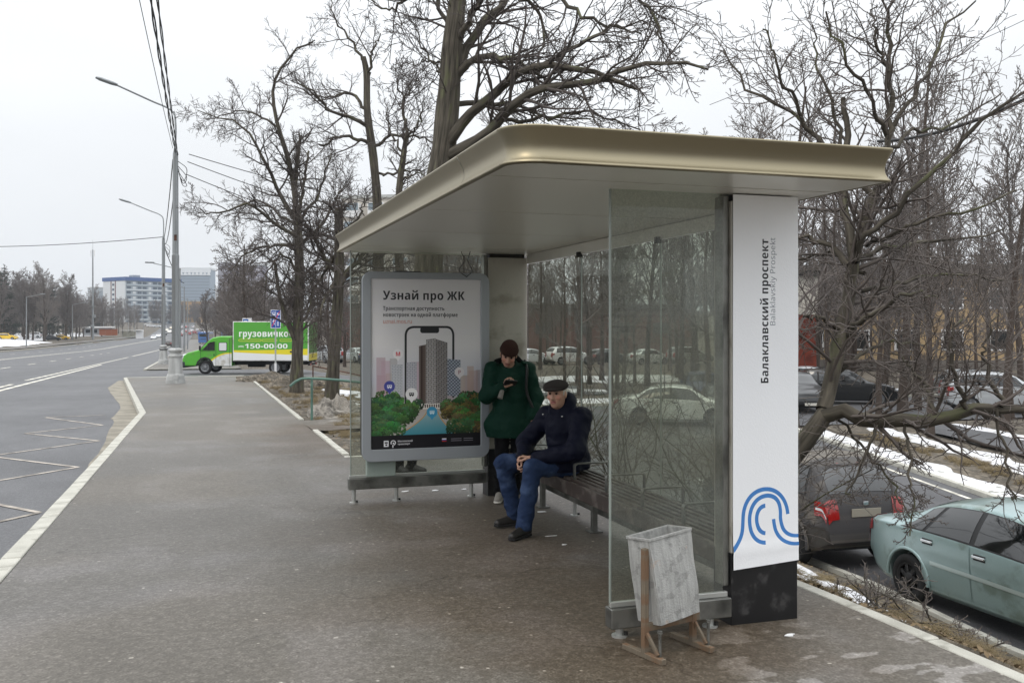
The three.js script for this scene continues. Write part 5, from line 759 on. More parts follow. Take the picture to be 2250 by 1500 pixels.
{ // the far wood that closes the view
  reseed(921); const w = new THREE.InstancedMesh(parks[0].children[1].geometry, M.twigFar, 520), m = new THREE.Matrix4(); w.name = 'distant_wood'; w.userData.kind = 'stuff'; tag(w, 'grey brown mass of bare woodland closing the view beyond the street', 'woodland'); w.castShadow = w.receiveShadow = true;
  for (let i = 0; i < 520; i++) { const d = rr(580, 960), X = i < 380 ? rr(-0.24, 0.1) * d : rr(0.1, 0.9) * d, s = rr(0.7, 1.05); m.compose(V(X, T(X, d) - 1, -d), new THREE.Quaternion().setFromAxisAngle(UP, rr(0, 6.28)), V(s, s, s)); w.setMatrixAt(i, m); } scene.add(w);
}
// dead leaves and dry stalks on the bank
{
  reseed(931); const q = new THREE.BufferGeometry(); q.setAttribute('position', new THREE.Float32BufferAttribute([-0.03, 0, 0, 0, 0.012, 0.02, 0.035, 0.002, 0, 0, 0.008, -0.022], 3)); q.setIndex([0, 1, 2, 0, 2, 3]); q.computeVertexNormals();
  const n = 9000, im = new THREE.InstancedMesh(q, mat(0xffffff, 0.9, 0, { side: THREE.DoubleSide }), n), m = new THREE.Matrix4(), c = new THREE.Color();
  for (let i = 0; i < n; i++) { const z = rnd(), d = z < 0.7 ? rr(3, 13) : rr(14, 44), X = z < 0.7 ? rr(4.05, 8.5) : rr(2.2, 7), s = rr(0.35, 0.9); m.compose(V(X, T(X, d) + rr(0.004, 0.02), -d), new THREE.Quaternion().setFromEuler(new THREE.Euler(rr(-0.6, 0.6), rr(0, 6.28), rr(-0.6, 0.6))), V(s, s, s)); im.setMatrixAt(i, m); const k = rr(0.5, 1.3); im.setColorAt(i, c.setRGB(0.16 * k, 0.115 * k, 0.065 * k)); }
  im.name = 'fallen_leaves'; im.userData.kind = 'stuff'; tag(im, 'brown fallen leaves and litter over the bank beside the kerb', 'fallen leaves'); im.castShadow = im.receiveShadow = true; scene.add(im);
  const gw = new Wood(); for (let i = 0; i < 60; i++) { const a = rr(-0.7, 0.7); gw.tube([V(rr(-0.12, 0.12), 0, rr(-0.12, 0.12)), V(a * 0.1, rr(0.06, 0.14), rr(-0.1, 0.1)), V(a * 0.3, rr(0.03, 0.16), rr(-0.25, 0.25))], [0.003, 0.002, 0.001], 3); }
  const n2 = 700, g2 = new THREE.InstancedMesh(gw.geo(), mat(0x8b7c5e, 0.95), n2);
  for (let i = 0; i < n2; i++) { const z = rnd(); let X, d; if (z < 0.4) { X = rr(4.3, 8.2); d = rr(3, 13); } else if (z < 0.75) { X = rr(2.3, 7); d = rr(14, 45); } else { d = rr(4, 27); X = rr(17.1, 18.2) + bend(d); } const s = rr(0.6, 1.3) * (z < 0.4 ? 0.6 : 1); m.compose(V(X, T(X, d) + 0.005, -d), new THREE.Quaternion().setFromAxisAngle(UP, rr(0, 6.28)), V(s, s * 0.8, s)); g2.setMatrixAt(i, m); }
  g2.name = 'dry_grass'; g2.userData.kind = 'stuff'; tag(g2, 'flattened straw coloured dry grass on the verges', 'dry grass'); g2.castShadow = g2.receiveShadow = true; scene.add(g2);
}
// ---------------------------------------------------------------- people: skinned over a posed skeleton by meshing a smooth field
function netMesh(f, lo, hi, h) {
  const n = [0, 1, 2].map((k) => Math.ceil((hi[k] - lo[k]) / h) + 1), [nx, ny, nz] = n, val = new Float32Array(nx * ny * nz), id = (i, j, k) => (k * ny + j) * nx + i;
  for (let k = 0; k < nz; k++) for (let j = 0; j < ny; j++) for (let i = 0; i < nx; i++) val[id(i, j, k)] = f(lo[0] + i * h, lo[1] + j * h, lo[2] + k * h);
  const vi = new Int32Array(nx * ny * nz).fill(-1), pos = [], idx = [], E = [[0, 1], [0, 2], [0, 4], [1, 3], [1, 5], [2, 3], [2, 6], [3, 7], [4, 5], [4, 6], [5, 7], [6, 7]];
  for (let k = 0; k < nz - 1; k++) for (let j = 0; j < ny - 1; j++) for (let i = 0; i < nx - 1; i++) {
    const c = []; let m = 0; for (let q = 0; q < 8; q++) { const v = val[id(i + (q & 1), j + ((q >> 1) & 1), k + (q >> 2))]; c.push(v); if (v < 0) m |= 1 << q; } if (m === 0 || m === 255) continue;
    let x = 0, y = 0, z = 0, s = 0; for (const [a, b] of E) if ((c[a] < 0) !== (c[b] < 0)) { const t = c[a] / (c[a] - c[b]); x += lerp(a & 1, b & 1, t); y += lerp((a >> 1) & 1, (b >> 1) & 1, t); z += lerp(a >> 2, b >> 2, t); s++; }
    vi[id(i, j, k)] = pos.length / 3; pos.push(lo[0] + (i + x / s) * h, lo[1] + (j + y / s) * h, lo[2] + (k + z / s) * h);
  }
  const quad = (a, b, c, d, flip) => { if (a < 0 || b < 0 || c < 0 || d < 0) return; flip ? idx.push(a, c, b, a, d, c) : idx.push(a, b, c, a, c, d); };
  for (let k = 1; k < nz - 1; k++) for (let j = 1; j < ny - 1; j++) for (let i = 1; i < nx - 1; i++) {
    const v = val[id(i, j, k)] < 0;
    if (v !== val[id(i + 1, j, k)] < 0) quad(vi[id(i, j - 1, k - 1)], vi[id(i, j, k - 1)], vi[id(i, j, k)], vi[id(i, j - 1, k)], !v);
    if (v !== val[id(i, j + 1, k)] < 0) quad(vi[id(i - 1, j, k - 1)], vi[id(i - 1, j, k)], vi[id(i, j, k)], vi[id(i, j, k - 1)], !v);
    if (v !== val[id(i, j, k + 1)] < 0) quad(vi[id(i - 1, j - 1, k)], vi[id(i, j - 1, k)], vi[id(i, j, k)], vi[id(i - 1, j, k)], !v);
  }
  const g2 = new THREE.BufferGeometry(); g2.setAttribute('position', new THREE.Float32BufferAttribute(pos, 3)); g2.setIndex(idx); g2.computeVertexNormals();
  g2.setAttribute('uv', new THREE.Float32BufferAttribute(pos.filter((_, i) => i % 3 !== 2), 2)); return g2;
}
const cap = (a, b, ra, rb = ra) => { const d = b.clone().sub(a), L2 = Math.max(1e-9, d.lengthSq()); return (x, y, z) => { const px = x - a.x, py = y - a.y, pz = z - a.z, t = clamp((px * d.x + py * d.y + pz * d.z) / L2), qx = px - d.x * t, qy = py - d.y * t, qz = pz - d.z * t; return Math.sqrt(qx * qx + qy * qy + qz * qz) - (ra + (rb - ra) * t); }; };
const ell = (c, r) => (x, y, z) => { const a = (x - c[0]) / r[0], b = (y - c[1]) / r[1], d = (z - c[2]) / r[2], k = Math.sqrt(a * a + b * b + d * d); return (k - 1) * Math.min(...r) * (0.6 + 0.4 / Math.max(0.5, k)); };
const smin = (a, b, k) => { const h = clamp(0.5 + 0.5 * (b - a) / k); return lerp(b, a, h) - k * h * (1 - h); };
const uni = (list, k) => (x, y, z) => { let d = list[0](x, y, z); for (let i = 1; i < list.length; i++) { const e = list[i](x, y, z); if (e < d + k * 1.5) d = smin(d, e, k); } return d; };
function bounds(pts, r) { const lo = [9, 9, 9], hi = [-9, -9, -9]; for (const p of pts) [p.x, p.y, p.z].forEach((v, k) => { lo[k] = Math.min(lo[k], v - r); hi[k] = Math.max(hi[k], v + r); }); return [lo, hi]; }
const withColour = (g2, fn) => { const p = g2.attributes.position, c = []; for (let i = 0; i < p.count; i++) c.push(...fn(p.getX(i), p.getY(i), p.getZ(i))); g2.setAttribute('color', new THREE.Float32BufferAttribute(c, 3)); return g2; };
const SKIN = [0.5, 0.29, 0.21];
function headGeo(old) { // local: chin down, face towards +z, centre of the head at 0
  const f = uni([ell([0, 0.02, -0.012], [0.077, 0.1, 0.096]), ell([0, -0.045, 0.018], [0.058, 0.068, 0.066]), cap(V(0, -0.06, -0.02), V(0, -0.17, -0.05), 0.055, 0.062), ell([0, -0.098, 0.055], [0.024, 0.018, 0.02])], 0.03);
  const add = uni([cap(V(0, 0.012, 0.086), V(0, -0.03, 0.103), 0.009, 0.0145), ell([0, -0.034, 0.096], [0.019, 0.01, 0.012]), ell([0, 0.03, 0.078], [0.052, 0.01, 0.014]), ell([0, -0.06, 0.078], [0.024, 0.0075, 0.012]), ell([0, -0.071, 0.076], [0.02, 0.007, 0.012]), ell([0.046, -0.025, 0.058], [0.024, 0.018, 0.018]), ell([-0.046, -0.025, 0.058], [0.024, 0.018, 0.018]), ell([0.08, -0.008, -0.01], [0.011, 0.032, 0.019]), ell([-0.08, -0.008, -0.01], [0.011, 0.032, 0.019])], 0.01);
  const sub = uni([ell([0.031, 0.012, 0.09], [0.02, 0.013, 0.016]), ell([-0.031, 0.012, 0.09], [0.02, 0.013, 0.016]), ell([0, -0.0655, 0.092], [0.021, 0.0018, 0.008])], 0.004);
  const F = (x, y, z) => { let d = smin(f(x, y, z), add(x, y, z), 0.012); d = -smin(-d, sub(x, y, z), 0.008); if (old) d += 0.0012 * Math.sin(y * 260 + x * 40) * sstep(0.02, 0.06, z) * sstep(0.03, 0.06, Math.abs(x)); return d; };
  const g2 = netMesh(F, [-0.11, -0.19, -0.13], [0.11, 0.14, 0.13], 0.0042);
  return withColour(g2, (x, y, z) => { const lip = z > 0.06 && Math.abs(x) < 0.024 && y < -0.053 && y > -0.078, brow = z > 0.05 && y > 0.026 && y < 0.036 && Math.abs(x) > 0.012 && Math.abs(x) < 0.05, ch = 1 + 0.18 * Math.exp(-(((Math.abs(x) - 0.045) / 0.02) ** 2) - ((y + 0.025) / 0.022) ** 2) * (z > 0.03 ? 1 : 0); const eye = z > 0.05 && Math.hypot((Math.abs(x) - 0.031) / 0.017, (y - 0.012) / 0.0075) < 1; if (eye) return [0.16, 0.1, 0.085]; return brow ? (old ? [0.3, 0.24, 0.2] : [0.07, 0.04, 0.03]) : lip ? [0.34, 0.13, 0.11] : [SKIN[0] * ch, SKIN[1] / ch ** 0.6, SKIN[2] / ch ** 0.6]; });
}
// a hand: wrist at 0, fingers along +y, palm facing +z, thumb on +x; curl bends the fingers over the palm
function handGeo(curl, scale = 1) {
  const L = [], F = [[-0.03, 0.085, 0.062, 0.0075], [-0.011, 0.092, 0.076, 0.0082], [0.01, 0.09, 0.072, 0.0085], [0.03, 0.083, 0.064, 0.0082]];
  L.push(cap(V(0, -0.03, 0), V(0, 0.02, 0), 0.024, 0.026)); for (const x of [-0.024, -0.008, 0.008, 0.024]) L.push(cap(V(x * 0.6, 0.015, 0), V(x * 1.1, 0.08, 0), 0.014, 0.0115));
  const palm = uni(L, 0.014), fs = [];
  F.forEach(([x, y, len, r]) => { let a = 0.15 + curl * 0.5, p = V(x, y, 0); const seg = [0.45, 0.32, 0.25]; const chain = []; seg.forEach((s) => { const q = p.clone().add(V(x * 0.06, Math.cos(a) * len * s, Math.sin(a) * len * s)); chain.push(cap(p, q, r, r * 0.93)); p = q; a += 0.2 + curl * 0.85; }); fs.push(uni(chain, 0.004)); });
  const t1 = V(0.05, 0.045, 0.018), t2 = V(0.056 - curl * 0.012, 0.075, 0.03 + curl * 0.012), th = uni([cap(V(0.022, 0.012, 0.004), t1, 0.0135, 0.0115), cap(t1, t2, 0.011, 0.0095), cap(t2, t2.clone().add(V(-0.012 * curl, 0.022, 0.008)), 0.0095, 0.008)], 0.006);
  const all = (x, y, z) => { let d = smin(palm(x, y, z), th(x, y, z), 0.008); for (const q of fs) d = smin(d, q(x, y, z), 0.003); return d; };
  const g2 = netMesh(all, [-0.055, -0.065, -0.035], [0.085, 0.18, 0.11], 0.0035); g2.scale(scale, scale, scale);
  return withColour(g2, () => SKIN);
}
function basis(o, up, fwd) { const z = fwd.clone().normalize(), x = up.clone().cross(z).normalize(), y = z.clone().cross(x); return new THREE.Matrix4().makeBasis(x, y, z).setPosition(o); }
const cloth = (hex, r = 0.85, o = {}) => phys(hex, r, 0, { specularIntensity: 0.25, bumpMap: rep(bumpT, 1.1), bumpScale: 0.006, sheen: 0.05, sheenRoughness: 0.7, sheenColor: new THREE.Color(hex), ...o });
const weaveT = tex(256, 256, (u, v) => { const c = 128 + 60 * Math.sin(u * 256 * 0.8) * Math.sin(v * 256 * 0.8) + 60 * (hash(Math.floor(u * 256), Math.floor(v * 256), 4) - 0.5); return [c, c, c]; }, false);
function fold(f, amp, fr, s) { return (x, y, z) => { const d = f(x, y, z); return d > 0.06 || d < -0.06 ? d : d + amp * (noise3(x * fr + s, y * fr * 1.5, z * fr + s) - 0.5) * 2 + amp * 0.5 * (noise3(x * fr * 2.6 + s, y * fr * 3.4, z * fr * 2.6) - 0.5) * 2; }; }
function person(name, label, base, J0, o) {
  const t = thing(name, label, 'person', [base.x, base.y, base.z]), J = {}; for (const k in J0) J[k] = V(J0[k][0], J0[k][1], -J0[k][2]).sub(base);
  const H = basis(J.head, o.headUp || UP, o.face), Hi = H.clone().invert();
  const list = [cap(J.pelvis, J.chest, 0.11, 0.12), cap(J.chest, J.neck, 0.11, 0.055), cap(J.neck, J.head, 0.052, 0.06)];
  for (const s of ['L', 'R']) list.push(cap(J.chest, J['sh' + s], 0.08, 0.05), cap(J['sh' + s], J['el' + s], 0.045, 0.036), cap(J['el' + s], J['ha' + s], 0.036, 0.024), cap(J.pelvis, J['hip' + s], 0.1, 0.085), cap(J['hip' + s], J['kn' + s], 0.075, 0.052), cap(J['kn' + s], J['an' + s], 0.05, 0.036));
  const pts = Object.values(J), [lo, hi] = bounds(pts, 0.2), bodyG = withColour(netMesh(uni(list, 0.03), lo, hi, 0.02), () => SKIN), parts3 = [bodyG];
  const hg = headGeo(o.old); hg.applyMatrix4(H); parts3.push(hg);
  for (const s of ['L', 'R']) { const q = o['hand' + s]; const h2 = handGeo(q.curl, o.handScale || 1); h2.applyMatrix4(basis(J['ha' + s], q.dir, q.palm)); if (s === 'L' && !q.noMirror) { /* thumb side set by palm and finger directions */ } parts3.push(h2); }
  const bm = mergeGeometries(parts3.map((q) => { const r = q.toNonIndexed(); return r; }), false);
  part('body', bm, mat(0xffffff, 0.55, 0, { vertexColors: true }), t);
  for (const s of [1, -1]) part('eye', new THREE.SphereGeometry(0.0105, 12, 8).translate(s * 0.031, 0.011, 0.078).applyMatrix4(H), mat(0x2a1f1a, 0.2), t);
  // trousers
  const tr = [cap(J.hipL, J.hipR, 0.11)]; for (const s of ['L', 'R']) { const cuff = J['an' + s].clone(); tr.push(cap(J['hip' + s], J['kn' + s], 0.1 * o.leg, 0.078 * o.leg), cap(J['kn' + s], cuff, 0.076 * o.leg, 0.068 * o.leg)); }
  const legP = [J.hipL, J.hipR, J.knL, J.knR, J.anL, J.anR], [l2, h2] = bounds(legP, 0.17), ft = fold(uni(tr, 0.025), 0.009, 15, 3);
  part('trousers', netMesh((x, y, z) => { let d = ft(x, y, z); for (const s of ['L', 'R']) { const a = J['an' + s]; if (y < a.y + 0.06 && Math.hypot(x - a.x, z - a.z) < 0.16) d = Math.max(d, a.y - 0.035 - y); } return d; }, l2, h2, 0.0105), o.trousers, t);
  // shoes
  for (const s of ['L', 'R']) { const a = J['an' + s], d = o['toe' + s].clone().normalize(), g0 = a.y - o.ankle, heel = V(a.x - d.x * 0.05, g0 + 0.038, a.z - d.z * 0.05), toe = V(a.x + d.x * 0.17, g0 + 0.03, a.z + d.z * 0.17), F = uni([cap(heel, toe, 0.042, 0.036), cap(heel.clone().add(V(0, 0.02, 0)), a.clone().add(V(0, 0.05, 0)), 0.042, 0.046), cap(V(a.x + d.x * 0.03, g0 + 0.07, a.z + d.z * 0.03), toe, 0.036, 0.03)], 0.02), [l3, h3] = bounds([heel, toe, a], 0.12); const sh3 = part('shoe', netMesh((x, y, z) => Math.max(F(x, y, z), g0 + 0.022 - y), l3, h3, 0.007), o.shoe, t); const sole = uni([cap(V(heel.x, g0 + 0.012, heel.z), V(toe.x, g0 + 0.012, toe.z), 0.045, 0.041)], 0.01); part('sole', netMesh((x, y, z) => Math.max(sole(x, y, z), y - g0 - 0.024, g0 + 0.002 - y), l3, h3, 0.006), o.sole || M.tyre, sh3); }
  // jacket or coat
  const jk = o.jacket(J), [l4, h4] = bounds([...jk.pts], jk.pad || 0.3), fj = fold(uni(jk.list, 0.035), jk.amp || 0.007, 13, 8);
  const jm = part('jacket', netMesh((x, y, z) => { let d = fj(x, y, z); if (jk.quilt) d -= 0.006 * Math.abs(Math.sin((y + base.y) * Math.PI / jk.quilt)) ** 0.6 - 0.003; for (const c of jk.cuts) d = Math.max(d, c(x, y, z)); return d; }, l4, h4, 0.011), o.cloth, t);
  for (const [nm, G, m2] of o.extra(J, H, jm)) part(nm, G, m2, t);
  return t;
}
const inHead = (H, F, lo, hi, h) => netMesh(F, lo, hi, h).applyMatrix4(H);
{ // the seated man
  const base = V(2.95, g(8), -8.0), face = V(-0.7, -0.06, 0.72);
  const J = { pelvis: [3.14, 0.56, 8.05], chest: [3.12, 0.86, 8.06], neck: [3.06, 1.02, 8.04], head: [3.02, 1.155, 8.01], shL: [3.2, 0.945, 7.88], shR: [3.02, 0.935, 8.23], elL: [3.08, 0.68, 7.7], elR: [2.84, 0.7, 8.32], haL: [2.76, 0.6, 7.92], haR: [2.71, 0.59, 8.05], hipL: [3.1, 0.535, 7.93], hipR: [3.08, 0.535, 8.17], knL: [2.74, 0.53, 7.86], knR: [2.6, 0.52, 8.26], anL: [2.64, 0.045, 7.8], anR: [2.72, 0.045, 8.28] };
  person('person', 'seated person in navy padded jacket, flat cap and blue jeans on the bench', base, J, {
    face, headUp: V(-0.1, 1, 0.06), old: true, leg: 1.05, ankle: 0.09, handScale: 1,
    handL: { curl: 0.75, dir: V(-0.75, -0.3, -0.35), palm: V(-0.2, -0.6, 0.1).normalize() }, handR: { curl: 0.8, dir: V(-0.5, -0.75, 0.5), palm: V(0.5, -0.1, 0.5) },
    toeL: V(-0.75, 0, 0.6), toeR: V(-1, 0, 0.15), trousers: cloth(0xffffff, 0.9, { map: rep(dirtyT([38, 52, 80], [66, 82, 112], 501, 0.42, 0.8), 1.6), sheen: 0 }), shoe: mat(0x1a1715, 0.5), cloth: cloth(0x0d1022, 0.6),
    jacket: (J) => ({ pts: [J.pelvis, J.neck, J.shL, J.shR, J.elL, J.elR, J.haL, J.haR], pad: 0.24, amp: 0.009, quilt: 0.13, list: [cap(J.pelvis.clone().add(V(0.02, -0.02, 0)), J.chest, 0.185, 0.175), cap(J.chest, J.neck.clone().add(V(0.02, -0.06, 0)), 0.17, 0.11), cap(J.chest, J.shL, 0.13, 0.095), cap(J.chest, J.shR, 0.13, 0.095), cap(J.shL, J.elL, 0.095, 0.082), cap(J.elL, J.haL.clone().lerp(J.elL, 0.1), 0.082, 0.055), cap(J.shR, J.elR, 0.095, 0.082), cap(J.elR, J.haR.clone().lerp(J.elR, 0.1), 0.082, 0.055), cap(J.hipL, J.hipL.clone().lerp(J.knL, 0.3), 0.125, 0.11), cap(J.hipR, J.hipR.clone().lerp(J.knR, 0.3), 0.125, 0.11), cap(J.neck.clone().add(V(0.0, -0.01, 0)), J.neck.clone().add(V(-0.01, 0.03, 0)), 0.088, 0.08), cap(J.neck.clone().add(V(0.1, -0.02, -0.05)), J.neck.clone().add(V(0.08, 0.07, -0.03)), 0.075, 0.08), cap(J.neck.clone().add(V(0.07, 0.03, 0.06)), J.neck.clone().add(V(0.09, 0.08, -0.02)), 0.05, 0.06)], cuts: [(x, y, z) => 0.48 - base.y - y, (x, y, z) => -cap(J.head.clone().add(V(-0.03, -0.03, 0.03)), J.head.clone().add(V(-0.02, 0.1, 0.02)), 0.108)(x, y, z)] }),
    extra: (J, H) => {
      const capF = uni([ell([0, 0.075, -0.012], [0.1, 0.052, 0.118]), ell([0, 0.068, 0.04], [0.088, 0.036, 0.085])], 0.03), brim = ell([0, 0.046, 0.105], [0.074, 0.012, 0.05]);
      const hairF = ell([0, 0.012, -0.02], [0.0845, 0.1, 0.1]);
      return [['flat_cap', inHead(H, (x, y, z) => Math.min(Math.max(smin(capF(x, y, z), brim(x, y, z), 0.015), 0.036 - y), 9), [-0.13, 0.02, -0.16], [0.13, 0.16, 0.19], 0.0055), cloth(0x3a3634, 0.95, { bumpMap: rep(weaveT, 12), bumpScale: 0.002 })],
        ['hair', inHead(H, (x, y, z) => Math.max(hairF(x, y, z) + 0.003 * (noise3(x * 160, y * 60, z * 160) - 0.5), z - 0.022 + (y < -0.01 ? 0.02 : 0), -0.05 - y, y - 0.06), [-0.11, -0.08, -0.14], [0.11, 0.08, 0.06], 0.005), mat(0xb9b4ac, 0.9)],
        ['stud', merge([new THREE.SphereGeometry(0.009, 8, 6).translate(J.neck.x - 0.02, J.neck.y - 0.06, J.neck.z + 0.115), new THREE.SphereGeometry(0.009, 8, 6).translate(J.neck.x - 0.15, J.neck.y - 0.05, J.neck.z - 0.02)]), M.chrome],
        ['glove', netMesh(uni([cap(J.haR.clone().add(V(0.01, 0.005, 0.01)), J.haR.clone().add(V(-0.03, -0.05, 0.04)), 0.042, 0.036), cap(J.haR.clone().add(V(-0.03, -0.05, 0.04)), J.haR.clone().add(V(-0.035, -0.1, 0.05)), 0.034, 0.028)], 0.015), [J.haR.x - 0.13, J.haR.y - 0.2, J.haR.z - 0.08], [J.haR.x + 0.1, J.haR.y + 0.1, J.haR.z + 0.15], 0.006), cloth(0x0c0c0d, 0.8)]];
    },
  });
}
let phoneAt, phoneTurn;
function coatPerson(base, J, label, c, o2 = {}) {
  return person('person', label, base, J, {
    face: c.face, headUp: c.headUp, leg: 0.92, ankle: 0.075, handScale: 0.9, handL: c.handL, handR: c.handR, toeL: c.toeL, toeR: c.toeR, trousers: cloth(0x101012, 0.85), shoe: c.shoe, sole: c.sole, cloth: c.cloth,
    jacket: (J) => ({ pts: [J.pelvis, J.neck, J.shL, J.shR, J.elL, J.elR, J.haL, J.haR], pad: 0.27, amp: 0.009, quilt: 0.16, list: [cap(J.pelvis.clone().add(V(0, -0.17, 0)), J.chest, 0.205, 0.175), cap(J.hipL.clone().add(V(0.02, -0.1, 0)), J.hipR.clone().add(V(-0.02, -0.1, 0)), 0.17), cap(J.chest, J.neck.clone().add(V(0, -0.06, 0)), 0.17, 0.1), cap(J.chest, J.shL, 0.13, 0.088), cap(J.chest, J.shR, 0.13, 0.088), cap(J.shL, J.elL, 0.09, 0.082), cap(J.elL, J.haL.clone().lerp(J.elL, 0.1), 0.082, 0.058), cap(J.shR, J.elR, 0.09, 0.082), cap(J.elR, J.haR.clone().lerp(J.elR, 0.14), 0.082, 0.052), cap(J.neck.clone().add(V(0, -0.02, 0)), J.neck.clone().add(V(0, 0.02, 0)), 0.088, 0.084)], cuts: [(x, y, z) => c.hem - base.y - y - 0.012 * noise3(x * 6, 1, z * 6), (x, y, z) => -cap(J.head.clone().add(V(0, -0.04, 0.02)), J.head.clone().add(V(0, 0.08, 0)), 0.1)(x, y, z)] }),
    extra: (J, H) => {
      const beanie = ell([0, 0.062, -0.012], [0.094, 0.098, 0.114]), band = ell([0, 0.05, -0.01], [0.099, 0.04, 0.118]), nk = J.neck, hood = uni([cap(nk.clone().add(V(0.14, 0.0, -0.02)), nk.clone().add(V(0.06, 0.07, -0.09)), 0.06, 0.07), cap(nk.clone().add(V(0.06, 0.07, -0.09)), nk.clone().add(V(-0.1, 0.03, -0.08)), 0.07, 0.05), cap(nk.clone().add(V(0.14, 0.0, -0.02)), nk.clone().add(V(0.13, -0.05, 0.07)), 0.05, 0.03)], 0.03), hair = ell([0, 0.0, -0.02], [0.086, 0.1, 0.1]);
      const list = [['knit_hat', inHead(H, (x, y, z) => Math.max(smin(beanie(x, y, z), band(x, y, z), 0.01) + 0.0016 * Math.sin(Math.atan2(x, z) * 60), 0.03 - y), [-0.12, 0.0, -0.15], [0.12, 0.18, 0.13], 0.005), c.hat],
        ['hair', inHead(H, (x, y, z) => Math.max(hair(x, y, z), z - 0.025, -0.06 - y, y - 0.06), [-0.11, -0.09, -0.14], [0.11, 0.08, 0.06], 0.006), mat(0x1d1512, 0.8)],
        ['hood', netMesh((x, y, z) => hood(x, y, z) + 0.008 * (noise3(x * 60, y * 60, z * 60) - 0.5), [nk.x - 0.25, nk.y - 0.15, nk.z - 0.25], [nk.x + 0.27, nk.y + 0.22, nk.z + 0.18], 0.009), c.hood]];
      if (o2.strap) { const ax = J.shR.clone().add(V(0.03, 0.06, 0.09)), bx = J.hipL.clone().add(V(0.12, 0.1, 0.14)); list.push(['bag_strap', tubeG([J.shL.clone().add(V(-0.02, 0.1, 0.0)), J.shL.clone().add(V(-0.035, 0.02, 0.115)), J.chest.clone().add(V(0.12, -0.1, 0.19)), J.hipL.clone().add(V(0.11, 0.06, 0.17))], 0.016, 6), M.black]); list.push(['knit_cuff', rodG(J.haR.clone().lerp(J.elR, 0.06), J.haR.clone().lerp(J.elR, 0.06).add(V(-0.045, -0.12, 0.03)), 0.02, 10, 0.028), cloth(0x8a8680, 0.95)]); list.push(['shoulder_tab', box(0.1, 0.03, 0.05, J.shL.x - 0.03, J.shL.y + 0.075, J.shL.z + 0.06, 0.01, [0.6, 0.2, -0.3]), c.cloth]); }
      return list;
    },
  });
}
{ // the standing reader of a phone
  const base = V(3.08, g(9.65), -9.65), by = base.y;
  const J = { pelvis: [3.12, 0.82, 9.64], chest: [3.12, 1.16, 9.66], neck: [3.1, 1.33, 9.64], head: [3.075, 1.455, 9.58], shL: [3.28, 1.29, 9.6], shR: [2.94, 1.29, 9.7], elL: [3.36, 1.0, 9.55], elR: [2.86, 1.03, 9.63], haL: [3.29, 0.8, 9.45], haR: [2.98, 1.14, 9.43], hipL: [3.21, 0.8, 9.61], hipR: [3.03, 0.8, 9.67], knL: [3.18, 0.43, 9.6], knR: [3.02, 0.43, 9.64], anL: [3.16, 0.0, 9.66], anR: [3.0, 0.0, 9.66] };
  coatPerson(base, J, 'standing person in green hooded coat and brown knit hat looking down at a phone', { face: V(-0.3, -0.5, 0.85), headUp: V(0, 0.87, 0.45), hem: 0.6, handL: { curl: 0.6, dir: V(0, -1, 0.2), palm: V(-1, 0, 0.2) }, handR: { curl: 0.85, dir: V(0.75, 0.35, 0.45), palm: V(0.15, 0.35, -0.9) }, toeL: V(-0.2, 0, 1), toeR: V(-0.45, 0, 1), shoe: mat(0x8b8781, 0.8), sole: M.plate, cloth: cloth(0x0c2f24, 0.65), hat: cloth(0x3d2a25, 0.95, { bumpMap: rep(weaveT, 6), bumpScale: 0.003 }), hood: cloth(0x0b0b0b, 1) }, { strap: true });
  const p = thing('mobile_phone', 'dark phone held up in the hand of the person in green', 'phone', [3.035, 1.175, -9.4], 0);
  const q = (w, h, d, z) => box(w, h, d, 0, 0, z, 0.004, undefined); const geo = extrude(roundRect(-0.037, -0.075, 0.037, 0.075, 0.01), 0.008, 0.002), scr = extrude(roundRect(-0.033, -0.07, 0.033, 0.07, 0.008), 0.001).translate(0, 0, -0.0035);
  part('case', geo, M.black, p); part('screen', scr, phys(0x0c0f14, 0.05, 0, { clearcoat: 1 }), p); p.rotation.set(0.7, 0.2, 1.45, 'YXZ');
}
{ // someone standing behind the advert case: only the boots show under it
  const base = V(2.5, g(12.2), -12.2), by = base.y, X = 2.5, d = 12.2, J = { pelvis: [X, 0.82, d], chest: [X, 1.16, d], neck: [X, 1.33, d], head: [X, 1.46, d], shL: [X + 0.16, 1.29, d - 0.08], shR: [X - 0.16, 1.29, d + 0.08], elL: [X + 0.26, 1.0, d - 0.08], elR: [X - 0.26, 1.0, d + 0.08], haL: [X + 0.24, 0.75, d - 0.14], haR: [X - 0.24, 0.75, d], hipL: [X + 0.08, 0.8, d - 0.03], hipR: [X - 0.08, 0.8, d + 0.03], knL: [X + 0.09, 0.38, d - 0.08], knR: [X - 0.07, 0.38, d], anL: [X + 0.1, -0.05, d - 0.03], anR: [X - 0.06, -0.05, d + 0.02] };
  for (const k in J) J[k][1] += by + 0.13;
  coatPerson(base, J, 'person in dark boots standing behind the advert case, only the feet visible', { face: V(0.45, 0, 0.9), headUp: UP, hem: 0.5, handL: { curl: 0.4, dir: V(0, -1, 0.1), palm: V(-1, 0, 0) }, handR: { curl: 0.4, dir: V(0, -1, 0.1), palm: V(1, 0, 0) }, toeL: V(0.75, 0, 0.65), toeR: V(0.3, 0, 0.95), shoe: mat(0x1c1b1b, 0.55), cloth: cloth(0x1b1c22, 0.8), hat: cloth(0x222222, 0.95), hood: cloth(0x161616, 1) });
}
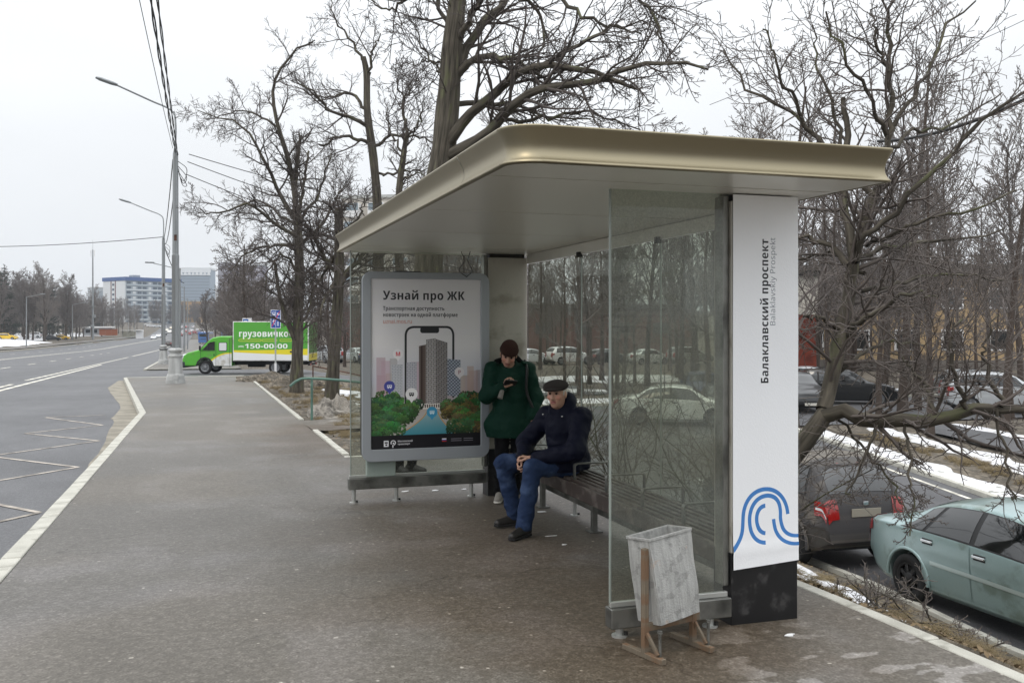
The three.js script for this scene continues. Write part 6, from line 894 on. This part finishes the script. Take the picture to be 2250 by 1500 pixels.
// ---------------------------------------------------------------- street furniture
function lampPost(label, p, arm, s = 1) {
  const t = thing('street_lamp', label, 'street lamp', [p.x, p.y, p.z]);
  part('base', lathe([[0.37, -0.3], [0.37, 0.12], [0.35, 0.16], [0.34, 0.3], [0.31, 0.36], [0.28, 0.42], [0.25, 1.0], [0.235, 1.06], [0.27, 1.09], [0.27, 1.15], [0.21, 1.19], [0.21, 1.27], [0.26, 1.3], [0.27, 1.36], [0.24, 1.4], [0.16, 1.44], [0.001, 1.44]], 12), M.poleBase, t);
  part('base_door', box(0.2, 0.3, 0.03, 0.02, 0.22, 0.34, 0.01), M.poleBase, t);
  part('pole', lathe([[0.14, 1.3], [0.14, 5.2], [0.12, 5.21], [0.12, 5.26], [0.105, 9.0], [0.1, 9.3], [0.04, 9.62], [0.03, 9.64]], 16), M.pole, t);
  part('plate', box(0.1, 0.24, 0.01, 0.0, 5.9, 0.118, 0.002), M.rust, t);
  part('bracket', tubeG([V(0, 9.4, 0), V(0, 10.6, 0), V(-0.06, 10.95, 0), V(-0.3, 11.15, 0), V(-0.8, 11.35, 0), V(-2.2, 11.95, 0)].map((q) => V(q.x * arm, q.y, q.z)), 0.035, 8, 30), M.pole, t);
  const hd = lathe([[0.001, -0.42], [0.07, -0.4], [0.1, -0.2], [0.1, 0.25], [0.06, 0.42], [0.001, 0.44]], 14); hd.rotateZ(Math.PI / 2 - 0.4); hd.scale(1, 0.75, 1.2); hd.translate(-2.5 * arm, 12.05, 0); part('lamp_head', hd, M.pole, t);
  part('cable_loops', merge([0, 1, 2].map((i) => tubeG([V(0.1, 9.0 - i * 0.2, 0.05), V(0.42, 8.7 - i * 0.35, 0.1), V(0.3, 8.2 - i * 0.1, 0.1), V(0.16, 8.4, 0.08), V(0.12, 8.7, 0.05)], 0.014, 5))), M.cable, t).userData.kind = 'stuff';
  t.scale.y = s; return t;
}
const L1 = V(-0.9, g(40.1), -40.1), L2 = V(-2.4, g(71.5), -71.5);
lampPost('tall grey street lamp on a white bollard foot nearest the camera', L1, 1, 0.97);
const lp2 = lampPost('second grey street lamp on a foot with dark bands, farther along the kerb', L2, 1, 0.94);
part('band', lathe([[0.275, 1.08], [0.28, 1.08], [0.28, 1.16], [0.275, 1.16]], 12), M.dark, lp2);
const farLamp = (X, d, label, armSide, h = 10) => { const t = thing('slim_lamp', label, 'street lamp', [X, T(X, d), -d]); part('pole', cyl(0.12, 0.07, h, 0, 0, 0, 8), M.pole, t); part('arm', rodG(V(0, h - 0.1, 0), V(armSide * 2.6, h + 0.5, 0), 0.05, 6), M.pole, t); part('lamp_head', box(0.9, 0.14, 0.3, armSide * 2.9, h + 0.55, 0, 0.05), M.pole, t); return t; };
const far = (u, D) => { const p = at(u, 713, D); return [p.x, -p.z]; };
farLamp(...far(57, 189), 'slim lamp post with its arm to the right, leftmost across the street', 1); farLamp(...far(158, 266), 'slim lamp post across the street, second from the left', 1); farLamp(...far(227, 390), 'slim lamp post across the street, third from the left', 1); farLamp(...far(250, 360), 'slim lamp post across the street, fourth from the left', 1); farLamp(...far(281, 420), 'slim lamp post across the street, left one of the distant pair', 1); farLamp(...far(295, 440), 'slim lamp post across the street, right one of the distant pair', 1); farLamp(...far(314, 420), 'slim lamp post far across the street before the blue roofed block', 1, 13);
farLamp(-1.9, 104, 'slim post standing just right of the nearest lamp’s foot', -1, 9); farLamp(-2, 140, 'slim lamp post on the far pavement left of the bus', -1, 9); farLamp(-2, 180, 'slim lamp post on the far pavement beside the bus', -1, 9);
{ // mast
  const [X, d] = far(203, 290), t = thing('antenna_mast', 'thin steel antenna mast rising over the park trees', 'mast', [X, T(X, d), -d]); part('pole', cyl(0.35, 0.16, 27, 0, 0, 0, 10), M.pole, t); part('platform', merge([box(1.6, 0.12, 1.6, 0, 10, 0), box(1, 0.9, 0.7, 0.3, 7, 0, 0.1), box(1, 0.8, 0.7, -0.1, 4, 0, 0.1)]), M.pole, t); part('aerials', merge([-0.5, 0, 0.5].map((q) => box(0.22, 2, 0.2, q, 26, 0.4 * Math.abs(q), 0.05))), M.white, t).userData.kind = 'stuff'; part('spike', cyl(0.05, 0.03, 3, 0, 27, 0, 6), M.pole, t);
}
// overhead cables
const sag = (a, b, s, n = 14) => Array.from({ length: n + 1 }, (_, i) => { const t = i / n, p = a.clone().lerp(b, t); p.y -= s * 4 * t * (1 - t); return p; });
const wire = (a, b, s, r, label) => solo('overhead_cable', tubeG(sag(a, b, s), r, 6, 40), M.cable, label, 'cable');
const twist = (a, b, s, r, label) => { const c = sag(a, b, s, 60), w = new Wood(); for (const ph of [0, Math.PI]) w.tube(c.map((p, i) => p.clone().add(V(Math.cos(i * 0.9 + ph) * r * 1.3, Math.sin(i * 0.9 + ph) * r * 1.3, 0))), c.map(() => r), 5); return solo('overhead_cable', w.geo(), M.cable, label, 'cable'); };
const top1 = V(-0.9, 8.55, -40.1), top2 = V(-2.4, 7.6, -71.5);
twist(top1, V(-0.95, 8.9, 4), 0.5, 0.018, 'thick twisted overhead cable running up from the nearest lamp'); wire(top1.clone().add(V(-0.1, 0.15, 0)), V(-1.45, 9.2, 4), 0.4, 0.009, 'thin overhead cable left of the twisted one'); twist(top1.clone().add(V(0.08, -0.1, 0)), V(-0.72, 8.75, 4), 0.55, 0.014, 'second twisted cable close beside the thick one');
wire(top1.clone().add(V(-0.1, -0.3, 0)), top2.clone().add(V(0, 0.1, 0)), 0.5, 0.02, 'cable sagging between the two lamps, left one'); wire(top1.clone().add(V(0, -0.9, 0)), top2.clone().add(V(0.1, -0.2, 0)), 0.7, 0.02, 'cable sagging between the two lamps, right one'); wire(top2.clone().add(V(0.1, -0.5, 0)), V(-1.5, 6, -104), 0.5, 0.03, 'cable dropping behind the nearest lamp from the second lamp');
wire(top2.clone().add(V(0, 0.3, 0)), V(-42, 11, -110), 1.2, 0.024, 'black cable crossing the street to the left from the second lamp');
wire(top1.clone().add(V(0.5, -0.05, 0)), V(14, 6.6, -46), 0.25, 0.016, 'upper of three cables running right into the trees'); wire(top1.clone().add(V(0.45, -0.35, 0)), V(14, 5.4, -47), 0.3, 0.016, 'middle of three cables running right into the trees'); wire(top1.clone().add(V(0.4, -0.85, 0)), V(14, 4.4, -48), 0.3, 0.016, 'lowest of three cables running right into the trees');
wire(at(1930, 310, 14), at(2290, 200, 10), 0.12, 0.022, 'thick black cable slanting up at the right edge'); wire(at(1560, 230, 30), at(2000, 20, 20), 0.1, 0.009, 'thin faint cable behind the fruit tree’s top'); wire(at(1980, 150, 26), at(2300, 20, 20), 0.1, 0.007, 'thin faint cable in the upper right sky');

// signs
const signT = canvasTex(256, 480, (c, W, H) => {
  c.fillStyle = '#eceff2'; c.fillRect(0, 0, W, H); c.fillStyle = '#1f4fa3'; c.beginPath(); c.roundRect(12, 12, W - 24, H - 24, 16); c.fill(); c.fillStyle = '#f0f2f5'; c.strokeStyle = '#f0f2f5'; c.lineWidth = 9; c.beginPath(); c.moveTo(128, 30); c.lineTo(128, 450); c.moveTo(20, 210); c.lineTo(236, 210); c.stroke();
  c.beginPath(); c.roundRect(40, 55, 70, 90, 12); c.fill(); c.fillStyle = '#1f4fa3'; c.fillRect(50, 70, 50, 34); c.fillStyle = '#f0f2f5'; c.fillRect(48, 145, 14, 14); c.fillRect(88, 145, 14, 14); c.fillRect(160, 80, 60, 60);
  const man = (x, y, s) => { c.beginPath(); c.arc(x, y, 13 * s, 0, 7); c.fill(); c.lineWidth = 15 * s; c.beginPath(); c.moveTo(x, y + 18 * s); c.lineTo(x, y + 66 * s); c.lineTo(x - 18 * s, y + 112 * s); c.moveTo(x, y + 66 * s); c.lineTo(x + 18 * s, y + 112 * s); c.moveTo(x - 26 * s, y + 50 * s); c.lineTo(x, y + 26 * s); c.lineTo(x + 26 * s, y + 46 * s); c.stroke(); }; man(76, 250, 1.2); man(184, 310, 0.95);
  c.strokeStyle = '#d2204a'; c.lineWidth = 20; c.beginPath(); c.moveTo(32, 430); c.lineTo(226, 40); c.stroke();
});
{
  const X = 3.55, d = 48.5, t = thing('road_sign', 'blue zone sign with a red slash on a white post before the truck', 'road sign', [X, T(X, d) - 0.1, -d]), y0 = 2.42; t.rotation.y = 0.06;
  part('post', cyl(0.04, 0.04, 3.3, 0, 0, 0, 10), mat(0xaeb2b0, 0.5, 0.3), t); part('panel', box(0.5, 0.93, 0.02, 0, y0 + 0.46, 0.05, 0.006), M.pole, t); part('sign_face', new THREE.PlaneGeometry(0.48, 0.9).translate(0, y0 + 0.46, 0.063), mat(0xffffff, 0.4, 0, { map: signT }), t); part('post_sleeve', cyl(0.055, 0.055, 0.62, 0, 0.1, 0, 10), M.white, t);
  const t2 = thing('road_sign', 'small blue bus stop sign peeping over the truck’s roof', 'road sign', [3.0, g(66), -66]); part('post', cyl(0.04, 0.04, 3, 0, 0, 0, 8), M.pole, t2); part('panel', box(0.62, 0.55, 0.02, 0, 2.85, 0.05, 0.006), M.white, t2); part('sign_face', merge([box(0.34, 0.42, 0.01, -0.1, 2.85, 0.065)]), mat(0x1f5fae, 0.4), t2); part('bus_symbol', box(0.2, 0.2, 0.006, -0.1, 2.86, 0.074, 0.01), M.white, t2);
}
{ // green handrail down to the path
  const d = 20.95, t = thing('handrail', 'green painted steel handrail beside the steps left of the shelter', 'handrail', [2.15, g(d), -d]);
  const pA = V(0.1, 0.86, 0), xs = 4; const y = (X) => T(X, d) - g(d);
  part('rail', tubeG([V(-0.32, 0.72, 0.05), V(-0.12, 0.86, 0), V(0.2, 0.87, 0), V(2.0, 0.66, 0), V(xs, 0.28, 0)], 0.028, 8, 30), M.railGreen, t);
  for (const x of [0.14, 1.6, 3]) part('post', cyl(0.026, 0.026, (x < 1 ? 0.87 : 0.74 - (x - 1.5) * 0.18) - (T(2.15 + x, d) - g(d)) + 0.1, x, T(2.15 + x, d) - g(d) - 0.1, 0, 8), M.railGreen, t);
}
{ // low rusty fence
  const t = thing('low_fence', 'low rusty pipe fence between the two street trees', 'fence', [0, 0, 0]), P = [[4.2, 38], [5.3, 35.6], [6.4, 33.4], [7.6, 31.2], [8.8, 29]];
  P.forEach(([X, d], i) => { const y = T(X, d); part('post', cyl(0.025, 0.025, 0.95, X, y - 0.15, -d, 7), M.rust, t); if (i) { const [a, b] = P[i - 1]; part('rail', rodG(V(a, T(a, b) + 0.77, -b), V(X, y + 0.77, -d), 0.024, 7), M.rust, t); } });
  const t2 = thing('fence_post', 'single rusty fence post beside the white sign post', 'post', [4.0, T(4, 43) - 0.2, -43]); part('post', cyl(0.03, 0.03, 1.3, 0, 0, 0, 8), M.rust, t2); part('cap', cyl(0.036, 0.03, 0.02, 0, 1.3, 0, 8), M.rust, t2);
}
{ // striped bollard
  const X = 20.9, d = 30.6, t = thing('bollard', 'white and red traffic bollard among the bushes right of the banner', 'bollard', [X, T(X, d) - 0.05, -d]); part('body', cyl(0.16, 0.15, 0.95, 0, 0, 0, 14), M.white, t); part('red_band', cyl(0.166, 0.162, 0.3, 0, 0.3, 0, 14), mat(0xb5402c, 0.6), t); part('cap', cyl(0.15, 0.08, 0.08, 0, 0.95, 0, 14), M.white, t);
}
// heaps of grey slush and rubble by the trees
function heap(X, d, w, h, label, s, m = M.dust) { reseed(s); const q = new THREE.SphereGeometry(1, 36, 18, 0, 6.2832, 0, Math.PI / 2), p = q.attributes.position; for (let i = 0; i < p.count; i++) { const x = p.getX(i), y = p.getY(i), z = p.getZ(i), k = 0.6 + 0.8 * fbm(x * 3 + s, z * 3 + y * 3, 0, 5, s); p.setXYZ(i, x * w * k, y * h * k * k, z * w * 0.8 * k); } q.computeVertexNormals(); const o = struct('dirt_heap', metric(q), m); o.position.set(X, T(X, d) - 0.04, -d); o.geometry.computeVertexNormals(); tag(o, label, 'heap'); }
heap(3.0, 22.2, 0.7, 0.42, 'heap of greyish slush at the foot of the leaning street tree', 11, mat(0x9b958c, 0.95, 0, { map: rep(wearT, 1), bumpMap: bmp(2), bumpScale: 0.03 })); heap(2.9, 41, 1.3, 0.32, 'low heap of dirt beside the sign post', 12, M.earth); heap(3.3, 36.5, 1.1, 0.26, 'low heap of dirt between the sign and the pollarded tree', 13, M.earth); heap(-34, 156, 1.4, 0.9, 'small dark heap at the far kerb across the street', 14, M.earth);

// ---------------------------------------------------------------- cars, people and odd things far off
{
  const car = (src, hex, X, d, dx, dd, label, y) => park(recolour(src, hex, label), X, d, dx, dd, y ?? T(X, d));
  car(suv, 0xe0b818, ...far(16, 236), 1, -0.2, 'yellow taxi parked at the far left among the tree trunks'); car(suv, 0xe6e8ea, ...far(72, 262), -1, 0.2, 'white van parked across the street right of the yellow taxi'); car(darkHatch, 0x27272a, ...far(116, 256), 1, 0, 'dark car parked before the second yellow taxi across the street'); car(whiteCar, 0xe3b417, ...far(134, 268), 1, -0.1, 'yellow taxi parked across the street beside the dark car');
  const yr = (d) => g(d) - 0.12, on = (src, hex, u, D, s, label) => { const [X, d] = far(u, D); return car(src, hex, X, d, 0.05 * s, s, label, yr(d)); };
  on(whiteCar, 0xe4e6e8, 337, 330, -1, 'white car driving towards the camera left of the lamps'); on(suv, 0xdfe2e4, 348, 372, -1, 'white off roader following the white car on the street'); on(darkHatch, 0x37251f, 370, 214, 1, 'dark brown car driving away between the two lamps'); on(suv, 0x22252a, 361, 420, -1, 'dark off roader driving towards the camera far off');
  const jam = [[396, 400, 0x8a1f1c], [402, 430, 0xc9ccce], [409, 460, 0x9e2622], [415, 420, 0xa52a25], [421, 470, 0xdfe1e3], [427, 440, 0x8e2a2a], [433, 480, 0xb3b6ba], [438, 430, 0x3d5b9a], [444, 500, 0xe0e0e0], [372, 450, 0xe9e6dc], [366, 480, 0xf0ead8], [360, 510, 0xd8d8d8], [376, 520, 0xe8dcc0], [398, 520, 0xd5d8da], [410, 540, 0xb02a24], [424, 530, 0xcfd2d4]];
  jam.forEach(([u, D, hex], i) => { const c = on(i % 2 ? suv : whiteCar, hex, u, D, u < 380 ? -1 : 1, 'small distant car in the traffic queue down the street'); c.userData.group = 'cars in the far traffic queue'; });
  [[330, 540, 0xe6e8ea], [337, 545, 0xd0d4d7], [344, 540, 0xdfe2e4], [351, 550, 0xa9aeb2], [357, 545, 0xe2e4e6], [324, 560, 0xe6e6e6]].forEach(([u, D, hex]) => { const [X, d] = far(u, D), c = car(whiteCar, hex, X, d, 1, 0.1, 'pale car parked in the far lot below the blue roofed block'); c.userData.group = 'pale cars in the far lot'; });
}
{ // glazed stop across the street, hoarding, white kiosk
  const t = thing('bus_stop', 'white panelled bus stop across the street far left of the lamps', 'bus stop', (() => { const [X, d] = far(292, 350); return [X, T(X, d), -d]; })()); part('side_panel', box(2.6, 3.2, 0.15, 2.2, 1.35, 0, 0.03), M.white, t); part('roof', box(7, 0.2, 2, -0.6, 2.75, 0, 0.05), M.alu, t); for (const x of [-3.8, -0.8]) part('post', box(0.12, 2.7, 0.12, x, 1.35, -0.6), M.steel, t); part('glass_wall', pane(4.6, 2.1, -1.6, 1.4, -0.8), M.glass, t);
  const h2 = thing('hoarding', 'orange site hoarding below the park trees across the street', 'hoarding', (() => { const [X, d] = far(238, 330); return [X, T(X, d) + 0.6, -d]; })()); for (let i = 0; i < 3; i++) part('panel', box(1.9, 2, 0.1, -2 + i * 1.92, 1.2, 0, 0.02), mat(0x96532f, 0.8), h2); part('ledge', box(6.2, 0.12, 0.3, 0, 2.26, 0), mat(0x8a3f18, 0.7), h2);
  const k = thing('kiosk', 'low white roofed kiosk left of the orange hoarding', 'kiosk', (() => { const [X, d] = far(216, 335); return [X, T(X, d) + 0.5, -d]; })()); part('wall', box(9, 2.5, 3, 0, 1.25, 0, 0.05), mat(0x8e9092, 0.7), k); part('roof', box(10, 0.5, 4, 0, 2.75, 0, 0.08), M.white, k); for (let i = 0; i < 4; i++) part('window', box(1.5, 1.1, 0.06, -3.3 + i * 2.2, 1.4, 1.52, 0.02), M.carGlass, k);
}
// ---------------------------------------------------------------- buildings
function block(name, label, p, turn, w, h, dp, wall, o = {}) {
  const t = thing(name, label, 'building', [p.x, p.y, p.z], turn); part('wall', box(w, h, dp, 0, h / 2, -dp / 2), wall, t); part('roof', box(w + 0.6, o.roofH || 0.7, dp + 0.6, 0, h + (o.roofH || 0.7) / 2, -dp / 2), o.roof || M.alu, t); return t;
}
{ // hotel block with a blue roof band: white gable to the left, long window front to the right
  const D = 620, c = at(275, 690, D), base = V(c.x, T(c.x, -c.z) - 2, c.z), W = mat(0xd7dadc, 0.8), B = mat(0x33558f, 0.6), gl = mat(0x4d5a68, 0.25), fr = mat(0x8f979e, 0.7), br = mat(0x6f4a48, 0.8);
  const hh = EYE + (713 - 616) / FOC * D - base.y, n = 9, w = 40, dp = 25, t = thing('hotel_block', 'long white hotel block with a blue roof band and rows of windows', 'building', [base.x, base.y, base.z], 0.62);
  part('wall', box(w, hh, dp, w / 2, hh / 2, -dp / 2), mat(0x98a2aa, 0.7), t); part('gable', box(0.8, hh - 0.2, dp + 0.3, -0.3, hh / 2, -dp / 2), W, t); part('roof_band', box(w + 2, 2.4, dp + 1.6, w / 2, hh + 1.2, -dp / 2), B, t);
  const win = new THREE.BoxGeometry(2.6, 1.5, 0.3), pan = new THREE.BoxGeometry(2, 1.4, 0.34);
  for (let j = 0; j < n; j++) { part('balcony_band', box(w - 1, 0.9, 0.5, w / 2, hh - 2.6 - j * 3.2, 0.2), mat(j % 2 ? 0xd4dade : 0xb4bec6, 0.7), t); for (let i = 0; i < 10; i++) { const q = part('window', i % 3 === 1 ? pan : win, i % 3 === 1 ? W : gl, t); q.position.set(2.2 + i * 3.8, hh - 1.3 - j * 3.2, 0.2); } }
  for (const z of [-dp * 0.42, -dp * 0.62]) part('gable_stripe', box(0.5, hh, 0.9, -0.6, hh / 2, z), br, t);
  for (let j = 0; j < n; j++) { const q = part('stair_window', box(0.4, 1.4, 2.4, -0.6, 0, -dp * 0.52), gl, t); q.position.y = hh - 2.4 - j * 3.2; }
  part('roof_plant', box(5, 2.2, 5, 14, hh + 3.2, -12), fr, t);
}
{
  const A = at(256, 660, 800), t = block('office_block', 'pale grey building just left of the blue roofed block', V(at(222, 660, 800).x, -2, A.z), 0.3, 15, 34, 14, mat(0xaab0b4, 0.8)); for (let i = 0; i < 3; i++) part('wall_rib', box(2.6, 31, 0.6, -4.6 + i * 4.6, 16, 0.4), mat(0x8d969d, 0.7), t);
  const C = at(428, 650, 950), t2 = block('tower_block', 'pale blue grey tower with a jagged top behind the nearest lamp', V(C.x, -2, C.z), -0.2, 30, 58, 24, mat(0x93a0ad, 0.8), { roof: mat(0xd5d8da, 0.8), roofH: 2 });
  for (let i = 0; i < 8; i++) part('parapet_fin', extrude(poly([[-1.9, 0], [1.9, 0], [0.2, 3.6 + (i % 3)]]), 1).translate(-13.1 + i * 3.75, 52.5, 0.1), mat(0xe0e3e5, 0.8), t2); part('upper_band', box(30.4, 3, 0.6, 0, 56.6, 0.3), mat(0xdadde0, 0.8), t2);
  for (let j = 0; j < 14; j++) part('window_row', box(27, 1.1, 0.4, 0, 10 + j * 3, 0.2), mat(0x7b8896, 0.4), t2);
  const E2 = at(540, 640, 760), t3 = block('tower_block', 'dark brown and violet tower half hidden behind the pollarded tree', V(E2.x, -2, E2.z), -0.3, 26, 50, 18, mat(0x77707c, 0.8), { roof: mat(0x5b5a60, 0.8) }); part('side_wing', box(10, 53, 16, -17, 26.5, -8), mat(0x8c8a92, 0.8), t3);
  for (let j = 0; j < 14; j++) for (let i = 0; i < 5; i++) part('window', box(3, 1.5, 0.3, -9.6 + i * 4.8, 8 + j * 3, 0.2), mat(0xa9a6ae, 0.4), t3);
  const G2 = at(428, 670, 700), t4 = block('yellow_block', 'low sand coloured building at the end of the street', V(G2.x, T(G2.x, 690) - 2, G2.z), -0.1, 22, 18, 14, mat(0xb08e64, 0.85)); for (let j = 0; j < 4; j++) for (let i = 0; i < 7; i++) part('window', box(1.6, 1.6, 0.2, -10 + i * 3.3, 4 + j * 3.6, 0.1), mat(0x6d6258, 0.4), t4);
  const F2 = at(868, 420, 150), t5 = block('apartment_block', 'pale panel apartment block showing above the shelter roof', V(F2.x + 3, LOW - 1, F2.z), -0.5, 24, 24.6, 14, mat(0xb9b3aa, 0.85), { roofH: 0.5 });
  for (let j = 0; j < 8; j++) for (let i = 0; i < 6; i++) { const q = part('balcony', box(2.6, 2.2, 1.1, -10 + i * 4, 2.4 + j * 2.9, 0.5, 0.04), M.white, t5); part('balcony_glass', box(2.3, 1.1, 0.06, -10 + i * 4, 2.9 + j * 2.9, 1.06), mat(0x7f8c94, 0.15), q); }
}
{ // yellow two storey building and a brick annexe behind the wood
  const t = thing('yellow_building', 'two storey ochre building behind the trees at the right', 'building', [57, LOW, -62], -0.42), wl = mat(0xffffff, 0.9, 0, { map: rep(dirtyT([178, 154, 118], [150, 130, 104], 401), 0.15) }); part('wall', box(34, 7.6, 12, 0, 3.8, -6), wl, t); part('roof', box(35, 0.8, 13, 0, 8, -6), mat(0x6f6b66, 0.8), t); part('plinth', box(34.2, 0.8, 12.2, 0, 0.4, -6), mat(0x6f6a64, 0.9), t);
  for (let j = 0; j < 2; j++) for (let i = 0; i < 9; i++) { const w = part('window', box(1.7, 1.7, 0.12, -14.4 + i * 3.6, 2.4 + j * 3.3, 0.05), M.white, t); part('pane', box(1.4, 1.4, 0.06, -14.4 + i * 3.6, 2.4 + j * 3.3, 0.12), M.carGlass, w); }
  const r = thing('brick_annexe', 'dark red brick building seen right beside the banner', 'building', [31.5, LOW, -47.5], -0.35); part('wall', box(4.2, 4.2, 6, 0, 2.1, -3), mat(0x7a3626, 0.9, 0, { map: rep(wearT, 0.4) }), r); part('upper_wall', box(4.3, 2.2, 6.1, 0, 5.3, -3), mat(0xc9c4ba, 0.85), r); part('roof', box(4.8, 0.3, 6.6, 0, 6.55, -3), M.dark, r);
  const p = thing('pink_building', 'low dull red building seen faintly through the back glass behind the trees', 'building', [38, LOW, -112], -0.1); part('wall', box(44, 5.6, 10, 0, 2.8, -5), mat(0x6a4f49, 0.9), p); part('roof', box(45, 0.5, 11, 0, 5.9, -5), mat(0x4a4643, 0.8), p); for (let i = 0; i < 8; i++) part('window', box(2, 1.4, 0.14, -18 + i * 5.1, 3.2, 0.05), mat(0x4d4b4a, 0.3), p);
}
renderer.render(scene, camera);
